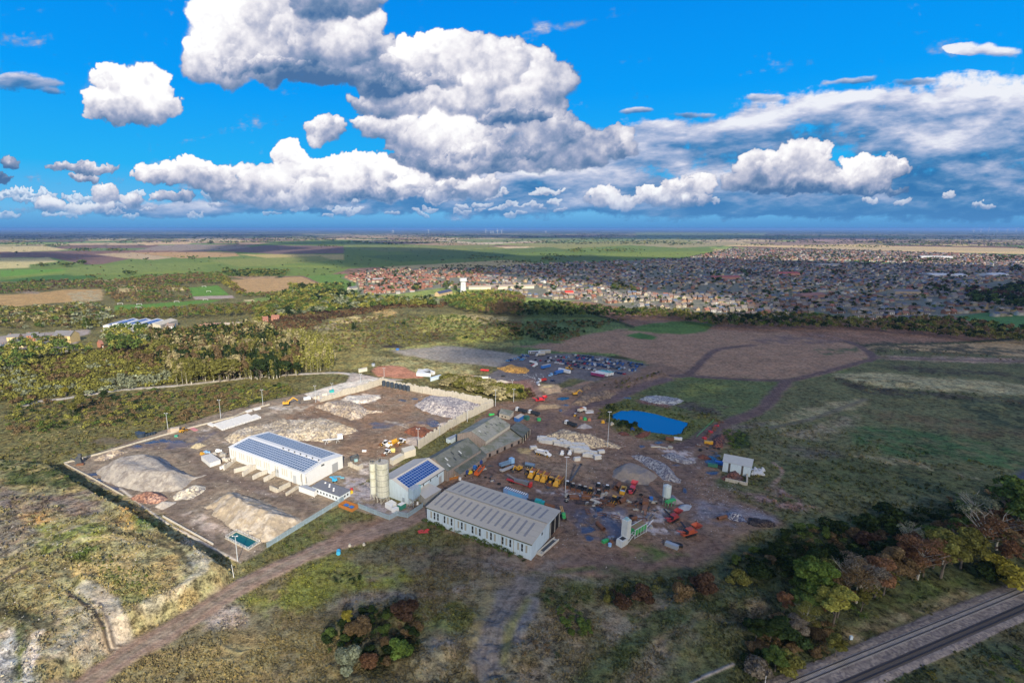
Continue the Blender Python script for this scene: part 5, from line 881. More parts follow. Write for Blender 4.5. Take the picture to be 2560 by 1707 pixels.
def lorry_cab(t,x,col,h=2.9,w=2.45,L=2.2):
    m = MB(); m.side([(x-L/2,.7),(x-L/2,h),(x+L/2-.35,h+.1),(x+L/2-.05,1.7),(x+L/2,.6)],-w/2,w/2); c = m.build('cab',col,t); m = MB(); m.side([(x+L/2-.30,h-.25),(x+L/2-.02,1.75),(x+L/2+.04,1.75),(x+L/2-.22,h-.2)],-w*.44,w*.44); m.side([(x-.1,1.75),(x-.1,h-.45),(x+L/2-.4,h-.45),(x+L/2-.2,1.75)],-w/2-.02,w/2+.02); m.build('window',GLASSM,c); return c
def trailer(label,loc,rz,L,side,top,cab=None,h=3.9,w=2.5,base=1.15,group=None,name='trailer',cat='trailer',panel=None,ribs=False,endm=None):
    t = thing(name,label,cat,loc,rz,group); m = MB(); m.box(0,0,base,L,w,h-base); m.build('box_body',side,t); m = MB(); m.box(0,0,h,L-.06,w-.06,.05); m.build('roof',top,t)
    m = MB(); m.box(0,0,.8,L*.96,1.1,.34); m.build('chassis',DGREY,t); wheels(t,[-L*.42,-L*.42+1.35,-L*.42+2.7],1.0,.5); m = MB(); m.box(L*.3,.8,0,.16,.16,1.2); m.box(L*.3,-.8,0,.16,.16,1.2); m.build('landing_leg',DGREY,t)
    if panel: m = MB(); m.box(L*.02,0,base+.25,L*.62,w+.05,(h-base)*.72); m.build('side_panel',panel,t)
    if ribs:
        for k in range(11): m = MB(); m.box(-L*.45+L*.09*k,0,h+.04,L*.05,w-.3,.05); m.build('roof_patch',WHT,t)
    if cab: lorry_cab(t,L/2+1.3,cab); wheels(t,[L/2+1.6,L/2-1.2],1.0,.5)
    return t
def tipper(label,loc,rz,L,cabc,bodyc,group=None,loadc=None,name='tipper_lorry',cat='lorry'):
    t = thing(name,label,cat,loc,rz,group); lorry_cab(t,L/2-1.1,cabc); m = MB(); x0,x1 = -L/2,L/2-2.4; xm = (x0+x1)/2; m.box(xm,-1.2,1.2,x1-x0,.08,1.4); m.box(xm,1.2,1.2,x1-x0,.08,1.4); m.box(x0,0,1.2,.08,2.4,1.4); m.box(x1,0,1.2,.1,2.4,1.7); m.box(xm,0,1.15,x1-x0,2.4,.1); m.build('tipping_body',bodyc,t)
    m = MB(); m.box(0,0,.75,L*.9,1.,.35); m.build('chassis',DGREY,t); wheels(t,(L/2-1.2,L/2-2.7,-L/2+1.1,-L/2+2.4),1.0,.5)
    if loadc: m = MB(); m.box(xm,0,1.3,x1-x0-.3,2.2,.9,tx=.7,ty=.5); m.build('load',loadc,t)
    return t
def dumper(label,loc,rz,group,loadc,cabroof=WHT,hood=YEL):
    """articulated six-wheel dump truck, x forward"""
    t = thing('dump_truck',label,'dump truck',loc,rz,group); m = MB(); m.side([(1.6,1.0),(1.6,2.3),(3.3,2.35),(4.9,1.75),(5.1,1.0)],-1.35,1.35); m.build('bonnet',hood,t)
    m = MB(); m.side([(1.5,2.1),(1.55,3.5),(2.9,3.5),(3.4,2.3)],-.9,.9); c = m.build('cab',YEL,t); m = MB(); m.side([(1.7,2.5),(1.75,3.3),(2.75,3.3),(3.15,2.5)],-.93,.93); m.box(2.2,0,3.5,1.6,1.9,.08); m.build('window',GLASSM,c); m = MB(); m.box(2.2,0,3.58,1.5,1.8,.1); m.build('cab_roof',cabroof,c)
    m = MB(); B = [(-4.8,1.6),(-5.3,3.1),(-4.9,3.15),(-4.4,1.9)]
    for s in (-1,1): m.add([(-4.9,s*1.1,1.5),(1.2,s*1.1,1.5),(1.2,s*1.65,3.2),(-5.2,s*1.65,3.0),(-4.9,s*.98,1.5),(1.2,s*.98,1.5),(1.2,s*1.53,3.2),(-5.2,s*1.53,3.0)],[(0,1,2,3),(7,6,5,4),(3,2,6,7),(0,3,7,4),(1,5,6,2)])
    m.box(1.25,0,1.4,.18,3.3,2.3); m.box(-1.8,0,1.4,6.0,2.1,.12); m.build('tipping_body',YEL,t)
    if loadc: m = MB(); m.box(-1.8,0,1.5,5.9,2.6,1.0,tx=.95,ty=1.05); m.build('rusty_lining',loadc,t)
    wheels(t,(3.4,-1.7,-3.5),1.15,.85,.55,YEL); return t
def excavator(label,loc,rz,col,sc=1.,boom=True,cat='excavator',swing=0.,reach=((0.6,1.9),(4.0,5.0),(7.0,2.8),(7.4,.6)),group=None):
    t = thing('excavator',label,cat,loc,rz,group,sc)
    for s in (-1,1): m = MB(); m.side([(-2.1,.15),(-2.3,.5),(-2.0,.9),(2.0,.9),(2.3,.5),(2.1,.15)],s*1.3-.28,s*1.3+.28); m.build('track',BLK,t)
    m = MB(); m.box(0,0,.6,1.6,2.0,.5); m.build('undercarriage',DGREY,t); m = MB(); m.box(-.5,0,1.1,4.0,2.6,1.1); m.box(-1.9,0,1.2,1.3,2.5,1.35,tx=.85); m.build('house',col,t)
    m = MB(); m.side([(.1,1.9),(.1,3.1),(1.3,3.1),(1.6,2.3),(1.5,1.2)],.3,1.25); c = m.build('cab',col,t); m = MB(); m.side([(.25,2.15),(.25,2.95),(1.2,2.95),(1.5,2.3)],.27,1.28); m.build('window',GLASSM,c)
    R = reach; m = MB(); m.beam((R[0][0],-.1,R[0][1]),(R[1][0],-.1,R[1][1]),.5,.7); m.build('boom',col,t); m = MB(); m.beam((R[1][0],-.1,R[1][1]),(R[2][0],-.1,R[2][1]),.4,.5); m.build('stick',col,t); m = MB(); m.side([(R[3][0]-.1,R[3][1]),(R[2][0]-.3,R[2][1]+.1),(R[2][0]+.4,R[2][1]),(R[3][0]+.9,R[3][1]+.5)],-.7,.5); m.build('bucket',DGREY,t); m = MB(); m.cyl((R[0][0]+.9,.25,R[0][1]),((R[0][0]+R[1][0])/2+.3,.25,(R[0][1]+R[1][1])/2+.2),.1,n=6); m.build('hydraulic_ram',STEEL,t); return t
def loader(label,loc,rz,col,roof,sc=1.,group=None,bucket=True,name='wheel_loader',cat='loader',dark=None):
    t = thing(name,label,cat,loc,rz,group,sc); m = MB(); m.side([(-3.0,.9),(-3.0,1.9),(-.6,2.1),(-.4,.9)],-.95,.95); m.box(1.1,0,.8,2.0,.9,.9); m.build('engine_cover',dark or col,t)
    m = MB(); m.side([(-.7,1.5),(-.55,3.1),(.7,3.1),(.95,1.5)],-.8,.8); c = m.build('cab',GLASSM,t); m = MB(); m.box(.05,0,3.1,1.5,1.7,.16); m.build('cab_roof',roof,c); wheels(t,(-1.9,1.7),1.05,.78,.55,col)
    m = MB()
    for s in (-.5,.5): m.beam((1.1,s,1.5),(3.3,s,.8),.2,.35)
    m.build('lift_arm',col,t)
    if bucket: m = MB(); m.side([(3.0,.2),(3.1,1.4),(3.35,1.3),(3.3,.4),(4.3,.2),(4.3,.1)],-1.35,1.35); m.build('bucket',RUST,t)
    return t
def screener(label,loc,rz,col,sc=1.,dark=BLK,tail=True):
    """tracked screening or crushing machine: hopper, box, two conveyors"""
    t = thing('screening_machine',label,'crusher',loc,rz,None,sc)
    for s in (-1,1): m = MB(); m.side([(-2.4,.1),(-2.6,.45),(-2.3,.85),(2.3,.85),(2.6,.45),(2.4,.1)],s*1.2-.25,s*1.2+.25); m.build('track',dark,t)
    m = MB(); m.box(0,0,.8,7.5,1.6,.6); m.box(.3,0,1.4,3.0,2.0,1.6); m.build('machine_frame',col,t); m = MB(); m.add([(2.2,-1.6,3.6),(5.6,-1.6,3.9),(5.6,1.6,3.9),(2.2,1.6,3.6),(3.0,-.7,2.3),(4.8,-.7,2.3),(4.8,.7,2.3),(3.0,.7,2.3)],[(0,1,5,4),(1,2,6,5),(2,3,7,6),(3,0,4,7),(4,5,6,7)]); m.build('hopper',col,t)
    m = MB(); m.beam((-1.0,0,1.6),(-6.5,0,3.6),1.0,.3); m.beam((-3.5,.4,1.0),(-4.6,.4,2.7),.12); m.build('conveyor',col,t); m = MB(); m.beam((0,1.2,1.8),(.6,5.2,3.1),.8,.22) if tail else m.box(0,1.2,1,1,.4,1); m.build('side_conveyor',dark,t); m = MB(); m.box(-1.5,0,1.4,1.8,1.8,1.3); m.build('engine_box',dark,t); return t
def pipe(label,z,x1,y1,x2,y2,r,group='rusty steel tubes lying in the lower yard'):
    loc,rz,L = pose(z,x1,y1,x2,y2); m = MB(); m.tube((-L/2,0,r),(L/2,0,r),r,r*.08); o = m.build('steel_tube',RUST,smooth=False); o.location = loc; o.rotation_euler = (0,0,rz); return tag(o,label,'steel tube',group)
# dump truck line (rear, front picture points)
G_ = 'dump trucks in the machinery row'
for i,(c,lb,lc,rf) in enumerate((((770,225,655,395),'yellow dump truck with white cab top at the left end of the dumper row',ORC,WHT),((900,270,790,440),'yellow dump truck second from the left with grey bonnet top',ORC,DGREY),((1020,310,900,470),'third yellow dump truck, with blue screen on its front',ORC,YEL),((1290,390,1150,555),'yellow dump truck with blue front at the right end of the row',ORC,YEL))):
    loc,rz,L = pose('d',*c); dumper(lb,loc,rz,G_,lc,rf)
loc,rz,L = pose('d',1110,380,1040,510); loader('yellow loader with orange drum squeezed between the dump trucks',loc,rz,YEL,YEL,1.1); loc,rz,L = pose('d',660,230,590,300); loader('small yellow loader behind the left end of the dumper row',loc,rz,YEL,YEL,.85,bucket=False,dark=DGREY)
loc,rz,L = pose('C',1720,915,1870,955); t = dumper('white dump truck parked below the stacked concrete slabs',loc,rz,'white machines by the slab stacks',WHT)
for o in kids(t):
    if o.name.split('.')[0] in ('bonnet','tipping_body','cab'): o.data.materials[0] = WHT
for (x,y,lb) in ((1980,930,'white stripped cab unit nearest the white dump truck'),(2055,928,'white stripped cab unit farther from the white dump truck')):
    loc = at('C',x,y); t = thing('cab_unit',lb,'machine',loc,1.2,'white stripped cab units'); m = MB(); m.box(0,0,.5,3.0,2.2,.8); m.box(.7,0,1.3,1.4,1.6,1.3,tx=.8); m.build('unit_body',WHT,t); m = MB(); m.box(.75,0,1.5,1.3,1.65,.8); m.build('window',GLASSM,t); wheels(t,(-.9,.9),1.,.5)
# dark tractor-loaders
G_ = 'dark loaders in the machinery row'
for i,(x,y,lb,rf) in enumerate(((1400,480,'dark loader nearest the right-hand dump truck',WHT),(1510,525,'second dark loader with cream cab roof in the row',CREAM),(1640,555,'third dark loader with cream cab roof in the row',CREAM),(1745,585,'fourth dark loader with cream cab roof in the row',CREAM),(2010,650,'dark loader by itself near the broken slabs',CREAM),(2010,520,'dark loader with white roof in the back pair, left one',WHT),(2180,560,'dark loader with white and orange roof in the back pair, right one',WHT))):
    loader(lb,at('d',x,y+15),pose('d',770,225,655,395)[1]+.25*(i % 2),DGREY,rf,.85,G_,dark=BLK)
loader('dark loader with yellow roof at the right end of the loader row',at('d',1850,650),pose('d',770,225,655,395)[1],YEL,YEL,1.0,dark=BLK); loader('black wheel loader with yellow cab and rusty bucket beside the rusty tube',at('e',280,440),pose('e',330,360,220,480)[1],YEL,YEL,1.15,dark=BLK)
# red and grey machinery, trailers
loc,rz,L = pose('d',260,420,650,540); t = thing('folded_crusher','dark crushing machine folded on a long red chassis','crusher',loc,rz); m = MB(); m.box(0,0,.9,15,1.5,.5); m.build('chassis',REDP,t); m = MB(); m.box(.5,0,1.4,6.5,1.8,1.3); m.cyl((-1,0,2.3),(3,0,2.9),.8,n=10); m.box(4.3,0,1.4,2.6,2.2,2.0); m.build('crusher_body',M('dull_grey_steel',(.17,.18,.19),.6,.2),t); m = MB(); m.beam((-2,.6,2.2),(-7.8,.6,3.6),1.1,.3); m.build('conveyor',M('worn_belt',(.22,.20,.18),.8),t); m = MB(); m.box(6.9,0,.8,.9,2.5,2.5); m.build('end_plate',REDP,t); wheels(t,(-5.5,-4.2,-2.9),1.,.5)
loc,rz,L = pose('c',1345,300,1650,400); trailer('pale blue curtain trailer with patched white roof behind the grey-roofed shed',loc,rz,13.2,M('washed_blue_curtain',(.20,.34,.60),.5,.15),DGREY,panel=M('bright_blue_panel',(.16,.42,.72),.5,.1),ribs=True,h=3.8)
loc,rz,L = pose('d',800,870,930,900); t = thing('pumping_unit','teal pumping machine with black frame beside the grey-roofed shed','machine',loc,rz); m = MB(); m.box(-1,0,.5,3.2,2.2,2.4); m.box(1.4,0,.5,1.4,2.2,2.0); m.build('engine_cover',TEAL,t); m = MB(); m.box(-4.2,0,.5,3.2,1.6,1.0); m.beam((-4,0,1.4),(-10,.5,2.6),.25); m.build('black_frame',BLK,t)
pipe('rusty boiler-shaped tube beside the teal machine','d',960,900,1140,950,1.0,'rusty steel tubes lying in the lower yard')
loc,rz,L = pose('d',1340,1200,1275,1010); t = thing('tractor_trailer','green tractor-like machine with long orange boom at the corner of the grey-roofed shed','machine',loc,rz+math.pi); m = MB(); m.box(1.6,0,.9,3.6,1.6,1.3); m.box(2.0,0,2.2,1.4,1.5,1.0,tx=.8); m.build('machine_body',GRNP,t); m = MB(); m.beam((.5,-.4,2.2),(-5,-.4,2.6),.5,.5); m.beam((.5,.4,2.2),(-5,.4,2.6),.4,.5); m.build('boom',M('orange_ochre',(.55,.30,.07),.5,.15),t); wheels(t,(.4,3.2),.95,.75,.4)
for c,lb,s in (((1440,760,1620,760),'rusty open skip at the left of the black frames',1.),((1690,740,1850,760),'rusty open skip among the black frames',.9)):
    loc,rz,L = pose('d',*c); t = thing('skip',lb,'skip',loc,rz,'rusty skips'); m = MB()
    for y in (-1.1,1.1): m.box(0,y,.4,4.8,.1,1.3)
    for x in (-2.4,2.4): m.box(x,0,.4,.1,2.2,1.3)
    m.box(0,0,.4,4.8,2.2,.1); m.build('skip_body',RUST,t); m = MB(); m.box(0,0,.5,4.6,2.0,.7,tx=.9,ty=.8); m.build('load',M('pinkish_dust',(.26,.15,.12),.9,.2),t)
loc,rz,L = pose('d',1580,840,2050,880); t = thing('machine_frame','black steel chassis frames heaped beside the rusty skips','frame',loc,rz); m = MB()
for k in range(7): m.beam((-6+2*k,-1.6,.3+.1*(k % 3)),(-5.5+2*k,1.6,.6),.16)
for y in (-1.5,-.4,1.4): m.beam((-7,y,.5),(8,y+.8,.7),.22)
m.build('steel_member',BLK,t)
loc,rz,L = pose('d',1870,790,2050,860); m = MB(); m.box(0,0,.2,6.,1.6,.6); m.box(0,0,.8,6.,.15,.12); o = m.build('precast_slab',CONC); o.location = loc; o.rotation_euler = (0,0,rz); tag(o,'long grey slab at the end of the black frames','slab')
loc,rz,L = pose('d',1470,420,1650,230); t = thing('conveyor','black inclined conveyor casting a long shadow behind the machinery row','conveyor',loc,rz); m = MB(); m.beam((-7.5,0,.8),(7.5,0,4.4),1.0,.35); m.build('belt_frame',DGREY,t)
for x,h in ((2.5,3.0),(-3.5,1.6)): m = MB(); m.beam((x,-.7,0),(x+.5,-.5,h),.14); m.beam((x,.7,0),(x+.5,.5,h),.14); m.build('leg',DGREY,t)
m = MB(); m.cyl((7.4,-.7,4.5),(7.4,.7,4.5),.45,n=12); m.build('head_drum',BLK,t)
# blue lorry, flat trailer, yellow excavator, tanker at the head of the row
loc,rz,L = pose('d',60,160,360,60); t = tipper('blue recovery lorry with raised square blue cab at the left of the machinery row',loc,rz,10.,BLUP,M('faded_blue',(.16,.26,.40),.6,.2)); m = MB(); m.box(3.6,0,1.0,2.4,2.5,2.9); m.build('tall_cabin',LBLU,t)
loc,rz,L = pose('d',340,150,120,240); t = thing('flat_trailer','long bare grey flatbed trailer beside the blue lorry','trailer',loc,rz); m = MB(); m.box(0,0,1.0,11.,2.4,.3); m.box(5.0,0,1.0,1.2,2.4,.9); m.build('deck',M('bare_grey_deck',(.42,.40,.37),.7,.15),t); wheels(t,(-4,-2.7,-1.4),1.,.5)
excavator('yellow excavator with bent arm between the flatbed and the dump trucks',at('d',440,200),3.9,YEL,.9,reach=((.6,1.9),(3.6,4.2),(5.2,2.0),(5.0,.3)))
loc,rz,L = pose('d',590,130,740,160); t = thing('tanker_trailer','small blue-grey tanker trailer behind the yellow excavator','tanker',loc,rz); m = MB(); m.cyl((-2.8,0,1.9),(2.8,0,1.9),1.05,n=18); m.build('tank',M('blue_grey_tank',(.13,.20,.30),.5),t); m = MB(); m.box(0,0,.7,6,1.2,.3); m.build('chassis',DGREY,t); wheels(t,(-1.2,.1),1.,.48,rim=WHT)
# lower yard machines
screener('red screening machine beside the yellow scrap dumper',at('e',630,230),pose('e',540,350,680,130)[1],M('pinkish_red',(.55,.07,.09),.5,.2),1.05,tail=False)
loc,rz,L = pose('e',480,150,420,320); t = thing('scrap_carrier','yellow open carrier with grey cab beside the red screening machine','machine',loc,rz); m = MB()
for s in (-1,1): m.box(-.6,s*1.2,.6,6.5,.4,1.2)
m.box(-3.6,0,.6,.4,2.4,1.2); m.build('side_bin',M('ochre_bin',(.45,.30,.08),.6,.2),t); m = MB(); m.box(3.2,0,.5,1.6,2.4,1.5); m.build('cab',YEL,t); m = MB(); m.box(2.4,0,2.0,.8,2.2,.12); m.build('cab_roof',LBLU,t); wheels(t,(-2.2,2.2),1.3,.6)
pipe('upright-ended rusty tube behind the yellow carrier','e',370,110,320,190,1.3); pipe('short rusty tube beside the black wheel loader','e',470,400,380,470,1.1); pipe('dark rusty tube left of the rusty machinery','e',710,760,600,800,.9); pipe('rusty tube lying by the big puddle','d',1980,1260,2110,1390,1.0); pipe('rusty tube lying alone on the right-hand dirt','E',1740,1370,1825,1345,.8)
loc,rz,L = pose('e',900,430,860,690); t = thing('rusty_plant','brown rusted quarry plant in the middle of the lower yard','machine',loc,rz); m = MB(); m.box(-2.5,0,1.2,3.4,2.8,2.0,tx=.8); m.cyl((-4.6,-1.2,2),(-4.6,1.2,2),1.2,n=14); m.build('crusher_body',RUST,t); m = MB(); m.box(1.5,0,.4,4.5,2.2,1.4); m.beam((3,0,1.5),(7,.6,.6),1.1,.3); m.build('feeder',M('brown_rust',(.22,.12,.08),.85,.3),t); m = MB(); m.beam((-4,-3,1.),(2,-5,2.2),.7,.3); m.build('boom',RUST,t)
m = MB(); m.box(0,0,0,1.6,1.4,1.5); o = m.build('blue_tank',BLUP); o.location = at('e',1000,380); tag(o,'small bright blue tank among the rusty machinery','tank')
loc,rz,L = pose('e',1050,680,950,800); t = thing('rusty_chute','grey rusty trough lying below the brown quarry plant','chute',loc,rz); m = MB(); m.box(0,0,.3,6.,1.6,.3); m.box(0,.8,.3,6.,.1,1.); m.box(0,-.8,.3,6.,.1,1.); m.build('trough',M('rust_grey',(.23,.20,.18),.8,.2),t)
loc,rz,L = pose('e',920,920,1040,820); m = MB(); m.beam((-L/2,0,.2),(L/2,0,1.2),.3); o = m.build('steel_beam',WHT); o.location = loc; o.rotation_euler = (0,0,rz); tag(o,'white steel beam propped in the lower yard','beam')
loc,rz,L = pose('e',1290,530,1440,480); t = thing('feeder_stand','bright green steel feeder frame at the foot of the lone silo','machine',loc,rz); m = MB(); m.box(1,0,2.6,4.5,1.8,.7); m.box(-2,0,2.4,1.6,1.8,1.0); m.build('feeder_box',GRNP,t)
for x in (-2.4,0,2.6):
    for y in (-.8,.8): m = MB(); m.beam((x,y,0),(x+.3,y,2.6),.16); m.build('leg',GRNP,t)
screener('red crusher with rusty hopper on the pale dirt below the blue-grey gravel',at('e',1430,790),pose('e',1280,880,1580,700)[1],M('faded_red',(.36,.05,.05),.6,.25,1.),1.05); screener('red and black screening machine at the bottom right of the yard',at('e',1740,1080),pose('e',1480,1150,1980,1000)[1],M('faded_red_orange',(.42,.085,.04),.6,.25,1.),1.12)
loc,rz,L = pose('e',1340,1280,1470,1330); t = thing('overturned_cab','silver-topped dark box with black wreckage beside the lowest red machine','scrap',loc,rz); m = MB(); m.box(0,0,0,5.4,2.2,1.6); m.build('box_body',M('dull_steel',(.30,.33,.36),.5,.1),t); m = MB(); m.box(2.5,2.2,0,2.6,1.4,1.2,rz=.5); m.box(-1,2.2,0,2.0,1.2,1.,rz=-.4); m.beam((-2.5,2,.8),(3,3,1.4),.3); m.build('wreckage',BLK,t)
# concrete batching plant: white tower, bins, white chute box
loc,rz,L = pose('e',430,1230,800,1010); t = thing('batching_plant','white concrete batching plant with green-sided bins on the grass patch','batching plant',loc,rz); WPL = M('weathered_white_plant',(.58,.60,.58),.6,.12,.8,streak=.25)
m = MB(); m.box(-4.2,.3,1.0,2.9,2.9,9.3); m.build('tower',WPL,t); m = MB(); m.box(-4.2,.3,10.3,1.8,1.8,1.0,tx=.6,ty=.6); m.build('tower_filter',M('pale_teal',(.25,.40,.42),.6),t); m = MB()
for x in (0,9):
    for y in (-1.6,1.6): m.beam((x,y,0),(x,y,4.4),.25)
for y in (-1.6,1.6): m.beam((-.5,y,4.4),(9.5,y,4.4),.25); m.beam((0,y,.4),(9,y,.4),.2)
for k in range(5): m.beam((k*2.25,-1.6,.4),(k*2.25,-1.6,4.4),.16)
m.build('bin_frame',WPL,t); m = MB(); m.box(4.5,0,1.4,8.6,2.8,2.9,tx=1.0,ty=1.05); m.build('green_bin',GRNP,t)
for k in range(3): m = MB(); m.box(1.7+2.9*k,0,4.3,2.5,2.7,.12); m.build('sand_fill',M('damp_sand',(.26,.17,.09),.9,.15),t)
m = MB(); m.box(-8.2,-.6,0,4.4,3.0,2.8,ox=.5); m.build('receiving_box',WPL,t); m = MB(); m.box(-7.7,-.6,2.81,2.6,1.9,.06); m.build('box_opening',DARK,t); m = MB()
for y in (-2.1,-.9): m.beam((-6,y,.6),(-.5,y,3.4),.2)
for k in range(6): m.beam((-6+k*1.1,-2.1,.6+k*.56),(-6+k*1.1,-.9,.6+k*.56),.12)
m.build('ladder_chute',WPL,t)
# drums and tanks on the grass left of the plant
for x,y,c,lb,cat in ((180,1160,M('grey_tank',(.16,.19,.25),.5),'grey plastic tank left of the batching tower, nearer one','tank'),(250,1150,M('grey_tank',(.16,.19,.25),.5),'grey plastic tank left of the batching tower, farther one','tank'),(190,1290,LBLU,'small pale blue drum below the batching tower','drum'),(215,1230,RUST,'rusty drum beside the pale blue one','drum')): m = MB(); m.cyl((0,0,0),(0,0,1.3),.75,n=16); m.cyl((0,0,1.3),(0,0,1.45),.3,n=10); o = m.build('storage_tank',c); o.location = at('e',x,y); tag(o,lb,cat)
loc,rz,L = pose('e',40,1240,150,1190); m = MB(); m.box(0,0,0,2.8,1.4,1.2); m.box(1.8,0,0,1.0,1.2,.9); o = m.build('green_box',GRNP); o.location = loc; o.rotation_euler = (0,0,rz); tag(o,'green metal box left of the grey plastic tanks','box')
loc,rz,L = pose('D',580,1320,750,1170); t = thing('concrete_trough','long concrete trough lying beside the gable of the grey-roofed shed','trough',loc,rz); m = MB(); m.box(0,-1.1,0,L,.3,1.); m.box(0,1.1,0,L,.3,1.); m.box(-L/2,0,0,.4,2.4,1.); m.box(0,0,0,L,2.2,.3); m.build('trough_body',CONC,t); m = MB(); m.box(.6,0,.3,L*.7,1.8,.15); m.build('grey_fill',DGREY,t)
# along the old sheds
loc,rz,L = pose('g',960,1360,1110,1220); t = thing('tipping_trailer','orange tipping trailer raised beside the old sheds','trailer',loc,rz); m = MB(); m.box(0,-1.2,1.2,9.,.1,1.5,tilt=.12); m.box(0,1.2,1.2,9.,.1,1.5,tilt=.12); m.box(0,0,1.2,9.,2.4,.1,tilt=.12); m.box(-4.5,0,.8,.1,2.4,1.4); m.build('orange_body',ORG,t); m = MB(); m.box(1,0,1.4,4,2.2,.5,tilt=.12); m.build('load',M('brown_load',(.20,.12,.09),.9),t); wheels(t,(-3.5,-2.2),1.,.5)
for c,lb,cc in (((740,1350,820,1290),'blue cab unit parked against the dark lean-to',M('deep_blue',(.03,.07,.25),.4)),((1000,1150,1070,1110),'dark blue cab farther along the lean-to',M('deep_blue',(.03,.07,.25),.4)),((900,1250,960,1215),'blue and yellow small machine between the two blue cabs',BLUP)):
    loc,rz,L = pose('g',*c); t = thing('tractor_unit',lb,'lorry cab',loc,rz,'blue cabs along the old sheds'); lorry_cab(t,.6,cc,2.6,2.3); m = MB(); m.box(-1.2,0,.6,2.6,.9,.4); m.build('chassis',DGREY,t); wheels(t,(.8,-1.8),.95,.48)
m = MB(); m.box(0,0,.2,2.4,1.5,1.5,tx=.8); m.box(-1.4,0,.4,.8,1.2,.8); o = m.build('compressor',M('bright_yellow',(.75,.55,.03),.5)); o.location = at('g',860,1295); o.rotation_euler = (0,0,.7); tag(o,'bright yellow compressor by the dark lean-to','compressor')
for x,y,r,lb in ((940,1215,.9,'white round drum beside the blue and yellow machine'),(670,1400,.8,'white drum in front of the rusty hopper')): m = MB(); m.cyl((0,0,0),(0,0,1.3),r,r*.9,n=14); o = m.build('drum',WHT); o.location = at('g',x,y+10); tag(o,lb,'drum')
def open_box(name,label,z,c,w,h,mat,cat,inner=None):
    loc,rz,L = pose(z,*c); t = thing(name,label,cat,loc,rz); m = MB()
    for y in (-w/2,w/2): m.box(0,y,0,L,.18,h)
    for x in (-L/2,L/2): m.box(x,0,0,.18,w-.18,h)
    m.build('side_boards',mat,t)
    if inner: m = MB(); [m.box(-L*.2+i*L*.4,.3,0,L*.2,w*.4,.9) for i in range(2)]; m.build('tank',inner,t)
    return t
open_box('timber_pen','rust-brown walled pen holding two blue tanks outside the palisade fence','F',(215,830,345,880),4.5,1.7,M('orange_brown_boards',(.36,.14,.03),.8,.15),'pen',BLUP); open_box('timber_pen','rust-brown skip by the end wall of the dark old shed','g',(460,1400,640,1360),2.6,1.4,M('orange_brown_boards',(.36,.14,.03),.8,.15),'skip',CONC)
# yard clutter near the warehouse
loc,rz,L = pose('B',800,430,920,400); excavator('yellow excavator working on the rubble strip beyond the white bales',at('B',850,440),.25,YEL,1.15,reach=((.6,1.9),(4.6,5.2),(7.6,2.6),(7.9,.5)))
excavator('small yellow excavator among the dug earth heaps',at('G',1325,735),.2,YEL,.9)
loc,rz,L = pose('A',1180,715,1245,690); loader('yellow loader at the far left edge of the yard',loc,rz,YEL,YEL,.95); loc,rz,L = pose('h',700,600,640,570)
for c,lb,cc,rf in (((760,600,620,570),'white dump truck with yellow skirt nearest the middle of the yard',WHT,WHT),((1150,500,1040,560),'white loader behind the two white dump trucks',WHT,DGREY)): loc,rz,L = pose('h',*c); loader(lb,loc,rz,YEL,cc,1.2,dark=cc)
loc,rz,L = pose('h',950,540,800,610); dumper('white dump truck with cluttered body beside the pinkish gravel heap',loc,rz,None,None,WHT,WHT); loc,rz,L = pose('h',780,760,660,830); loader('white loader nearest the silos in the yard',loc,rz,WHT,WHT,1.0); m = MB(); m.cyl((0,0,1.2),(2.6,0,1.6),1.2,.9,n=14); m.box(1,0,0,3,1,.6); o = m.build('mixer_drum',M('yellow_white',(.68,.58,.2),.5,.3)); o.location = at('h',830,740); tag(o,'yellow and white mixer drum near the silos','mixer drum')
m = MB(); m.box(0,0,0,2.6,1.2,.9); o = m.build('white_tank',WHT); o.location = at('h',115,730); tag(o,'small white tank standing alone in the brown yard','tank')
loc,rz,L = pose('B',1200,830,1400,800); t = thing('conveyor','pale inclined conveyor behind the far corner of the white warehouse','conveyor',loc,rz); m = MB(); m.beam((-L/2,0,3.2),(L/2,0,2.4),1.2,.4); m.build('belt_frame',WHT,t); m = MB(); m.box(L/2-1.5,1.5,2.2,3.2,2.4,2.6); m.build('hopper',WHT,t)
for x in (-L*.3,L*.25): m = MB(); m.beam((x-1,-.5,0),(x,0,2.7),.16); m.beam((x+1,.5,0),(x,0,2.7),.16); m.build('leg',WHT,t)
t = thing('boom_lift','blue boom lift with folded arm behind the site office','boom lift',at('B',1320,1190),.4); m = MB(); m.box(0,0,.6,2.6,1.8,1.); m.beam((0,0,1.6),(-2.5,.4,3.2),.4); m.beam((-2.5,.4,3.2),(3.5,.4,2.2),.3); m.build('lift_body',M('sky_blue',(.04,.38,.66),.5),t); m = MB(); m.beam((3.2,.4,1.6),(5.2,.6,1.0),1.0,.8); m.build('basket',M('teal_grey',(.15,.35,.42),.5),t); wheels(t,(-.9,.9),1.,.45)
t = thing('telehandler','black stone-crushing machine at the loading end of the white warehouse','machine',at('B',1510,985),.5); m = MB(); m.box(0,0,.8,4.5,2.2,2.2); m.box(2.4,0,1.,.4,3.0,2.6); m.cyl((-1,0,3),(1.6,0,3.4),.6,n=10); m.build('machine_body',DGREY,t); m = MB(); m.box(.6,-1.6,0,2.0,1.2,1.6); m.build('motor_cover',M('pale_teal',(.25,.40,.42),.6),t)
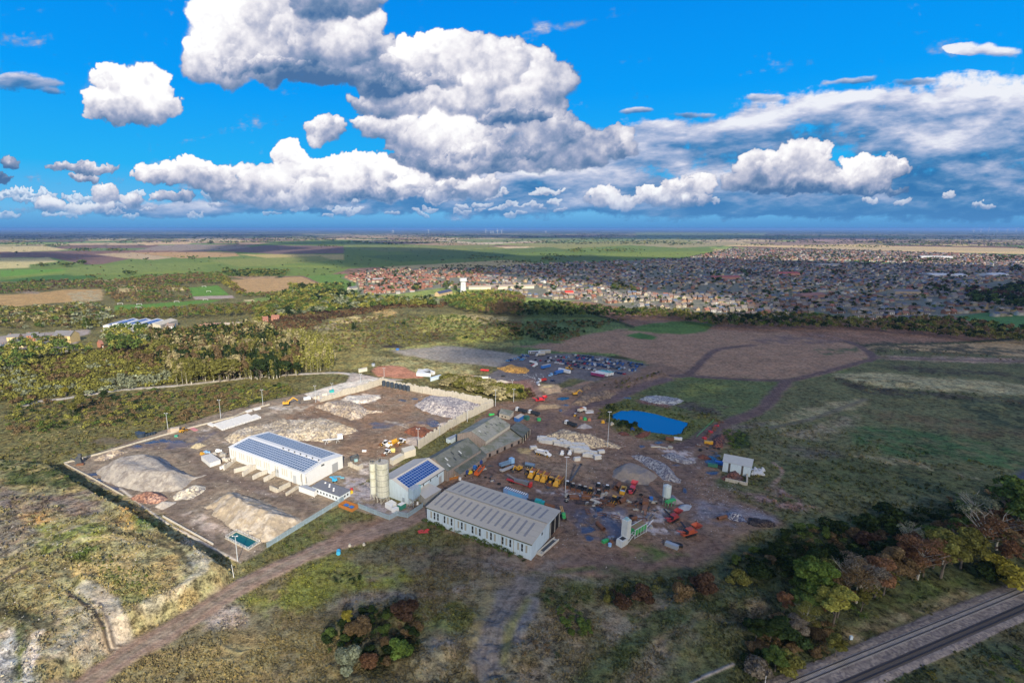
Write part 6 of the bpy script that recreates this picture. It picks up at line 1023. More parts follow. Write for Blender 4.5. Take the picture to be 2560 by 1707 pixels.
loc,rz,L = pose('B',1420,1340,1500,1300); m = MB(); m.box(0,0,.2,5.0,.8,.5); m.box(2.3,.9,.2,.8,1.6,1.); o = m.build('yellow_barrier',M('bright_yellow',(.75,.55,.03),.5)); o.location = loc; o.rotation_euler = (0,0,rz); tag(o,'bright yellow barrier at the end of the site office','barrier'); m = MB(); m.box(0,0,0,1.8,1.2,1.2,tx=.7); o = m.build('red_plant',REDP); o.location = at('B',1485,1275); tag(o,'small red machine at the corner of the site office','machine')
# black tanks along the far wall, other tanks
BT = M('black_blue_tank',(.035,.05,.07),.45,.05)
for i,x in enumerate((1737,1802,1843,1883,1925,1965,2004,2041)):
    y = (248,250,258,266,276,283,292,300)[i]; m = MB(); r = 1.0 if i == 0 else 1.75; m.cyl((0,0,0),(0,0,4.2),r,n=20,cap=False); m.cyl((0,0,4.2),(0,0,4.7),r,.4,n=20); m.cyl((0,0,2.1),(0,0,2.2),r+.05,n=20,cap=False); o = m.build('water_tank',BT); o.location = at('B',x,y); tag(o,('slim black tank standing apart at the left of the tank row','black tank, first after the slim one in the row','black tank, second after the slim one in the row','black tank, third after the slim one in the row','black tank in the middle of the row of seven wide ones','black tank, third from the right end of the row','black tank, second from the right end of the row','black tank at the right end of the row')[i],'tank','black water tanks along the far block wall')
for x,y,r,h,lb in ((800,750,2.5,2.6,'wide dark tank outside the far left wall, the larger one'),(765,735,1.6,2.4,'dark tank half hidden by the wide one outside the left wall')): m = MB(); m.cyl((0,0,0),(0,0,h),r,n=24,cap=False); m.cyl((0,0,h),(0,0,h+.3),r,r*.3,n=24); o = m.build('water_tank',BT); o.location = at('A',x,y); tag(o,lb,'tank')
for i,x in enumerate((855,880,905,928)): m = MB(); m.box(0,0,0,1.3,1.5,1.6); m.box(0,0,1.6,.5,.5,.2); o = m.build('tank_crate',BT); o.location = at('A',x,745-(i*7)); tag(o,('first','second','third','last')[i]+' small dark crate tank in the line beside the wide dark tank','tank','small dark crate tanks')
t = thing('crusher','dark upright machine at the left corner of the yard','machine',at('A',190,1015),.3); m = MB(); m.box(0,0,.5,3.4,2.4,3.6,tx=.7); m.box(.8,0,4.1,1.6,1.6,1.8); m.beam((-1,0,2),(-4,0,4),.6); m.build('machine_body',DGREY,t); m = MB(); m.box(1.2,-2.,0,3.6,1.4,.9); m.build('rusty_base',RUST,t)
loc,rz,L = pose('A',1060,715,1170,700); t = thing('mortar_plant','beige hopper machine with rusty front at the far left wall','machine',loc,rz); m = MB(); m.box(1,0,1.,5.,2.6,2.2,tx=1.1,ty=1.2); m.build('hopper',M('beige_steel',(.46,.38,.30),.7,.2),t); m = MB(); m.box(-2.4,0,0,2.6,2.2,2.8,tx=.7); m.build('machine_base',M('rusty_beige',(.30,.23,.18),.8,.3),t)
m = MB(); m.box(0,0,0,2.0,1.4,1.2,tx=.8); o = m.build('green_tank',M('green_cover',(.06,.34,.22),.5)); o.location = at('A',1140,750); tag(o,'small green covered tank beside the beige hopper machine','tank'); loc,rz,L = pose('A',1275,660,1350,700); m = MB(); m.box(0,0,0,7.5,2.6,.35); o = m.build('pink_slab',M('dusty_pink',(.50,.20,.20),.7,.15)); o.location = loc; o.rotation_euler = (0,0,rz); tag(o,'long dusty pink steel plate lying by the left wall','plate')
# white bulk bags in rows
bag = None; GA,GB,GC = np.array(at('j',300,575)),np.array(at('j',420,655)),np.array(at('j',970,480)); nA,nC = 12,24; BAGM = M('white_woven_bag',(.58,.58,.585),.8,.06)
ex = (GB-GA)/nA; ey = (GC-GB)/nC
for i in range(nA):
    for j in range(nC):
        if j > 20 and i < 5: continue
        p_ = GA+ex*(i+.5)+ey*(j+.5)
        if bag is None:
            m = MB(); m.box(0,0,0,.98,.98,.5,tx=1.08,ty=1.08); m.box(0,0,.5,1.05,1.05,.55,tx=.82,ty=.82)
            for s in (-1,1):
                for s2 in (-1,1): m.box(s*.38,s2*.38,1.02,.14,.14,.2)
            bag = m.build('bulk_bag',BAGM); tag(bag,'white woven bulk bag in the close-packed block beside the left wall','bulk bag','white bulk bags in the close-packed block'); o = bag
            for v in bag.data.vertices: v.co = (v.co.x*np.hypot(*ex[:2])*.78,v.co.y*np.hypot(*ey[:2])*.78,v.co.z*1.15)
        else: o = bag.copy(); COL.objects.link(o)
        o.location = (p_[0]+random.uniform(-.1,.1),p_[1]+random.uniform(-.1,.1),0); o.rotation_euler = (0,0,math.atan2(ex[1],ex[0])+random.uniform(-.12,.12))
for z,x1,y1,x2,y2,n,lb,gr in (('j',225,570,295,600,6,'white bulk bag in the short row left of the big block','white bulk bags left of the block'),('j',770,400,840,378,6,'white bulk bag in the line along the kerb wall','white bulk bags along the kerb wall'),('j',875,370,960,350,7,'white bulk bag in the separate pair of rows beyond the gap','white bulk bags beyond the gap')):
    a,b = np.array(at(z,x1,y1)),np.array(at(z,x2,y2)); d = (b-a); nn = np.array([-d[1],d[0],0])/np.hypot(d[0],d[1])*1.35
    for r_ in range(2):
        for k in range(n): p_ = a+d*(k+.5)/n+nn*r_; o = bag.copy(); COL.objects.link(o); o.location = (p_[0],p_[1],0); o.rotation_euler = (0,0,math.atan2(d[1],d[0])+random.uniform(-.1,.1)); tag(o,lb,'bulk bag',gr)
for i,(x,y,c,lb) in enumerate(((1050,385,WHT,'white and green machine parts heaped beyond the yellow excavator'),(1140,375,CREAM,'cream steel box beside the white and green machine parts'),(1220,345,CONC,'grey bin beyond the cream steel box'),(1290,315,TEAL,'teal box at the far end of the bin row'))): m = MB(); m.box(0,0,0,5.5-i*.6,2.4,1.9,rz=.1); m.box(1,.3,1.9,1.6,1.2,.5,rz=.5); o = m.build('storage_bin',c); o.location = at('B',x,y); o.rotation_euler = (0,0,.3); tag(o,lb,'bin')
# clutter against the white warehouse gable
for i,(x,y,c,s,lb) in enumerate(((30,920,YEL,1.2,'yellow and green tank on the clutter beside the white store'),(70,905,LBLU,1.1,'pale blue drum on the clutter beside the white store'),(130,930,CONC,1.6,'grey block stack left of the warehouse gable'),(180,900,WHT,1.5,'white sack stack left of the warehouse gable'),(235,935,CONC2,1.7,'weathered block stack against the warehouse corner'),(250,985,CONC,1.6,'pale pallet of blocks below the warehouse corner'),(225,1060,WHT,1.2,'white sacks at the end of the left-most divider'))): m = MB(); [m.box(random.uniform(-1.5,1.5),random.uniform(-1.2,1.2),0,s,s*.8,s*random.uniform(.6,1.2),rz=random.uniform(0,3)) for _ in range(7)]; o = m.build('block_stack',c); o.location = at('B',x,y); tag(o,lb,'stack')
# stacked precast slabs below the rubble heap
SLB = M('pale_precast',(.60,.585,.55),.8,.1,.7); slabs = []
for v in range(4):
    m = MB(); z_ = 0
    for k in range(4+v % 3): m.box(random.uniform(-.2,.2),random.uniform(-.15,.15),z_,4.2*random.uniform(.85,1.1),2.2*random.uniform(.8,1.),.36,rz=random.uniform(-.07,.07)); z_ += .45
    slabs.append(m.build('slab_stack',SLB)); 
k = 0
for (x0,y0,x1,y1,n,rows) in ((575,180,700,215,4,2),(700,185,870,215,5,3),(740,240,880,270,4,1),(880,250,1040,245,5,2),(900,285,1050,290,5,2),(940,315,1130,330,6,1),(1020,355,1130,362,3,1),(590,215,690,232,3,1)):
    for i in range(n):
        for r_ in range(rows):
            x,y = x0+(x1-x0)*(i+.5)/n,y0+(y1-y0)*(i+.5)/n+r_*17; o = slabs[k % 4] if k < 4 else slabs[k % 4].copy()
            if k >= 4: COL.objects.link(o)
            o.location = at('D',x,y); o.rotation_euler = (0,0,-.42+random.uniform(-.2,.2)); tag(o,'stack of pale precast slabs in the jumbled rows below the tan rubble','slab stack','stacks of pale precast slabs'); k += 1
for x,y,lb in ((525,280,'pale slab stack standing alone left of the slab rows'),(1185,318,'pale blue-white slab stack at the right end of the slab rows'),(950,395,'small white slab block alone below the slab rows'),(1150,380,'grey-blue slab stack at the lower right of the slab rows')): o = slabs[k % 4].copy(); COL.objects.link(o); o.location = at('D',x,y); o.rotation_euler = (0,0,.2); tag(o,lb,'slab stack'); k += 1
m = MB(); m.box(0,0,0,6.,1.2,.7,rz=.1); m.box(4.5,-1.2,0,5.,1.2,.6,rz=-.5); m.box(9,-1,0,2,2.4,1.,rz=.7); o = m.build('precast_rings',CREAM); o.location = at('D',1720,265); tag(o,'curved pale concrete pieces lying between the grey stone and the pond','concrete pieces')
# lamps
def lamp(label,z,xb,yb,yt,heads=2,group='floodlight masts of the yard'):
    g = G(px(z,xb,yb)[0]); zt = hfor(g,px(z,0,yt)[0][1]); z0 = float(hgt(g[:1],g[1:])[0]); t = thing('lamp_mast',label,'lamp mast',(g[0],g[1],z0),0,group); hh = zt-z0; m = MB(); m.cyl((0,0,-.3),(0,0,hh),.2,.11,n=10); m.build('mast',M('mast_steel',(.48,.51,.53),.5,.05),t)
    m = MB(); m.beam((-1.3,0,hh),(1.3,0,hh),.14); m.build('crossbar',STEEL,t)
    for k in range(heads): x = -.9+1.8*k/max(heads-1,1) if heads > 1 else 0; m = MB(); m.box(x,-.2,hh+.02,.5,.4,.3); m.build('floodlight',WHT,t)
for a in (('tall white lamp mast standing behind the row of dark loaders','d',1357,645,-60),('tall white lamp mast in front of the tan rubble, left of the pond','E',661,655,312),('lamp mast by the corner of the settling pool','I',1741,1380,1135),('lamp mast at the near end of the tall block wall','C',572,860,672),('slender lamp mast at the inner side of the tall block wall','C',1052,605,490),('faint lamp mast between the two halves of the tall block wall','C',781,750,630),('lamp mast at the far right corner of the yard wall','C',1327,450,290),('lamp mast with wide crossbar near the young trees','C',1505,410,285),('lamp mast behind the tanks at the far wall corner','B',1577,225,135),('lamp mast beside the red earth patch','B',1805,165,80),('lamp mast beyond the rubble strip and yellow excavator','B',1135,415,252),
          ('lamp mast behind the end of the white bulk bags','B',618,455,292),('lamp mast behind the start of the white bulk bags','B',204,570,392),('lamp mast at the beige hopper machine by the left wall','A',1060,690,522),('lamp mast in the grass behind the far kerb, farthest one','B',1295,285,230),('thin lamp mast in the car compound','G',708,665,590)): lamp(*a,heads=4 if 'tall white' in a[0] else 2)
g = G(px('I',1705,1545)[0]); t = thing('leaning_pole','bare white pole on the bank beside the dirt track','pole',(g[0],g[1],float(hgt(g[:1],g[1:])[0]))); m = MB(); m.cyl((0,0,0),(-.4,0,6.),.12,.08,n=8); m.build('pole_shaft',WHT,t)
# around the gate: tippers, machines
for c,lb in (((860,305,640,240),'dark-bodied tipper lorry with white cab nearest the stone hut'),((1150,365,930,300),'dark-bodied tipper lorry with white cab behind the first one'),((2050,640,1690,520),'long dark tipper lorry with white cab behind the tan rubble')): loc,rz,L = pose('i',*c); tipper(lb,loc,rz,9.5 if '1' else 9,WHT,M('dark_tipper',(.035,.045,.06),.5),'white-cabbed tipper lorries' if 'nearest' in lb or 'first' in lb else None)
m = MB(); m.cyl((0,0,0),(0,0,1.8),1.5,1.4,n=20); o = m.build('round_tank',GRNP); o.location = at('i',1150,460); tag(o,'round green and blue tank near the tipper lorries','tank'); m = MB(); m.box(0,0,0,2.8,1.4,1.2,tx=.8); m.box(2.2,.3,0,1.6,1.2,.8); o = m.build('green_skip',M('vivid_green',(.05,.55,.12),.5)); o.location = at('C',1280,540); o.rotation_euler = (0,0,.4); tag(o,'vivid green skip behind the lichen-yellow shed','skip')
loc,rz,L = pose('E',330,370,360,340); loader('small yellow roller near the gate, left of the scrap',loc,rz,YEL,WHT,.7); loc,rz,L = pose('E',380,320,440,300); t = tipper('white-cabbed crane lorry with orange arm near the pond scrub',loc,rz,8.,WHT,CONC); m = MB(); m.beam((1.5,0,2.8),(-2.5,0,3.6),.4); m.build('crane_arm',ORG,t)
loc,rz,L = pose('E',430,330,540,320); t = thing('slatted_bin','white slatted steel bin beside the pond scrub','bin',loc,rz); m = MB(); m.box(0,0,.4,6.,2.2,.2); [m.box(-2.8+.8*k,1.1,.6,.12,.1,1.6) for k in range(8)]; [m.box(-2.8+.8*k,-1.1,.6,.12,.1,1.6) for k in range(8)]; m.box(0,1.1,2.1,6.,.12,.14); m.box(0,-1.1,2.1,6,.12,.14); m.build('slatted_sides',WHT,t)
for x,y,c,lb in ((400,380,M('rust_red',(.28,.10,.07),.8,.2),'rusty red drum ring by the yellow roller'),(480,395,M('brown_orange',(.38,.16,.09),.8,.2),'orange-brown bin by the grey cone'),(440,390,GRNP,'small green frame by the rusty drum ring'),(615,418,YEL,'small ochre box at the edge of the pond scrub'),(905,490,M('deep_blue',(.03,.07,.25),.4),'small dark blue tank beside the pond'),(705,440,CREAM,'pale block beside the tall mast near the pond')): m = MB(); m.box(0,0,0,2.4,2.0,1.6,tx=.85); m.cyl((0,-.8,1.7),(0,.8,1.7),.5,n=10); o = m.build('scrap_box',c); o.location = at('E',x,y); tag(o,lb,'scrap')
screener('bright red screening machine behind the brown sand heap near the gate',at('G',980,795),pose('G',900,790,1050,775)[1],M('bright_red',(.62,.03,.04),.5),1.05,tail=False)
for x,y,c,lb,h in ((1270,590,RUST,'rusty bin at the pondside corner of the yard',1.8),(1350,585,WHT,'white low tank beside the rusty bin',1.2),(1690,850,M('green_trailer',(.04,.16,.10),.6),'green trailer beside the small white shed',1.6),(1760,830,BLUP,'blue machine behind the green trailer',1.8),(1650,625,YEL,'yellow machine beside the scrap heap on the track',1.6)): m = MB(); m.box(0,0,.3,5.,2.2,h); m.box(1.8,0,h,1.6,1.6,.6); o = m.build('yard_bin',c); o.location = at('E',x,y); o.rotation_euler = (0,0,-.35); tag(o,lb,'bin')
g0,g1 = G(px('E',1535,560)[0]),G(px('E',1700,400)[0]); t = thing('green_railing','bright green railing along the bank right of the pond','railing',(g0[0],g0[1],0)); d = g1-g0; m = MB(); n = 14
for k in range(n+1): q_ = d*k/n; zz = float(hgt(np.array([g0[0]+q_[0]]),np.array([g0[1]+q_[1]]))[0]); m.beam((q_[0],q_[1],zz-.2),(q_[0],q_[1],zz+1.3),.1)
m.beam((0,0,1.2),(d[0],d[1],1.2),.1); m.beam((0,0,.6),(d[0],d[1],.6),.1); m.build('rail_frame',GRNP,t)
for i in range(9): m = MB(); k = i/8; q_ = g0+d*k; R_ = random.Random(i); [m.box(R_.uniform(-1,1),R_.uniform(-1,1),0,R_.uniform(.6,2),R_.uniform(.5,1.4),R_.uniform(.4,1.2),rz=R_.uniform(0,3)) for _ in range(5)]; o = m.build('scrap_heap',RUST if i % 3 else REDP); o.location = (q_[0]+4,q_[1]-2.5,0); tag(o,'small rusty scrap pile in the line below the green railing','scrap','scrap piles below the green railing')
for i in range(26):
    R_ = random.Random(50+i); m = MB(); [m.box(R_.uniform(-.8,.8),R_.uniform(-.8,.8),0,R_.uniform(.5,1.2),R_.uniform(.5,1.),R_.uniform(.4,.9),rz=R_.uniform(0,3)) for _ in range(4)]; o = m.build('stone_blocks',M('white_stone',(.62,.62,.62),.8,.1)); o.location = at('E',2095+R_.uniform(-10,90),880+R_.uniform(-10,50)); tag(o,'white stone blocks in the loose pile right of the small white shed','stone blocks','white stone blocks right of the small shed')
# compound: lorries and trailers
loc,rz,L = pose('b',890,500,1060,455); trailer('blue box trailer with cream roof standing alone in the compound',loc,rz,12.,BLUP,CREAM); loc,rz,L = pose('b',1220,540,1460,600); trailer('white box trailer in the middle of the compound',loc,rz,13.,WHT,WHT); loc,rz,L = pose('b',1310,570,1180,600); trailer('blue box lorry touching the white trailer',loc,rz,8.,BLUP,BLUP,cab=BLUP,h=3.6); loc,rz,L = pose('b',1110,610,1030,640); car('van',LBLU,'pale blue van in front of the blue box lorry',loc,rz,body=1,cat='van')
for i,(c,lb,col) in enumerate((((1870,620,2110,665),'maroon and blue car transporter trailer, nearest of the five',M('maroon_blue',(.25,.04,.13),.5,.3)),((1950,600,2190,650),'pale grey trailer second of the five side by side',WHT),((2010,590,2240,640),'grey trailer with teal roof third of the five side by side',WHT),((2060,580,2290,630),'grey trailer with teal roof farthest of the five side by side',WHT))): loc,rz,L = pose('b',*c); trailer(lb,loc,rz,12.5,col,TEAL if i > 1 else WHT,h=3.8,group=None)
loc,rz,L = pose('b',640,205,860,200); t = trailer('white trailer with dark side sign reading Sanders at the back of the compound',loc,rz,13.,WHT,WHT)
def text_mesh(body,size,mat,parent,loc,rot):
    cu = bpy.data.curves.new('lettering','FONT'); cu.body = body; cu.size = size; cu.extrude = .02; cu.align_x = 'CENTER'; cu.align_y = 'CENTER'; tmp = bpy.data.objects.new('tmp',cu); COL.objects.link(tmp); dg = bpy.context.evaluated_depsgraph_get(); me = bpy.data.meshes.new_from_object(tmp.evaluated_get(dg)); bpy.data.objects.remove(tmp); me.materials.clear(); me.materials.append(mat); o = bpy.data.objects.new('lettering',me); COL.objects.link(o); o.parent = parent; o.location = loc; o.rotation_euler = rot; return o
s_ = -1; m = MB(); m.box(-1.0,-1.28,1.5,10.4,.05,2.0); m.build('side_sign',M('navy_sign',(.02,.02,.05),.5),t); m = MB(); m.cyl((-4.6,-1.35,2.5),(-4.6,-1.31,2.5),.75,n=20); m.build('round_emblem',WHT,t); text_mesh('Sanders',1.7,WHT,t,(-.6,-1.33,2.4),(math.pi/2,0,0))
loc,rz,L = pose('b',860,195,1045,190); trailer('tall cream trailer behind the signed white one',loc,rz,13.,CREAM,WHT,h=4.1); loc,rz,L = pose('b',970,225,800,235); trailer('white box lorry in front of the cream trailer',loc,rz,8.5,CREAM,WHT,cab=WHT,h=3.5)
loc,rz,L = pose('b',700,480,830,400); t = thing('mobile_crane','white mobile crane with red boom beside the orange woodchip','crane',loc,rz+math.pi); m = MB(); m.box(0,0,.8,9.,2.4,.9); m.box(-3.6,0,1.7,1.6,2.4,1.3); m.box(1.5,.2,1.7,2.4,1.8,1.4); m.build('crane_body',WHT,t); m = MB(); m.beam((1.5,0,3.0),(11,0,3.6),.5,.7); m.build('boom',REDP,t); wheels(t,(-3,-1.5,1.5,3),1.,.55); loc,rz,L = pose('b',680,370,780,400); tipper('white concrete mixer lorry beside the mobile crane',loc,rz,9.,WHT,WHT,loadc=WHT)
loc,rz,L = pose('b',1350,500,1510,500); loader('yellow wheel loader behind the white trailer in the compound',loc,rz,YEL,YEL,1.2); loc,rz,L = pose('b',990,720,820,750); tipper('white-cabbed red tipper lorry by the earth ramp',loc,rz,8.5,WHT,REDP); loc,rz,L = pose('b',800,780,850,825); car('van',WHT,'white van parked below the red tipper lorry',loc,rz,body=1,cat='van'); loc,rz,L = pose('b',1060,740,1160,720); car('parked_car',M('navy_car',(.01,.02,.07),.3),'dark blue pickup beside the red tipper lorry',loc,rz,body=0)
loc,rz,L = pose('b',110,640,180,640); car('parked_car',BLK,'black and white car near the cream sand heap',loc,rz); loc,rz,L = pose('b',250,890,330,860); car('parked_car',LBLU,'pale blue car under the thin compound mast',loc,rz); loc,rz,L = pose('L',1595,1185,1625,1178); car('van',WHT,'small white van beside the light blue container',loc,rz,body=1,cat='van')
loc,rz,L = pose('G',340,590,470,595); trailer('white articulated lorry with green front panel on the haul road',loc,rz,13.,WHT,CREAM,cab=WHT,panel=None); m = MB(); loc,rz,L = pose('G',400,500,475,505); t = thing('red_trailer','bright red open trailer on the gravel apron','trailer',loc,rz); m.box(0,1.1,.8,8,.1,1.); m.box(0,-1.1,.8,8,.1,1.); m.box(0,0,.8,8,2.2,.15); m.build('trailer_body',M('bright_red',(.62,.03,.04),.5),t); wheels(t,(-2,-.8),1.,.45)
m = MB(); loc = at('L',1150,880); m.box(0,0,0,3.2,2.,1.6,rz=.5); m.box(1.6,1,0,.4,3.4,1.); o = m.build('blue_tarpaulin',BLUP); o.location = loc; tag(o,'small bright blue tarpaulin beside the dark hollow in the scrub','tarpaulin'); m = MB(); m.cyl((0,0,0),(0,0,2.4),1.8,n=18); o = m.build('grey_tank',STEEL); o.location = at('L',915,1038); tag(o,'round grey tank on the grass above the cream cabin','tank')
m = MB(); m.cyl((0,-1.,.9),(0,1.,.9),.9,n=18); o = m.build('blue_drum',M('cyan_drum',(.06,.42,.66),.4)); o.location = at('F',182,1310); o.rotation_euler = (0,0,.2); tag(o,'bright cyan plastic drum beside the dirt track','drum')
m = MB(); R_ = random.Random(4); [m.box(R_.uniform(-2,2),R_.uniform(-1.3,1.3),0,1.6,1.2,R_.uniform(.15,.4),rz=R_.uniform(0,3)) for _ in range(9)]; o = m.build('red_sheeting',M('tomato_red',(.60,.06,.05),.6)); o.location = at('F',1015,1090); tag(o,'crumpled red sheeting with black hose beside the grey-roofed shed','sheeting'); m = MB(); P_ = [at('F',x,y,.12) for x,y in ((1000,1085),(1060,1110),(1120,1105),(1155,1120),(1150,1140),(1130,1145))]; P_ = smooth_line(P_,5); o0 = P_[0]
for a,b in zip(P_[:-1],P_[1:]): m.beam(a-o0,b-o0,.16)
o = m.build('black_hose',BLK); o.location = tuple(o0); tag(o,'black hose trailing from the red sheeting','hose')
for x,y,lb in ((292,1232,'pale boulder beside the dirt track near the cyan drum'),(430,1222,'pale boulder right of the cyan drum')): m = MB(); m.cyl((0,0,-.2),(0,0,1.),.9,.4,n=7); o = m.build('boulder',CREAM); o.location = at('F',x,y); tag(o,lb,'boulder')
# rows of cars
ZM['m'] = (1250,860,5.88); CC = [M('car_white',(.68,.68,.68),.3,.02),M('car_silver',(.36,.38,.40),.3,.02),M('car_navy',(.012,.025,.09),.25,.02),M('car_blue',(.03,.09,.30),.25,.02),M('car_black',(.012,.012,.015),.25,.02),M('car_red',(.38,.018,.03),.3,.02),M('car_grey',(.09,.095,.11),.3,.02),M('car_sky',(.10,.30,.58),.3,.02)]
CN = ['white','silver','navy blue','mid blue','black','red','dark grey','sky blue']; W8 = [14,8,22,14,18,10,10,4]; protoc = {}; ncar = 0
ROWS = [('back row',(690,205,800,215),1),('back row',(800,187,950,195),1),('back row',(880,197,1060,200),1),('farthest row',(1060,162,1410,205),1),('farthest row',(1450,217,1660,240),1),('farthest row',(1710,252,1815,268),1),('farthest row',(1870,277,2130,312),1),('second row from the back',(1080,212,1490,262),2),('row beside the earth edge',(1500,277,1840,315),2),('middle row',(840,237,1190,275),1),('left end of the middle row',(505,237,700,260),1),('long middle row',(700,257,1130,335),2),('long middle row',(1190,285,1850,385),2),('front row',(1140,342,1440,392),1),('right-hand block',(1870,322,2065,350),2),('right-hand block',(1880,390,2030,402),2),('front row by the trailers',(1570,397,1870,455),1)]
def put_car(k,loc,rz,lb,grp):
    global ncar
    if k not in protoc: t = car('parked_car',CC[k],lb,loc,rz,grp); protoc[k] = (t,tree_of(t)); ncar += 1; return
    t,K = protoc[k]; dup(t,loc,rz,lb,group=grp,K=K); ncar += 1
for rn_,c,dbl in ROWS:
    a,b = np.array(at('m',c[0],c[1])),np.array(at('m',c[2],c[3])); d = b-a; L = np.hypot(d[0],d[1]); n = int(L/2.75); e = d/L; nn = np.array([-e[1],e[0],0])
    for r_ in range(dbl):
        for i in range(n):
            if random.random() < .07: continue
            k = random.choices(range(8),W8)[0]; p_ = a+e*(i+.5)*2.75+nn*(r_*5.2+random.uniform(-.4,.4)); put_car(k,tuple(p_),math.atan2(nn[1],nn[0])+random.uniform(-.06,.06)+(math.pi if random.random() < .3 else 0),CN[k]+' car in the '+rn_+' of the compound',CN[k]+' cars in the '+rn_+' of the compound')
for (x1,y1,x2,y2,n) in ((210,345,620,225,12),(500,215,640,250,5),(480,335,570,270,3)):
    for i in range(n): u = (i+.5)/n; k = random.choice((3,7,7,2,1)); loc = at('b',x1+(x2-x1)*u,y1+(y2-y1)*u); put_car(k,loc,-.3+random.uniform(-.05,.05),CN[k]+' car in the slanting line at the left of the compound',CN[k]+' cars in the slanting line at the left of the compound')
# ---------------------------------------------------------------- railway
RAILM = M('railhead_steel',(.06,.05,.048),.35,.1,metal=.5); SLM = M('concrete_sleeper',(.36,.34,.32),.9,.1); BALM = PM('ballast',(.235,.198,.178),(.18,.15,.135),.35,1.6,.12); mid_ = (e_lo+e_hi)/2; tr_off = (RW*.24,RW*.70) if RW > 7 else (1.6,5.0)
t0,t1 = 20.,420.; m = MB()
bed = MB(); bed.side([(0,-1),(.0,.02),(1.4,.34),(RW-1.4,.34),(RW,.02),(RW,-1)],0,1); V = [(rn*(e_lo+x)+rdir*(t0-60 if y == 0 else t1)).tolist()+[z] for x,y,z in bed.v]; bo = MB(); bo.v = [tuple(v) for v in V]; bo.f = bed.f; o = bo.build('ballast_bed',BALM); o.data.validate(); bm = None; struct(o)
for j,off in enumerate((RW*.27,RW*.70)):
    t = thing('railway_track',('railway track nearer the trees' if (rn[1] > 0) == (j == 1) else 'railway track nearer the bottom right corner')+', two rails on pale sleepers','railway track',(0,0,0)); n = int((t1-t0)/.7); c0 = rn*(e_lo+off); sm_ = MB(); ang = math.atan2(rn[1],rn[0])
    for k in range(n): p_ = c0+rdir*(t0+k*.7); sm_.box(p_[0],p_[1],.32,2.6,.28,.10,rz=ang)
    o = sm_.build('sleepers',SLM if j else M('oily_sleeper',(.10,.085,.075),.9,.15),t); o['kind'] = 'stuff'
    a,b = c0+rdir*(t0-40),c0+rdir*t1; bm_ = MB(); bm_.beam((a[0],a[1],.30),(b[0],b[1],.30),2.9,.12); bm_.build('track_bed',M('oily_ballast',(.085,.072,.066),.95,.2,1.) if not j else BALM,t)
    for s_ in (-.75,.75): a,b = c0+rn*s_+rdir*t0,c0+rn*s_+rdir*t1; rm = MB(); rm.beam((a[0],a[1],.50),(b[0],b[1],.50),.15,.2); rm.build('rail',RAILM,t)
g = G(px('T',1390,1000)[0]); t = thing('trackside_cabinet','pale blue-grey cabinet on a post beside the railway','cabinet',(g[0],g[1],0)); m = MB(); m.box(0,0,.6,.9,.6,1.3); m.build('cabinet_box',PALEB,t); m = MB(); m.box(0,0,0,.2,.2,.7); m.build('post',DGREY,t)
g = G(px('T',915,1240)[0]); t = thing('railway_signal','black signal head on a white post at the bottom edge beside the railway','signal',(g[0],g[1],0)); m = MB(); m.cyl((0,0,0),(0,0,3.4),.1,n=8); m.build('post',WHT,t); m = MB(); m.box(0,0,3.2,.9,.4,1.3); m.build('signal_head',BLK,t)
# ---------------------------------------------------------------- water tower
g = G(px('L',1795,330)[0]); zt = hfor(g,px('L',0,180)[0][1]); zb = hfor(g,px('L',0,215)[0][1]); dep = g[1]; r = 36/3.92*dep/F0; t = thing('water_tower','white concrete water tower with wide drum on a tapering shaft','water tower',(g[0],g[1],0)); WT = M('white_concrete_tower',(.72,.71,.68),.7,.05,.2,streak=.15); m = MB(); m.cyl((0,0,0),(0,0,zb),r*.84,r*.68,n=8); m.build('shaft',WT,t)
m = MB(); m.cyl((0,0,zb),(0,0,zb+1.4),r*.72,r,n=28,cap=False); m.cyl((0,0,zb+1.4),(0,0,zt),r,r,n=28); m.build('tank_drum',WT,t); m = MB(); m.cyl((0,0,zt),(0,0,zt+.5),r*1.05,n=28); m.build('parapet',WT,t)
for k in range(6): m = MB(); a_ = k*1.05; m.cyl((math.cos(a_)*r*.4,math.sin(a_)*r*.4,zt),(math.cos(a_)*r*.4,math.sin(a_)*r*.4,zt+4.5+2*(k % 3)),.35,n=6); m.build('antenna',DGREY,t)
for zz in (.3,.55,.75): m = MB(); m.box(0,-r*.80,zb*zz,1.2,.4,2.2); m.build('window',DARK,t)
# goals
def goal(label,z,x,y,w=5.5,rz=0.):
    loc = at(z,x,y); t = thing('football_goal',label,'goal',loc,rz,'white football goals'); m = MB(); m.beam((-w/2,0,0),(-w/2,0,2.6),.35); m.beam((w/2,0,0),(w/2,0,2.6),.35); m.beam((-w/2,0,2.6),(w/2,0,2.6),.35); m.beam((-w/2,0,2.6),(-w/2,2,0),.2); m.beam((w/2,0,2.6),(w/2,2,0),.2); m.build('goal_frame',WHT,t)
for a in (('goal at the far end of the small pitch','M',1395,487),('goal in the middle of the small pitch','M',1427,521),('goal at the left end of the long pitch','M',822,606),('upper goal on the left half of the long pitch','M',952,610),('lower goal on the left half of the long pitch','M',948,630),('goal near the middle edge of the long pitch','M',1208,592),('goal at the right end of the long pitch','M',1405,578)): goal(*a,w=9.)
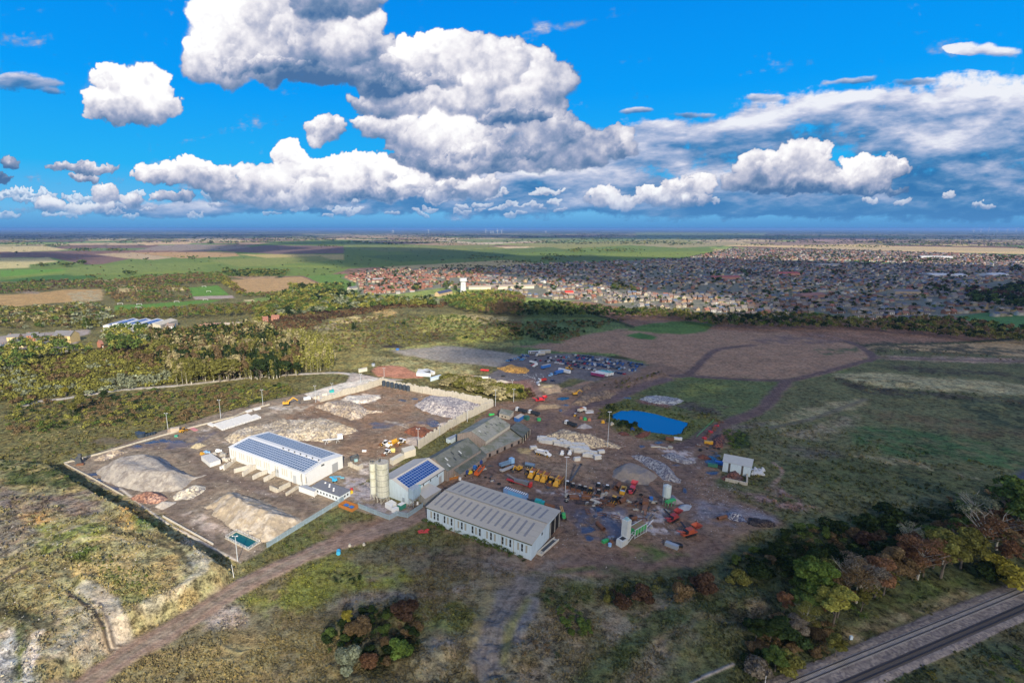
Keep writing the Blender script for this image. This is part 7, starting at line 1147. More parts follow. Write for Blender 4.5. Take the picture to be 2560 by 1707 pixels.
# wind turbines and pylons far off
for i,(x,h) in enumerate(((335,30),(578,34),(970,34),(1005,24),(1050,36),(1078,34),(1020,22),(1380,24))):
    a,dy,dz = ray(*px('N',x,100)[0]); D = 16000.; loc = (a/dy*D,D,0); t = thing('wind_turbine','tiny white wind turbine on the horizon '+('left of centre, standing alone' if i == 0 else 'standing alone left of the turbine cluster' if i == 1 else 'in the cluster near the middle of the horizon' if i < 7 else 'standing alone right of the cluster'),'wind turbine',loc,0,'wind turbines in the middle cluster' if 1 < i < 7 else None); H_ = h*2.6; m = MB(); m.cyl((0,0,0),(0,0,H_),4.5,3.,n=6); m.build('tower',WHT,t)
    for k in range(3): m = MB(); b_ = 2.1*k+i; m.beam((0,0,H_),(math.sin(b_)*H_*.6,0,H_+math.cos(b_)*H_*.6),3.); m.build('blade',WHT,t)
for i,x in enumerate((2010,2060,2110,2170,2240,2300)): a,dy,dz = ray(*px('O',x,95)[0]); D = 19000.; t = thing('wind_turbine','tiny white wind turbine on the horizon at the far right','wind turbine',(a/dy*D,D,0),0,'wind turbines at the far right'); H_ = 90+20*(i % 3); m = MB(); m.cyl((0,0,0),(0,0,H_),5,3.,n=6); m.build('tower',WHT,t); m = MB(); [m.beam((0,0,H_),(math.sin(b_)*H_*.6,0,H_+math.cos(b_)*H_*.6),3.) for b_ in (i+.1,i+2.2,i+4.3)]; m.build('rotor',WHT,t)
# smaller scrap lying about the lower yard and beside the old sheds
R_ = random.Random(12); SP = []
for nm,lb,cat,gr,mt,mk in (('scrap_iron','small rusty frame lying among the machines of the lower yard','scrap','small rusty frames in the lower yard',RUST,0),('tyre','worn black tyre lying in the lower yard','tyre','worn tyres in the lower yard',TYRE,1),('concrete_lump','broken pale concrete lump in the lower yard','concrete lump','broken concrete lumps in the lower yard',CONC2,2),('steel_offcut','dark steel offcut lying in the lower yard','steel offcut','dark steel offcuts in the lower yard',DGREY,3)):
    m = MB()
    if mk == 0: [m.beam(*p_,.22) for p_ in (((-1.6,-.8,.3),(1.6,-.8,.4)),((-1.6,.8,.3),(1.6,.8,.4)),((-1.6,-.9,.3),(-1.6,.9,.3)),((1.6,-.9,.4),(1.6,.9,.9)),((0,-.9,.3),(0,.9,1.1)))]
    elif mk == 1: m.tube((0,0,0),(0,0,.45),.85,.35,14)
    elif mk == 2: m.box(0,0,0,1.8,1.1,.7,tx=.7,ty=.8); m.box(1.1,.6,0,1.,.8,.5,rz=.6)
    else: m.beam((-2.2,0,.2),(2.2,.3,.5),.35); m.box(.4,.7,0,1.6,.9,.5,rz=.4)
    o = m.build(nm,mt); tag(o,lb,cat,gr); SP.append(o)
AR = [px('D',1220,640,1600,700,1900,950,1700,1060,1300,950,1000,900),px('D',560,620,1250,720,1300,860,900,840),px('D',20,400,300,620,280,680,20,560),px('E',1500,560,1750,620,1760,760,1560,700)]; k = 0
while k < 96:
    P_ = [G0(p) for p in AR[R_.choice((0,0,0,1,1,2,3))]]; A_ = np.array(P_); x,y = R_.uniform(A_[:,0].min(),A_[:,0].max()),R_.uniform(A_[:,1].min(),A_[:,1].max())
    if pdist(P_,np.array([x]),np.array([y]))[0] < 0: continue
    o = SP[k % 4] if k < 4 else SP[k % 4].copy()
    if k >= 4: COL.objects.link(o)
    o.location = (x,y,.02); o.rotation_euler = (0,0,R_.uniform(0,6.3)); s_ = R_.uniform(.7,1.3); o.scale = (s_,s_,s_); k += 1
# ---------------------------------------------------------------- plants
def foliage_mat():
    m,N = mat_new('leaves'); a = N.node('ShaderNodeAttribute',attribute_name='Col').outputs[0]; oi = N.node('ShaderNodeObjectInfo'); c = N.mix(1.0,a,oi.outputs['Color'],'MULTIPLY')
    p = N.node('ShaderNodeNewGeometry').outputs['Position']; n = N.noise(p,.35,3,.6); f = N.m('MULTIPLY_ADD',n,.9,.55); c = N.mix(1.0,c,N.node('ShaderNodeCombineColor',{0: f,1: f,2: f}).outputs[0],'MULTIPLY')
    d = N.node('ShaderNodeBsdfDiffuse',{0: c}); t = N.node('ShaderNodeBsdfTranslucent',{0: c}); mx = N.node('ShaderNodeMixShader',{0: .22}); N.l.new(d.outputs[0],mx.inputs[1]); N.l.new(t.outputs[0],mx.inputs[2]); N.l.new(mx.outputs[0],N.node('ShaderNodeOutputMaterial').inputs[0]); return m
LEAF = foliage_mat(); BARK = M('bark',(.16,.13,.10),.9,.2,2.); PBARK = M('pale_bark',(.42,.39,.32),.9,.2,2.)
def crown(R,n,size,kind='broad'):
    """leaf clumps of a crown in a unit-high plant: centres, quads and brightness"""
    C = []; 
    if kind == 'broad':
        lob = [(0,0,.58,.2)]
        for _ in range(22): a = R.random()*6.28; e = R.uniform(-.5,1.4); q_ = R.uniform(.72,1.05); lob.append((math.cos(a)*math.cos(e)*.27*q_,math.sin(a)*math.cos(e)*.27*q_,.60+math.sin(e)*.27*q_,R.uniform(.075,.135)))
    elif kind == 'column': lob = [(R.uniform(-.05,.05),R.uniform(-.05,.05),z,.085-.05*abs(z-.55)) for z in np.linspace(.22,.95,12)]
    elif kind == 'sparse': lob = [(R.uniform(-.28,.28),R.uniform(-.28,.28),R.uniform(.42,.88),R.uniform(.10,.17)) for _ in range(14)]
    elif kind == 'shrub': lob = [(R.uniform(-.42,.42),R.uniform(-.42,.42),R.uniform(.25,.62),R.uniform(.24,.36)) for _ in range(6)]+[(0,0,.62,.32)]
    L = np.array(lob); w = L[:,3]**2; idx = R.choice(len(L),n,p=w/w.sum()); d = R.normal(size=(n,3)); d /= np.linalg.norm(d,axis=1)[:,None]
    if kind != 'column': d[:,2] = np.abs(d[:,2])*.9+d[:,2]*.1
    r = L[idx,3]*(.72+.36*R.random(n)); p = L[idx,:3]+d*r[:,None]*np.array([1,1,.85 if kind != 'column' else 2.0]); p[:,2] = np.maximum(p[:,2],.02)
    u = np.cross(d+R.normal(size=(n,3))*.45,np.array([0,0,1.])+R.normal(size=(n,3))*.5); u /= np.linalg.norm(u,axis=1)[:,None]; v = np.cross(d+R.normal(size=(n,3))*.45,u); v /= np.linalg.norm(v,axis=1)[:,None]
    if kind == 'column': v = np.array([0,0,1.])*.9+v*.4
    s = size*(.6+.8*R.random(n))[:,None]; Q_ = np.stack([p-u*s-v*s*.7,p+u*s-v*s*.7,p+u*s*.8+v*s*.7,p-u*s*.8+v*s*.7],1); b = (.6+.8*R.random(n))*(.75+.5*R.random(len(L))[idx])
    return Q_.astype(np.float32),b.astype(np.float32)
def branch_mesh(R,kind,r0=.022):
    m = MB(); top = .62 if kind != 'column' else .95; pts = [(0,0,-.02)]; 
    for k in range(1,5): pts.append((pts[-1][0]+R.uniform(-.02,.02),pts[-1][1]+R.uniform(-.02,.02),top*k/4))
    for k in range(4): m.cyl(pts[k],pts[k+1],r0*(1-.2*k),r0*(.8-.2*k)+.002,n=6,cap=False)
    if kind != 'column':
        for k in range(9 if kind != 'sparse' else 22):
            z = R.uniform(.25,.6); i = min(int(z/top*4),3); a = R.uniform(0,6.28); l = R.uniform(.2,.38); b = (pts[i][0]+math.cos(a)*l*.7,pts[i][1]+math.sin(a)*l*.7,z+l*.8); m.cyl((pts[i][0],pts[i][1],z),b,r0*.42,r0*.12,n=5,cap=False)
            if kind == 'sparse':
                for _ in range(2): a2 = a+R.uniform(-.9,.9); m.cyl(b,(b[0]+math.cos(a2)*.12,b[1]+math.sin(a2)*.12,b[2]+.12),r0*.13,r0*.04,n=4,cap=False)
    return m
def leaf_obj(name,Q_,b):
    n = len(Q_); o = mesh_np(name,Q_.reshape(-1,3),np.arange(n*4).reshape(n,4),LEAF,link=False); set_col(o.data,np.repeat(np.stack([b,b,b],1),4,0)); COL.objects.link(o); return o
PROTO = {}
def plant_proto(key):
    kind,q_,var = key; R = np.random.default_rng(abs(hash((kind,q_,var))) % 1000 if False else {'broad': 1,'column': 2,'sparse': 3,'shrub': 4}[kind]*100+q_*10+var)
    n,s = {('broad',2): (9000,.016),('broad',1): (2600,.021),('column',2): (2200,.014),('column',1): (700,.022),('sparse',2): (4200,.0095),('sparse',1): (1300,.016),('shrub',2): (2400,.042),('shrub',1): (700,.062)}[(kind,q_)]
    return crown(R,n,s,kind),R
PC = dict(olive=(.175,.168,.046),yellow=(.27,.26,.062),green=(.10,.145,.038),dark=(.034,.054,.02),brown=(.185,.128,.065),rust=(.20,.108,.058),grey=(.25,.27,.17),straw=(.36,.31,.16),light=(.12,.18,.04),maroon=(.095,.058,.038),bare=(.19,.16,.12),gold=(.26,.225,.04))
DESC = dict(olive='olive',yellow='yellow-green',green='green',dark='dark green',brown='brown',rust='rust-brown',grey='grey-green',straw='straw-coloured',light='bright green',maroon='dark maroon',bare='nearly bare',gold='golden yellow')
PL = []     # x, y, height, kind, colour, zone text, forced thing
def add_plant(x,y,h,kind,col,zone,force=False,wide=1.): PL.append((x,y,h,kind,col,zone,force,wide))
def zone(name,P_,sp,kinds,hr,cols,wide=(.9,1.2),gap=0.,sd=1,noisy=30.,force=False):
    R = random.Random(sd*77+5); P_ = np.array([G0(p) if len(p) == 2 else p for p in P_]); x0,y0 = P_.min(0); x1,y1 = P_.max(0); xs = np.arange(x0,x1,sp); ys = np.arange(y0,y1,sp); X,Y = np.meshgrid(xs,ys); X = X.ravel()+np.array([R.uniform(-.45,.45)*sp for _ in range(X.size)]); Y = Y.ravel()+np.array([R.uniform(-.45,.45)*sp for _ in range(Y.size)])
    k = pdist(P_,X,Y)+sp*.6*(fbm(X/15,Y/15,2,.5,7)-.5)*2 > 0; n = fbm(X/noisy,Y/noisy,3,.55,sd+100); k &= n > gap; cf = fbm(X/45+9,Y/45,3,.55,sd+120)
    for x,y,f in zip(X[k],Y[k],cf[k]):
        c = cols[int(min(max((f-.28)/.44+R.uniform(-.28,.28),0),.999)*len(cols))]; add_plant(x,y,R.uniform(*hr),R.choice(kinds),c,name,force,R.uniform(*wide))
Z = lambda z,*c: px(z,*c)
zone('in the big scrub left of the concrete track',Z('K',-500,760,0,745,400,640,860,600,1150,540,1400,640,1500,870,1000,935,600,985,250,1020,-500,1080),4.5,['shrub','shrub','shrub','broad'],(2.8,6.2),['brown','olive','brown','olive','yellow','olive','yellow','grey'],sd=1)
zone('in front of the left housing estate',Z('K',-300,580,0,600,180,545,400,520,640,580,860,610,620,660,400,700,150,770,-300,800),10.5,['broad'],(10,15),['green','yellow','green','olive'],sd=2)
zone('in front of the white solar-roofed works',Z('K',860,470,1050,430,1250,430,1320,560,1150,640,900,640),10.,['broad'],(12,16),['green','yellow','grey','green'],sd=3)
zone('in the tall slender wood above the concrete track',Z('K',1230,520,1500,500,1900,470,2150,420,2352,520,2500,640,2500,820,2300,830,1500,885,1380,760),4.4,['column','column','broad'],(13,21),['dark','olive','brown','dark','straw','olive'],sd=4,wide=(.9,1.4))
zone('in the pale poplar stand above the track bend',Z('L',-100,770,250,760,530,880,540,1090,0,1135,-150,1130),4.6,['column'],(11,15),['yellow','straw','yellow','olive'],sd=5,wide=(1.,1.8))
zone('between the concrete track and the yard',Z('A',-500,430,30,410,600,350,1200,300,1900,240,2200,240,2352,300,2060,400,1430,560,1250,640,1000,660,640,660,0,690,-500,760),5.0,['shrub'],(1.8,4.6),['brown','olive','green','olive','yellow','dark','brown'],sd=6,gap=.22)
zone('on the rough ground outside the left kerb',Z('A',-500,640,0,640,400,660,900,640,1000,700,700,760,300,860,0,960,-500,1050),4.4,['shrub'],(.5,1.6),['olive','brown','green','straw'],sd=52,gap=.44)
zone('on the green strip by the far kerb',Z('B',1100,220,1300,170,1500,165,1540,200,1300,250),7.,['shrub'],(1.,2.2),['olive','green'],sd=7,gap=.45)
zone('in the far left scrub beyond the houses',Z('K',-500,240,0,235,500,220,850,185,960,290,980,340,760,420,500,400,0,420,-500,430),8.5,['broad','shrub','shrub'],(4,9),['olive','grey','green','brown','straw','olive'],sd=8,gap=.35)
zone('in the tree belt beyond the white works',Z('K',960,285,1400,255,1800,240,2200,215,2352,200,2352,300,1950,310,1500,330,1200,345,960,320),8.5,['broad'],(7,12),['olive','brown','green','olive'],sd=9)
zone('in the hedge block beside the pitches',Z('K',870,20,1500,10,1580,60,1620,160,1300,195,960,190,880,100),9.,['shrub','broad'],(4,8),['brown','olive','brown','green'],sd=10,gap=.42)
zone('in the brown scrub strip left of the fields',Z('M',-400,480,0,470,300,450,700,430,720,500,450,500,200,525,0,535,-400,545),10.,['shrub','broad'],(4,8),['brown','maroon','olive','green'],sd=11,gap=.3)
zone('in the hedgerow wood above the pitches',Z('M',740,455,1000,420,1500,395,1560,435,1500,465,1250,470,900,470),10.,['broad'],(6,12),['olive','green','brown'],sd=12); zone('in the hedge along the tan field',Z('M',1500,400,1560,430,1680,530,1640,545,1520,470),8.,['broad','shrub'],(4,9),['brown','olive','gold'],sd=13); zone('in the trees beyond the tan field',Z('M',1520,385,1700,375,1980,380,1960,410,1700,425,1560,425),10.,['broad'],(7,12),['green','dark','olive'],sd=14); zone('in the hedge below the tan field',Z('M',1640,535,1980,520,2280,505,2280,520,1980,545,1700,555),8.,['shrub'],(3,6),['green','olive','brown'],sd=15)
zone('in the wooded gardens left of the old houses',Z('M',1970,480,2080,490,2352,480,2352,560,2200,590,2050,580),9.,['broad'],(9,14),['green','yellow','olive','dark'],sd=16); zone('in the wood between the houses and the scrub hollow',Z('L',-100,400,100,300,350,330,420,400,700,330,900,380,1300,400,1500,380,1550,450,900,470,500,520,300,560,0,560,-300,640),8.5,['broad','broad','shrub'],(6,13),['olive','green','yellow','grey','dark'],sd=17)
zone('in the reddish scrub above the hollow',Z('L',-300,640,0,560,500,520,900,470,1300,410,1650,420,1600,470,1100,480,800,550,450,600,280,680,0,700,-300,760),5.6,['shrub'],(2.5,5),['maroon','brown','rust','brown','maroon'],sd=18); zone('in the wood beside the water tower',Z('L',1600,400,1800,345,2100,330,2352,350,2400,420,2352,560,2100,545,1850,520,1650,470),8.,['broad'],(8,13),['green','olive','yellow','green','brown'],sd=19)
zone('in the shaded wood below the town terraces',Z('N',1150,640,1300,600,1500,610,1850,650,2352,665,2352,705,1900,705,1500,700,1150,700),8.5,['broad'],(8,12),['dark','green','dark','olive'],sd=20); zone('in the scrub hollow',Z('L',0,720,300,660,900,560,1200,560,1700,560,2352,620,2352,800,1700,790,1300,830,900,860,560,900,300,780),7.5,['shrub'],(1.6,4.5),['olive','brown','yellow','brown','olive','green'],sd=21,gap=.36)
zone('in the scrub above the parked cars',Z('G',500,60,900,30,1400,10,1850,0,1600,60,1350,180,1180,225,900,200,650,160),6.5,['shrub'],(2.5,5),['dark','brown','olive','brown','dark'],sd=22,gap=.3); zone('on the ridge beside the compound',Z('G',1620,640,1900,560,2250,495,2240,520,1980,620,1760,700),5.5,['shrub'],(1.2,2.6),['dark','brown','olive'],sd=23,gap=.3)
zone('in the tree belt along the southern edge of the town',Z('O',-20,690,300,700,650,690,900,700,1240,735,1700,720,2000,740,2300,790,2700,800,2700,900,2100,870,1650,820,1200,785,600,780,200,765,-20,725),8.6,['broad'],(8,13),['dark','olive','green','brown','dark','olive'],sd=24); zone('in the wooded corner at the right of the town',Z('O',1950,560,2100,530,2300,470,2700,480,2700,700,2280,640,2000,620),11.,['broad'],(9,15),['dark','green','dark','maroon'],sd=25,gap=.35)
zone('in the young tree row behind the far wall',Z('C',830,190,1000,205,1250,260,1500,300,1500,385,1250,345,1000,290,840,250),3.2,['column','column','shrub'],(4.5,8),['olive','straw','yellow','olive'],sd=26,wide=(1.2,2.2)); zone('in the dark thicket right of the young tree row',Z('C',1540,300,1690,300,1720,380,1560,400),3.6,['shrub'],(3,5),['dark','maroon','olive'],sd=27)
zone('on the bank of the blue pond',Z('E',560,310,700,260,730,330,690,360,760,420,900,480,1000,500,980,525,850,500,700,430,560,400),3.6,['shrub'],(1.6,3.4),['green','olive','dark'],sd=28); zone('on the far bank of the blue pond',Z('E',740,250,860,240,1150,290,1460,370,1560,340,1540,450,1460,560,1420,540,1460,420,1300,345,960,280,760,290),3.8,['shrub'],(.8,1.8),['green','dark','olive','straw'],sd=29,gap=.3)
zone('in the overgrown hollow beside the scrap',Z('E',1810,500,1960,490,2060,600,1960,700,1850,680),3.8,['shrub'],(1.6,3.4),['dark','green'],sd=30); zone('against the front wall of the grey-roofed shed',Z('c',20,740,240,770,700,950,1150,1130,1700,1390,1640,1400,1300,1260,900,1120,500,950,250,880,20,790),2.0,['shrub'],(1.3,2.7),['green','dark','olive'],sd=31)
zone('on the dark slope between the yard and the railway trees',Z('T',640,620,850,540,1000,400,1300,370,1700,290,2050,190,2352,130,2352,330,2000,420,1600,560,1300,640,1050,700,950,660),3.9,['shrub'],(1.8,4.2),['dark','dark','brown','green','dark'],sd=32,gap=.30); zone('in the scrub along the lower edge of the yard',Z('T',-20,700,250,660,520,640,650,660,500,740,350,760,100,800,-20,760),4.2,['shrub'],(1.3,3.),['brown','dark','olive','maroon'],sd=33,gap=.42)
zone('on the grassy bank above the railway',Z('T',1380,900,1700,800,2000,680,2200,600,2352,560,2352,640,2000,760,1500,960,1380,980),4.5,['shrub'],(.9,2.),['green','olive','dark'],sd=34,gap=.46); zone('in the thicket at the bottom beside the railway',Z('T',800,930,1000,880,1200,900,1350,1000,1300,1080,1100,1150,900,1180,780,1100),4.,['shrub'],(2.,4.2),['dark','green','olive','dark','brown'],sd=35,gap=.3)
zone('beyond the railway at the bottom right',Z('T',1750,1236,2000,1130,2352,1000,2352,1300,1700,1300),4.5,['shrub'],(.9,2.4),['green','dark','olive'],sd=36,gap=.42); zone('in the bushy patch in the middle foreground',Z('S',380,600,600,540,850,500,1000,600,1050,760,900,900,650,950,400,900,330,760),3.3,['shrub'],(1.4,3.2),['dark','green','brown','dark','dark','olive'],sd=37,gap=.28)
zone('on the yellow-grass mound in the middle foreground',Z('S',380,250,600,250,620,310,450,335,360,300),2.6,['shrub'],(.8,1.6),['dark','green','olive'],sd=38); zone('in the dark thicket right of the grey tracks',Z('S',2050,520,2200,500,2300,600,2250,700,2120,700),3.,['shrub'],(1.6,2.8),['dark','green'],sd=39); zone('in the brown thicket below the grey tracks',Z('S',1740,780,2060,780,2040,880,1800,900),3.,['shrub'],(1.2,2.2),['brown','dark','maroon'],sd=40)
zone('in the thicket above the grey tracks',Z('S',1860,380,2100,380,2352,430,2352,500,2000,480),3.6,['shrub'],(1.,2.2),['dark','brown','maroon'],sd=41,gap=.3); zone('in the bright green patch on the left hill',Z('R',540,640,730,600,820,690,1050,680,940,800,820,800,640,720),2.4,['shrub'],(.6,1.2),['light','green','light'],sd=42); zone('on the rough left hill',Z('R',100,620,700,520,1150,640,1300,700,1000,850,850,1000,400,1200,100,1300,-100,900),5.,['shrub'],(.4,1.),['brown','olive','straw','maroon'],sd=43,gap=.5)
zone('on the weedy bank beside the long fence',Z('R',1760,480,2200,230,2260,180,2300,220,2100,330,1900,470),3.2,['shrub'],(.5,1.2),['green','olive'],sd=44,gap=.45); zone('along the dark bank at the yard edge',Z('R',-100,-60,300,0,780,110,1020,250,1300,430,1540,590,1480,560,1200,420,960,260,700,120,300,50,-100,20),3.0,['shrub'],(.6,1.6),['dark','green','olive'],sd=45,gap=.4)
zone('in the rough grass right of the small white shed',Z('Q',640,860,1250,960,1800,1060,1700,1130,1000,1100,700,960),6.5,['shrub'],(.8,2.),['dark','olive','green'],sd=46,gap=.48); zone('in the dark bands of the right-hand grassland',Z('Q',950,240,1300,310,2000,375,2600,440,2600,480,2000,410,1300,370,1100,300),6.,['shrub'],(.7,1.6),['dark','brown','maroon'],sd=47,gap=.42); zone('in the upper band of the right-hand grassland',Z('Q',1300,60,1700,60,2600,130,2600,160,1800,110,1340,100),7.,['shrub'],(.8,2.),['dark','brown'],sd=48,gap=.42)
zone('in the line of trees above the railway',Z('T',1000,760,1250,700,1600,560,2000,440,2352,330,2500,330,2500,470,2200,600,1900,690,1500,830,1300,960,1100,960),6.2,['broad','broad','sparse'],(7,13),['rust','dark','brown','olive','green','rust'],sd=50,gap=.2)
zone('on the dark slope behind the railway trees',Z('T',960,640,1300,560,1800,400,2352,220,2500,200,2500,330,2000,450,1500,600,1100,740),4.4,['shrub','shrub','broad'],(3,6.5),['dark','dark','green','brown'],sd=51,gap=.2)
# named trees of the right foreground and elsewhere: base position, height, kind, colour
NT_ = 'in the line of trees above the railway'
for i,(x,y,h,k,c,w) in enumerate(((1180,800,15,'broad','light',1.1),(1290,920,13,'broad','yellow',1.05),(1350,780,13,'sparse','brown',1.),(1420,790,14,'sparse','bare',1.1),(1520,760,13,'broad','rust',1.15),(1610,700,13,'broad','brown',1.1),(1760,660,14,'sparse','rust',1.2),(1700,620,11,'broad','rust',.9),(1890,650,16,'broad','olive',1.1),(2000,600,15,'broad','olive',1.),(2120,530,15,'sparse','rust',1.2),(2200,500,15,'sparse','brown',1.3),(2300,520,12,'broad','rust',.9),(2060,350,12,'sparse','grey',1.2),(2250,350,19,'broad','green',1.1),(2345,460,17,'broad','green',1.),(2400,380,17,'broad','green',1.),
                                     (1700,470,9,'sparse','grey',1.1),(2230,670,8,'shrub','gold',1.1),(2140,660,6.5,'shrub','dark',1.1),(1120,840,9,'broad','green',1.1),(1020,850,7,'broad','rust',.9),(940,1010,7,'broad','dark',1.2),(860,1000,6.5,'broad','dark',1.2),(1030,1030,6,'shrub','dark',1.2),(1090,990,7,'broad','bare',1.3),(1300,1090,6.5,'broad','olive',1.1),(970,1170,6.5,'broad','green',1.3),(1060,1180,5,'shrub','olive',1.1),(880,1190,5,'shrub','bare',1.),(1460,680,8,'broad','dark',1.),(1480,380,6,'shrub','dark',1.3),(1600,330,6,'shrub','dark',1.3),(1300,400,5,'shrub','dark',1.3),(1230,560,5,'shrub','dark',1.2),(1460,470,5.5,'shrub','maroon',1.1),(760,680,5,'shrub','olive',1.),(880,640,5,'shrub','dark',1.3),(560,730,6,'shrub','maroon',1.),(430,760,5,'shrub','brown',1.),(110,810,4.5,'shrub','maroon',1.),(230,790,5,'shrub','maroon',1.))):
    g = G(px('T',x,y)[0]); add_plant(g[0],g[1],h*1.3,k,c,'in the line of trees above the railway' if y < 960 and x > 1000 else 'near the bottom edge beside the railway' if y > 960 else 'on the slope below the yard',True,w)
for z,x,y,h,k,c,w,tx_ in (('S',465,935,7,'shrub','grey',1.,'at the lower left of the bushy foreground patch'),('S',635,925,5,'shrub','rust',1.,'at the foot of the bushy foreground patch'),('S',885,860,6,'shrub','light',1.,'at the lower right of the bushy foreground patch'),('S',500,620,6,'broad','gold',1.,'at the top left of the bushy foreground patch'),('S',560,700,6,'shrub','brown',1.2,'inside the bushy foreground patch'),('S',930,560,6,'shrub','maroon',1.3,'at the top right of the bushy foreground patch'),('A',220,500,15,'broad','olive',.75,'standing alone between the concrete track and the left yard wall'),('A',440,390,8,'broad','dark',1.4,'right beside the concrete track'),('A',130,540,10,'broad','olive',1.1,'at the left end of the scrub below the track'),
                             ('A',780,360,4.5,'shrub','green',1.1,'between the track and scrub, near the tall olive tree'),('A',920,320,5,'shrub','green',1.1,'at the edge of the concrete track'),('A',60,360,9,'broad','gold',.9,'at the far left beside the concrete track'),('L',725,690,11,'column','dark',3.0,'standing alone in the scrub hollow'),('L',1210,650,7,'broad','dark',1.3,'in the middle of the scrub hollow'),('L',1130,640,7,'broad','grey',1.2,'left of the dark tree in the scrub hollow'),('L',1825,770,4,'shrub','dark',1.,'on the yellow grass of the hollow'),('L',2300,700,7,'shrub','dark',1.4,'at the shaded right end of the hollow'),('L',1065,1000,4,'shrub','grey',1.,'above the red earth patch'),('L',680,290,16,'column','dark',2.8,'in the green field left of the new estate'),('L',1810,350,11,'broad','brown',.9,'in front of the water tower'),('L',1640,290,12,'column','green',4.,'left of the water tower'),('L',1720,295,12,'column','green',4.,'just left of the water tower'),
                             ('L',160,370,14,'broad','olive',1.2,'below the tan field'),('L',110,350,13,'broad','green',1.1,'below the tan field, left'),('C',1570,350,7,'broad','dark',1.3,'right of the young tree row'),('l',1110,320,16,'column','green',2.6,'left of the white solar-roofed works'),('E',810,440,4.5,'shrub','dark',1.2,'standing in the near bank of the blue pond'),('E',920,470,4.5,'shrub','dark',1.2,'on the near bank of the pond by the dark tank')):
    g = G(px(z,x,y)[0]); add_plant(g[0],g[1],h,k,c,tx_,True,w)
# copses and field trees far out
for (z,x,y,rx,ry,n,h) in (('M',460,345,60,10,30,16),('M',290,345,70,8,26,12),('M',560,330,40,10,20,16),('M',1310,295,60,10,16,13),('M',1000,308,20,8,5,14),('M',1430,295,12,5,3,13),('M',800,240,90,8,50,14),('M',560,235,100,12,60,14),('M',380,205,110,10,60,14),('M',200,200,110,7,40,12),('M',115,262,10,4,2,16),('N',1590,245,55,14,40,18),('N',1850,240,180,14,110,12),('N',1380,300,45,10,18,14),('N',1400,270,60,6,20,10),('N',880,280,60,5,14,10),('N',1030,290,80,8,26,11),('N',860,300,80,6,18,9),('N',675,312,16,4,4,10),('N',500,170,150,8,60,12),('N',800,195,180,8,60,12),('N',560,155,90,5,40,12),('N',2280,195,90,12,50,13),('O',560,200,180,8,80,12),('O',1000,210,240,7,90,12),('O',1700,205,500,5,90,13),('O',700,150,500,4,70,13),('O',1500,150,600,5,90,13),('O',2000,165,400,7,90,13),('O',1300,215,160,8,60,12),('O',1620,175,60,6,60,14),('O',1800,185,250,12,120,14),('O',2200,200,200,14,80,14),('O',60,195,140,8,60,12),('N',60,155,60,5,40,12),('M',1600,180,200,10,120,13),('M',1850,172,90,10,60,15),('M',2240,210,90,6,30,13),('M',1140,180,50,8,40,14),('M',1050,172,140,5,60,12),
                               ('M',480,135,100,6,50,14),('M',130,160,60,6,30,14),('M',900,400,60,12,26,11),('M',640,420,50,8,12,10),('M',250,455,220,12,50,8),('M',1550,375,24,8,6,13),('N',1680,128,260,3,60,12),('O',2330,225,40,6,16,12),('O',300,253,10,5,3,14),('N',1200,322,240,8,60,10),('N',860,350,200,6,40,9),('N',1500,280,160,6,40,9)):
    R = random.Random(x+y)
    for i in range(n): u,v = R.gauss(0,.45),R.gauss(0,.45); g = G0((ZM[z][0]+(x+u*rx)/ZM[z][2],ZM[z][1]+(y+v*ry)/ZM[z][2])); add_plant(g[0],g[1],h*R.uniform(.6,1.1),'broad',R.choice(['dark','green','olive']),'far',False,1.3)
R = random.Random(99)
for i in range(70):      # avenue of poplars on the plain
    g = G0(px('N',1440+i*7+R.uniform(-1,1),139-.15*i)[0]); add_plant(g[0],g[1],22,'column','dark','far',False,3)
for i in range(900):     # hedge dots over the green meadows
    x = R.uniform(0,1720); y = 608+R.random()**1.3*85; g = G0((x,y)); add_plant(g[0],g[1],R.uniform(2.5,6),'shrub',R.choice(['dark','green','brown']),'far',False,1.3) if R.random() < (.9 if x > 800 else .35) else None
for i in range(420):     # woods and hedges out to the horizon
    x = R.uniform(-150,2700); y = 577+R.random()**1.5*34; a = G0((x,y)); n = int(4+26*R.random()); ang = .28+R.choice((0,1.57)) if R.random() < .7 else R.uniform(0,3)
    for k in range(n): t_ = (k-n/2)*R.uniform(14,30)*(1+a[1]/9000); add_plant(a[0]+math.cos(ang)*t_*1.6+R.uniform(-20,20),a[1]+math.sin(ang)*t_+R.uniform(-20,20),R.uniform(8,17),'broad',R.choice(['dark','dark','olive']),'far',False,1.5+a[1]/7000)
# ---------------------------------------------------------------- the town: streets of small houses
def col_mat(name,rough=.85):
    m,N = mat_new(name); a = N.node('ShaderNodeAttribute',attribute_name='Col').outputs[0]; oi = N.node('ShaderNodeObjectInfo'); c = N.mix(1.0,a,oi.outputs['Color'],'MULTIPLY'); p = N.node('ShaderNodeNewGeometry').outputs['Position']; f = N.m('MULTIPLY_ADD',N.noise(p,.9,4,.6),.7,.65); out_p(N,N.mix(1.0,c,N.node('ShaderNodeCombineColor',{0: f,1: f,2: f}).outputs[0],'MULTIPLY'),rough); return m
HM = col_mat('house_surface'); RM = col_mat('roof_tiles',.8)
WALLC = [(.40,.34,.235),(.37,.28,.165),(.27,.135,.085),(.44,.42,.38),(.30,.175,.11),(.41,.36,.27),(.52,.50,.47)]; ROOFS = [(.17,.15,.14),(.13,.11,.11),(.20,.14,.115),(.24,.115,.08),(.26,.225,.19),(.10,.13,.19),(.30,.12,.08)]
WN = ['buff','yellow brick','red brick','pale rendered','brown brick','cream','white']; RN = ['grey-brown','dark brown','reddish-brown','brick-red','beige-brown','slate-grey','orange-red']
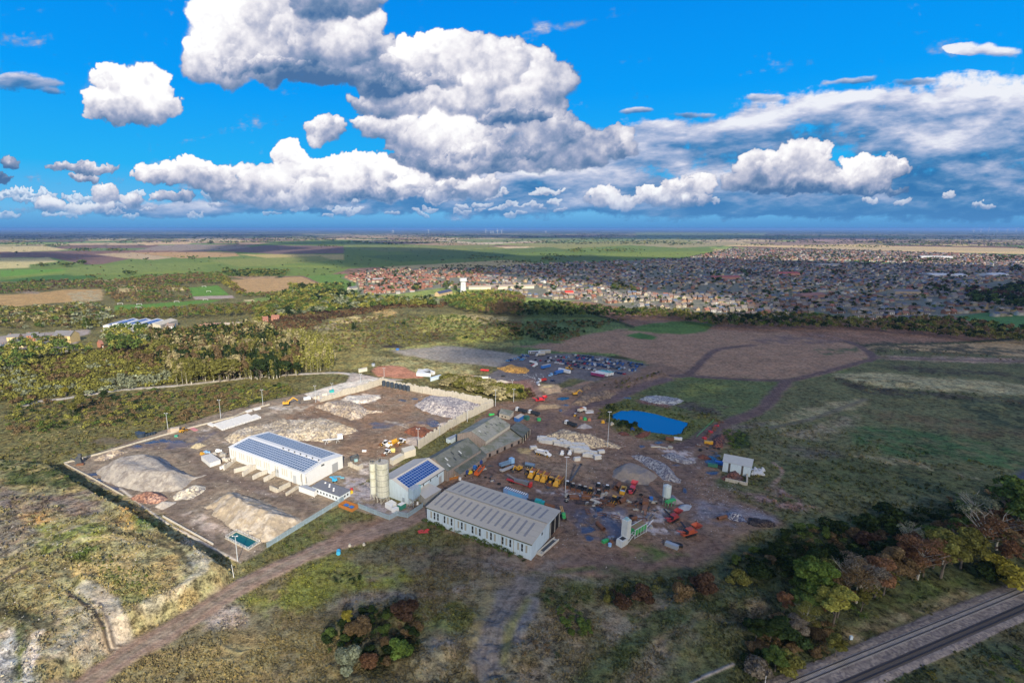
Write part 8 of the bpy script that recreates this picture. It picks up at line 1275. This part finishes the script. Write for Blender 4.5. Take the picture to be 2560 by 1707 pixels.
def house_points():
    R = np.random.default_rng(5); T = np.array(TOWN); x0,y0 = T.min(0); x1,y1 = T.max(0); sx = R.uniform(x0,x1,110); sy = R.uniform(y0,y1,110); ang = R.uniform(-.6,.6,110)+np.where(R.random(110) < .4,math.pi/2,0); near = (sy < y0+330); ang[near] = R.normal(.10,.12,near.sum()); out = []
    for d in range(110):
        ca,sa = math.cos(ang[d]),math.sin(ang[d]); rs = R.uniform(30,36); hs = R.uniform(9.5,13.5); nu = int(900/hs); nv = int(700/rs); u,v = np.meshgrid((np.arange(nu)-nu/2)*hs,(np.arange(nv)-nv/2)*rs); v = v+(np.arange(nv)[:,None] % 2)*-6.; v = v+14*np.sin(u/90+d); u = u.ravel(); v = v.ravel()
        x = sx[d]+u*ca-v*sa; y = sy[d]+u*sa+v*ca; nd = np.argmin((x[:,None]-sx)**2+(y[:,None]-sy)**2,axis=1) if len(x) else []; k = (nd == d) & (pdist(T,x,y) > 6) & (R.random(len(x)) > .14); k &= fbm(x/55,y/55,3,.5,140) < .63
        a = ang[d]+np.where(R.random(len(x)) < .10,math.pi/2,0)+np.arctan(14/90*np.cos(u/90+d)); st = int(R.integers(0,4)); out += [(x[i],y[i],a[i],d,st,hs) for i in np.where(k)[0]]
    return out
HP = house_points(); R = random.Random(8); houses = []
for (x,y,a,d,st,hs) in HP:
    p_ = proj((x,y,4)); lx = p_[0]; newest = (lx < 1210 and p_[1] > 668) or (lx > 1750 and p_[1] < 660 and R.random() < .5); r = R.random()
    if newest and lx < 1210 and p_[1] < 715: w,ro = R.choice((1,0,5,4,2)),(6 if r < .6 else 3 if r < .85 else 0)
    elif newest: w,ro = R.choice((0,4,2,6)),(6 if r < .35 else 3 if r < .7 else 0)
    else: w,ro = R.choices(range(7),(5,3,3,3,3,4,2))[0],R.choices(range(7),(6,4,3,2 if st else 1,4,4,1))[0]
    houses.append((x,y,a+R.uniform(-.025,.025),min(hs-1.2,R.uniform(7.5,11)),R.uniform(7,8.5),R.choice((2.7,2.9,4.9,5.1)),R.uniform(2.2,3.0),w,ro,p_,R.uniform(.85,1.15)))
vis = [h for h in houses if -5 < h[9][0] < 2565 and h[0]*h[0]+h[1]*h[1] < 3e7]; vis.sort(key=lambda h: h[0]**2+h[1]**2); NH = 262; big = vis[:NH]; ids = set(id(h) for h in big); rest = [h for h in houses if id(h) not in ids]
def box_house(L,D,e,r):
    """vertices of a gabled house: walls then roof"""
    l,d = L/2,D/2; W_ = [(-l,-d,-.5),(l,-d,-.5),(l,d,-.5),(-l,d,-.5),(-l,-d,e),(l,-d,e),(l,d,e),(-l,d,e),(-l,0,e+r),(l,0,e+r)]; Rf = [(-l-.3,-d-.35,e-.25),(l+.3,-d-.35,e-.25),(l+.3,0,e+r+.15),(-l-.3,0,e+r+.15),(-l-.3,d+.35,e-.25),(l+.3,d+.35,e-.25)]; return W_,Rf
def town_mass(rest):
    n = len(rest); A_ = np.array([(h[0],h[1],h[2],h[3],h[4],h[5],h[6],h[10]) for h in rest]); x,y,a,L,D,e,r,b = A_.T; l,d = L/2,D/2; z = np.zeros(n); lo = z-.5; o = .3
    U = np.stack([-l,l,l,-l,-l,l,l,-l,-l,l,-l-o,l+o,l+o,-l-o,-l-o,l+o,-l*.5-.4,-l*.5+.4,-l*.5+.4,-l*.5-.4],1); V = np.stack([-d,-d,d,d,-d,-d,d,d,z,z,-d-o,-d-o,z,z,d+o,d+o,z-.35,z-.35,z+.35,z+.35],1); Zz = np.stack([lo,lo,lo,lo,e,e,e,e,e+r,e+r,e-.2,e-.2,e+r+.15,e+r+.15,e-.2,e-.2,e+r+1,e+r+1,e+r+1,e+r+1],1)
    X = x[:,None]+U*np.cos(a)[:,None]-V*np.sin(a)[:,None]; Y = y[:,None]+U*np.sin(a)[:,None]+V*np.cos(a)[:,None]; VV = np.stack([X,Y,Zz],-1).reshape(-1,3)
    F_ = np.array([(0,1,5,4),(2,3,7,6),(1,2,6,5),(3,0,4,7),(5,6,9,9),(7,4,8,8),(10,11,12,13),(13,12,15,14),(16,17,18,19)]); F4 = F_[[0,1,2,3,6,7,8]]; F3 = np.array([(5,6,9),(7,4,8)]); off = np.arange(n)[:,None,None]*20
    cw = np.array([WALLC[h[7]] for h in rest])*b[:,None]; cr = np.array([ROOFS[h[8]] for h in rest])*b[:,None]; C = np.concatenate([np.repeat(cw[:,None],10,1),np.repeat(cr[:,None],6,1),np.repeat(cw[:,None]*.6,4,1)],1).reshape(-1,3)
    q4 = (F4[None]+off).reshape(-1,4); t3 = (F3[None]+off).reshape(-1,3); q3 = np.concatenate([t3,t3[:,2:]],1); me = bpy.data.meshes.new('town_houses'); me.vertices.add(len(VV)); me.vertices.foreach_set('co',VV.astype(np.float32).ravel()); nl = q4.size+t3.size; me.loops.add(nl); me.loops.foreach_set('vertex_index',np.concatenate([q4.ravel(),t3.ravel()]).astype(np.int32)); ls = np.concatenate([np.arange(len(q4))*4,q4.size+np.arange(len(t3))*3]).astype(np.int32); lt = np.concatenate([np.full(len(q4),4),np.full(len(t3),3)]).astype(np.int32); me.polygons.add(len(ls)); me.polygons.foreach_set('loop_start',ls); me.polygons.foreach_set('loop_total',lt); me.update(calc_edges=True); me.materials.append(HM); o = bpy.data.objects.new('town_houses',me); COL.objects.link(o); set_col(me,C); o['kind'] = 'stuff'; tag(o,'mass of small houses filling the town beyond the nearest streets','houses'); return o
town_mass(rest); print('HOUSES',len(houses),len(rest))
def colored(o,c=(1,1,1)):
    n = len(o.data.vertices); set_col(o.data,np.tile(np.array(c,np.float32),(n,1))); return o
def house_proto(L,D,e,r,name='house'):
    t = thing(name,'','house'); W_,Rf = box_house(L,D,e,r); m = MB(); m.add(W_,[(0,1,5,4),(1,2,6,9,5),(2,3,7,6),(3,0,4,8,7)]); w = colored(m.build('wall',HM,t)); m = MB(); m.slab([Rf[0],Rf[1],Rf[2],Rf[3]],.12); m.slab([Rf[3],Rf[2],Rf[5],Rf[4]],.12); ro = colored(m.build('roof',RM,t)); m = MB(); m.box(-L*.3,0,e+r-.4,.8,.7,1.7); ch = colored(m.build('chimney',HM,ro),(.30,.17,.12))
    for x in (-L*.28,L*.05,L*.3):
        m = MB(); m.box(x,-D/2,e*.55 if e > 4 else 1.1,1.1,.12,1.1); 
        if e > 4: m.box(x,-D/2,.9,1.1,.12,1.1)
        m.box(x,D/2,e*.55 if e > 4 else 1.1,1.1,.12,1.1); m.build('window',GLASSM,w)
    m = MB(); m.box(L*.17,-D/2,0,.95,.14,2.0); m.build('door',WHT,w); return t
hpro = {}; HD = ['nearest terrace streets of the town']
def zone_h(p_): x,y = p_; return ('at the left end of the town' if x < 930 else 'below the orange-roofed estate' if x < 1100 else 'beside the water tower' if x < 1290 else 'in the sunlit strip of the town' if x < 1560 else 'above the soil plateau' if x < 1800 else 'above the southern tree belt' if x < 2150 else 'by the green field at the far right')
for h in big:
    x,y,a,L,D,e,r,w,ro,p_,b = h; key = (e > 4,L > 9.3)
    if key not in hpro: t = house_proto(10.4 if key[1] else 8.6,7.8,5. if key[0] else 2.8,2.6); hpro[key] = (t,tree_of(t)); root = t; K = hpro[key][1]; t.location = (x,y,0); t.rotation_euler = (0,0,a); new = t
    else: t,K = hpro[key]; new = dup(t,(x,y,0),a,K=K)
    cols_ = (tuple(np.array(WALLC[w])*b)+(1,),tuple(np.array(ROOFS[ro])*b)+(1,)); lb = ('two-storey ' if e > 4 else 'low ')+WN[w]+' house with '+RN[ro]+' roof '+zone_h(p_)
    new['label'] = lb; new['category'] = 'house'; new['group'] = lb.replace(' house ',' houses ').replace(' roof',' roofs')
    for ch in kids(new) if new is t else [c for c in COL.objects[-12:] if c.parent == new]: ch.color = cols_[0] if ch.name.startswith('wall') else cols_[1]
# hand-placed houses and works on the left
def house_at(label,z,x1,y1,x2,y2,D,e,r,wc,rc,back=False,name='house',cat='house',turn=False):
    a,b = np.array(at(z,x1,y1)),np.array(at(z,x2,y2)); d = b-a; L = float(np.hypot(d[0],d[1])); n = np.array([-d[1],d[0],0])/L; t = house_proto(L,D,e,r,name) if not turn else house_proto(D,L,e,r,name); t.location = tuple((a+b)/2+n*D/2); t.rotation_euler = (0,0,math.atan2(d[1],d[0])+(math.pi/2 if turn else 0)); tag(t,label,cat)
    for ch in kids(t): ch.color = (wc if ch.name.startswith('wall') else rc)+(1,)
    return t
BUF,YB,GRT,BRK = (.62,.50,.27),(.66,.49,.22),(.17,.165,.175),(.40,.17,.10)
for a in (('yellow terrace with grey roof at the upper left of the left estate','l',90,475,240,470,9,5,3,YB,GRT),('long grey-roofed terrace second row of the left estate','l',130,540,320,535,9,5,3,YB,GRT),('grey-roofed terrace lowest at the left of the estate','l',145,560,300,556,8,4.5,3,BUF,GRT),('grey-roofed terrace at the top middle of the left estate','l',340,455,490,445,9,5,3,BRK,GRT),('grey-roofed terrace with salmon gable in the left estate','l',410,475,575,460,9,5,3,BRK,GRT),('dark-roofed pair of houses behind the rounded green trees','l',480,530,600,515,9,4.5,3,YB,GRT),('grey-roofed house half hidden by the rounded green trees','l',600,580,740,540,10,5,3,BUF,GRT),('pale cottage at the far left edge of the estate','l',0,580,95,575,8,3,2.5,BUF,(.25,.27,.28))): house_at(*a)
house_at('tall yellow gabled block with two grey roofs in the left estate','l',905,500,1030,465,22,9,5,YB,GRT,turn=True); house_at('red-brick house with white end beside the rounded tree','l',1290,560,1330,555,9,5,3,BRK,(.30,.14,.10))
for i,(x0,x1,yb,c,lb) in enumerate(((1325,1410,345,WHITE,'leftmost'),(1410,1560,335,WHITE,'second'),(1560,1700,335,WHITE,'third'),(1700,1890,345,WHITE,'fourth'),(1890,2060,340,CREAM,'cream rightmost'))):
    a,b = np.array(at('l',x0,yb)),np.array(at('l',x1,yb)); d = b-a; L = float(np.hypot(d[0],d[1])); rz = math.atan2(d[1],d[0]); t = thing('works_hall',lb+' gabled hall of the white works behind the left woodland','building',tuple(a),rz); Dp = 42.; e,r = 7.5,L*.14; m = MB(); m.add([(0,0,-1),(L,0,-1),(L,Dp,-1),(0,Dp,-1),(0,0,e),(L,0,e),(L,Dp,e),(0,Dp,e),(L/2,0,e+r),(L/2,Dp,e+r)],[(0,1,5,8,4),(1,2,6,5),(2,3,7,9,6),(3,0,4,7)]); m.build('wall',c,t); m = MB(); m.slab([(-.1,-.3,e),(L/2,-.3,e+r+.1),(L/2,Dp,e+r+.1),(-.1,Dp,e)][::-1],.12); m.slab([(L/2,-.3,e+r+.1),(L+.1,-.3,e),(L+.1,Dp,e),(L/2,Dp,e+r+.1)][::-1],.12); m.build('roof',c,t)
    if i < 4:
        for s_ in (0,1): u0,u1 = (.12,.42) if not s_ else (.60,.90); zf = lambda u: e+r*(1-abs(u-.5)*2)+.22; m = MB(); m.slab([(u0*L,3,zf(u0)),(u0*L,Dp-3,zf(u0)),(u1*L,Dp-3,zf(u1)),(u1*L,3,zf(u1))][::-1],.08); o = m.build('solar_panel_array',SOL2,t); u_ = o.data.uv_layers.new(name='UVMap'); [setattr(u_.data[l.index],'uv',(o.data.vertices[l.vertex_index].co.x,o.data.vertices[l.vertex_index].co.y)) for l in o.data.loops]
for i,(x,y,w,rc,wc,lb) in enumerate(((2120,330,110,(.22,.17,.15),(.66,.64,.6),'white house right of the white works'),(2500,345,90,(.30,.15,.11),(.66,.62,.55),'red-roofed house in the garden row left of the poplars'),(2600,330,100,(.34,.2,.14),(.6,.5,.4),'light red-roofed house in the garden row'),(2720,325,110,(.28,.18,.15),(.64,.6,.55),'cream house in the middle of the garden row'),(2860,320,90,(.35,.30,.25),(.7,.68,.64),'pale house towards the right of the garden row'),(2960,315,100,(.38,.33,.28),(.7,.68,.64),'pale house with white porch in the garden row'),(3080,310,100,(.32,.28,.24),(.68,.64,.58),'last pale house of the garden row'),(3340,235,90,(.30,.13,.09),(.42,.2,.14),'red-brick villa with hipped look above the garden row'),(3470,215,100,(.30,.13,.09),(.42,.2,.14),'second red-brick villa above the garden row'))): house_at(lb,'l',x,y,x+w,y-4,9,5,3,wc,rc)
for a in (('white house peeping from the trees left of the hollow','L',280,480,345,475,9,6,3,(.7,.69,.66),(.25,.22,.2)),('grey-roofed house at the field edge left of the new estate','L',685,300,760,290,9,5,3,(.5,.46,.38),GRT),('yellow gabled block with dark panelled roof left of the water tower','L',1560,360,1690,330,11,6,4,(.5,.36,.2),(.06,.07,.12)),('large pale flat-looking hall at the left of the orange-roofed estate','L',860,215,1035,210,26,6,2,(.55,.53,.48),(.42,.40,.37)),('long pale terrace right of the water tower','L',1850,290,2352,285,9,6,3,(.62,.54,.40),(.30,.25,.21)),('second long pale terrace farther right','N',980,500,1300,495,9,6,3,(.62,.54,.40),(.30,.25,.21))): house_at(*a)
for i,(z,x,y,L,D,h,c,rc,lb) in enumerate((('O',1740,290,120,40,9,(.6,.6,.6),(.5,.5,.5),'long white hall at the far side of the town'),('O',1010,345,70,50,8,(.5,.45,.38),(.3,.28,.26),'large beige hall in the shaded town'),('O',1800,415,90,45,7,(.66,.66,.66),(.55,.56,.58),'wide pale-roofed hall right of the town centre'),('O',1530,545,50,20,10,(.5,.38,.26),(.2,.19,.2),'tall brown-roofed block above the bungalow streets'),('O',730,410,60,26,9,(.4,.2,.15),(.36,.08,.07),'red-roofed school-like building in the shaded town'),('O',300,435,80,30,8,(.4,.2,.15),(.34,.10,.08),'long red-roofed building at the left of the shaded town'),('N',1535,540,18,12,6,(.5,.3,.25),(.55,.05,.03),'bright red-roofed house in the sunlit strip'),('O',2130,415,70,40,8,(.6,.6,.62),(.5,.52,.55),'pale hall at the right of the shaded town'),('O',880,560,60,22,7,(.36,.2,.15),(.28,.14,.11),'low brown brick building above the pale streets'))): g = G0(px(z,x,y)[0]); t = house_proto(L,D,h,3.,'hall'); t.location = (g[0],g[1],0); t.rotation_euler = (0,0,.08*i-.3); tag(t,lb,'building'); [setattr(ch,'color',(c if ch.name.startswith('wall') else rc)+(1,)) for ch in kids(t)]
for i in range(5200):    # garden and street trees of the town
    h = R.choice(houses); add_plant(h[0]+R.uniform(-17,17),h[1]+R.uniform(-17,17),R.uniform(5,11),'broad',R.choice(['dark','green','dark','dark']),'far',False,1.25)
for (x,y,rx,ry,n,h) in ((2010,540,60,60,26,15),(1950,0,1,1,0,1),(450,400,60,20,20,14),(230,440,40,30,14,14),(1080,390,50,20,14,14),(860,530,60,20,12,10),(1780,500,80,40,30,14),(1240,340,90,25,26,12),(1700,310,200,25,60,13),(2200,300,200,20,50,13),(2300,370,80,30,26,14),(1860,420,50,25,14,14),(1300,490,60,20,12,9),(640,290,90,15,30,12),(760,345,80,12,22,10),(130,690,60,8,8,9),(560,645,40,8,10,9)):
    for i in range(n): g = G0(px('O',x+R.gauss(0,.5)*rx,y+R.gauss(0,.5)*ry)[0]); add_plant(g[0],g[1],h*R.uniform(.6,1.1),'broad',R.choice(['dark','dark','green','maroon']),'far',False,1.2)
for (x,y,rx,ry,n) in ((1900,500,90,30,34),(1190,500,40,20,8),(700,480,60,14,14),(480,510,40,10,8),(1430,310,60,10,16),(1850,350,60,14,14),(900,400,200,8,20)):
    for i in range(n): g = G0(px('N',x+R.gauss(0,.5)*rx,y+R.gauss(0,.5)*ry)[0]); add_plant(g[0],g[1],R.uniform(7,13),'broad',R.choice(['dark','green','olive']),'far',False,1.2)
# ---------------------------------------------------------------- choose which plants are things, build the rest as masses
def build_plants():
    A_ = np.array([(p[0],p[1],p[2]) for p in PL]); hz = np.where(np.hypot(A_[:,0],A_[:,1]) < 1500,hgt(A_[:,0],A_[:,1]),0.); info = []
    PX_ = CX+F0*A_[:,0]/(A_[:,1]*CT+H*ST); dist = np.hypot(np.hypot(A_[:,0],A_[:,1]),H); seen = (PX_ > -15) & (PX_ < 2575) & (A_[:,1] > 95)
    # nothing grows on tracks, yards, water
    trees = [i for i in range(len(PL)) if PL[i][3] != 'shrub' and seen[i]]; shr = [i for i in range(len(PL)) if PL[i][3] == 'shrub' and seen[i]]; sz = lambda i: -(A_[i,2]/dist[i])-(10 if PL[i][6] else 0); trees.sort(key=sz); shr.sort(key=sz); T = set(trees[:285])|set(shr[:290]); protos = {}; KN = dict(broad='tree',sparse='tree',column='slender_tree',shrub='shrub')
    for i in sorted(T,key=lambda i: dist[i]):
        x,y,h,kind,c,zn,fo,wd = PL[i]; ql = 2 if dist[i] < 250 and kind != 'column' or (fo and dist[i] < 300) else 1; key = (kind,ql,i % 3); name = {'broad': 'broadleaf_tree','sparse': 'thinning_tree','column': 'slender_tree','shrub': 'shrub'}[kind]
        sizew = ('tall ' if h > 11 else 'small ' if h < 6 else '') if kind != 'shrub' else ('large ' if h > 4 else 'small ' if h < 1.6 else ''); lb = sizew+DESC[c]+' '+{'broad': 'rounded tree','sparse': 'thin-crowned tree','column': 'slender upright tree','shrub': 'shrub'}[kind]+' '+zn; loc = (x,y,float(hz[i])-.1); rz = (i*2.4) % 6.28; sc = (h*wd,h*wd,h); cc = tuple(np.array(PC[c])*(.85+.3*((i*37) % 10)/10))+(1,); cat = 'shrub' if kind == 'shrub' else 'tree'
        if key not in protos:
            (Q_,b),Rg = plant_proto(key)
            if kind == 'shrub': o = leaf_obj(name,Q_,b); root = o; protos[key] = (o,None)
            else: root = thing(name,'',cat); cr = leaf_obj('crown',Q_,b); cr.parent = root; br = branch_mesh(random.Random(i),kind).build('trunk',PBARK if kind in ('sparse','column') else BARK,root); protos[key] = (root,[(cr,[]),(br,[])])
            o = root
        else:
            src,K = protos[key]; o = src.copy(); COL.objects.link(o)
            if K:
                for ch,_ in K: d = ch.copy(); COL.objects.link(d); d.parent = o; d.color = cc
        o.location = loc; o.rotation_euler = (0,0,rz); o.scale = sc; o.color = cc; o['label'] = lb; o['category'] = cat; o['group'] = lb.replace('tree ','trees ').replace('shrub ','shrubs ',1)
        if protos[key][0] is o and protos[key][1]: protos[key][1][0][0].color = cc
    # masses
    rest = [i for i in range(len(PL)) if i not in T]; LOD = [(330,{'broad': 420,'shrub': 170,'column': 190,'sparse': 200}),(520,{'broad': 210,'shrub': 90,'column': 110,'sparse': 100}),(1000,{'broad': 80,'shrub': 40,'column': 46,'sparse': 50}),(2600,{'broad': 30,'shrub': 16,'column': 18,'sparse': 20}),(1e9,{'broad': 12,'shrub': 8,'column': 10,'sparse': 10})]
    buckets = {'scrub': [],'woodland': []}; lo = 0
    for hi,nn in LOD:
        for kind in ('broad','shrub','column','sparse'):
            for var in range(4):
                idx = [i for i in rest if lo <= dist[i] < hi and PL[i][3] == kind and i % 4 == var]
                if not idx: continue
                n = nn[kind]; R_ = np.random.default_rng(var+n); size = {'broad': .42,'shrub': .62,'column': .20,'sparse': .3}[kind]/math.sqrt(n)*1.25; Q_,b = crown(R_,n,size,kind); a = R_.random(len(idx))*6.28; P_ = np.array([(PL[i][0],PL[i][1],hz[i]-.1,PL[i][2],PL[i][7]) for i in idx]); ca,sa = np.cos(a)[:,None,None],np.sin(a)[:,None,None]; s = (P_[:,3]*P_[:,4])[:,None,None]
                X = (Q_[None,...,0]*ca-Q_[None,...,1]*sa)*s+P_[:,0][:,None,None]; Y = (Q_[None,...,0]*sa+Q_[None,...,1]*ca)*s+P_[:,1][:,None,None]; Zq = Q_[None,...,2]*P_[:,3][:,None,None]+P_[:,2][:,None,None]; V = np.stack([X,Y,Zq],-1).reshape(-1,3).astype(np.float32)
                C = np.array([PC[PL[i][4]] for i in idx])*(.82+.36*R_.random((len(idx),1))); C = (C[:,None,:]*b[None,:,None]); C = np.repeat(C.reshape(-1,3),4,0).astype(np.float32); buckets['scrub' if kind == 'shrub' else 'woodland'].append((V,C))
        lo = hi
    for nm,L in buckets.items():
        V = np.concatenate([v for v,_ in L]); C = np.concatenate([c for _,c in L]); o = mesh_np(nm,V,np.arange(len(V)).reshape(-1,4),LEAF); set_col(o.data,C); o['kind'] = 'stuff'; tag(o,'mass of '+('low scrub and bushes too many to count' if nm == 'scrub' else 'woodland and hedgerow trees spreading to the horizon'),nm); print(nm,len(V)//4)
    # pale trunks in the slender wood
    m = MB()
    for i in rest:
        if PL[i][3] == 'column' and dist[i] < 700 and i % 2: x,y,h = PL[i][:3]; r = .13; z = float(hz[i]); m.add([(x-r,y-r,z),(x+r,y-r,z),(x+r*.5,y+r,z),(x,y-r,z+h*.9),(x+r*.4,y-r*.6,z+h*.9),(x+r*.2,y+r*.3,z+h*.9)],[(0,1,4,3),(1,2,5,4),(2,0,3,5)])
    if m.v: o = m.build('slender_trunks',PBARK); o['kind'] = 'stuff'; tag(o,'pale slender trunks of the tall wood','trunks')
build_plants()
# small loose stones and tufts that break up the open ground
def litter():
    R_ = np.random.default_rng(77); V = []; C = []; tet = np.array([(-1,-1,0),(1,-1,0),(1,1,0),(-1,1,0),(-.5,-.5,1),(.5,-.5,1),(.5,.5,1),(-.5,.5,1)],float)*.5; F_ = np.array([(4,5,6,7),(0,1,5,4),(1,2,6,5),(2,3,7,6),(3,0,4,7)])
    for P_,n,s,c in ((px('p',160,1160,945,950,1232,1005,1000,1150,665,1370,600,1405),1800,(.2,.8),(.42,.37,.31)),(px('p',1250,1060,1500,1050,1800,1130,1900,1300,1600,1430,1330,1400,1400,1280,1150,1200),1500,(.2,.7),(.34,.30,.28)),(px('R',0,300,900,250,1200,640,700,1200,0,1320),900,(.2,.6),(.42,.39,.33)),(px('E',1450,900,1900,1000,2300,1400,1500,1500),400,(.2,.7),(.30,.27,.26)),(px('b',400,560,900,560,1000,720,500,800),60,(.5,1.4),(.6,.6,.6))):
        A_ = np.array([G0(p) for p in P_]); x0,y0 = A_.min(0); x1,y1 = A_.max(0); X = R_.uniform(x0,x1,n*3); Y = R_.uniform(y0,y1,n*3); k = (pdist(A_,X,Y) > 0) & (fbm(X/12,Y/12,3,.6,150) > .5); X = X[k][:n]; Y = Y[k][:n]; z = hgt(X,Y); s_ = s[0]+(s[1]-s[0])*R_.random(len(X))**3; a = R_.random(len(X))*6.28
        q_ = tet[None]*s_[:,None,None]*np.array([1,.8,.5]); ca,sa = np.cos(a)[:,None],np.sin(a)[:,None]; V.append(np.stack([q_[...,0]*ca-q_[...,1]*sa+X[:,None],q_[...,0]*sa+q_[...,1]*ca+Y[:,None],q_[...,2]+z[:,None]],-1).reshape(-1,3)); C.append(np.repeat(np.array(c)[None]*(.6+.8*R_.random((len(X),1))),8,0))
    V = np.concatenate(V); C = np.concatenate(C); n = len(V)//8; o = mesh_np('loose_stones',V,(F_[None]+np.arange(n)[:,None,None]*8).reshape(-1,4),HM); set_col(o.data,C); o['kind'] = 'stuff'; tag(o,'loose stones and rubble scattered over the yards','stones')
litter()

def tufts():
    """coarse grass and weeds standing on the rough ground near the camera"""
    R_ = np.random.default_rng(31); V0 = np.stack([GX.ravel(),GY.ravel(),GZ.ravel()],1); d = np.hypot(V0[:,0],V0[:,1]); k = np.where((d > 105) & (d < 420) & (gtex > .72) & (np.abs(np.arctan2(V0[:,0],V0[:,1])) < 1.1))[0]; n_ = fbm(V0[k,0]/9,V0[k,1]/9,4,.6,160); k = k[(n_+R_.normal(0,.09,len(k))) > .53]; k = k[R_.random(len(k)) < np.where(d[k] < 260,.45,.25)]
    P_ = V0[k]+np.stack([R_.normal(0,.35,len(k)),R_.normal(0,.5,len(k)),np.zeros(len(k))],1); c = gcol[k]*(.85+.4*R_.random((len(k),1)))*np.where(R_.random((len(k),1)) < .15,np.array([[1.25,1.15,.95]]),1.); n = len(k); h = (.25+.65*R_.random(n)**2)*np.clip(d[k]/230,.8,1.6); VV = []; CC_ = []
    for j in range(3):
        a = R_.random(n)*3.14; w = h*(.45+.4*R_.random(n)); dx,dy = np.cos(a)*w,np.sin(a)*w; lx,ly = R_.normal(0,.25,n)*h,R_.normal(0,.25,n)*h; z = P_[:,2]-.06
        VV.append(np.stack([np.stack([P_[:,0]-dx,P_[:,1]-dy,z],1),np.stack([P_[:,0]+dx,P_[:,1]+dy,z],1),np.stack([P_[:,0]+dx*.5+lx,P_[:,1]+dy*.5+ly,z+h],1),np.stack([P_[:,0]-dx*.5+lx,P_[:,1]-dy*.5+ly,z+h*.9],1)],1)); CC_.append(np.repeat(c[:,None]*(.8+.4*R_.random((n,1,1))),4,1))
    V = np.concatenate(VV).reshape(-1,3); o = mesh_np('grass',V,np.arange(len(V)).reshape(-1,4),LEAF); set_col(o.data,np.concatenate(CC_).reshape(-1,3)); o['kind'] = 'stuff'; tag(o,'coarse dry grass and weeds over the rough ground','grass'); print('tufts',n)
tufts()
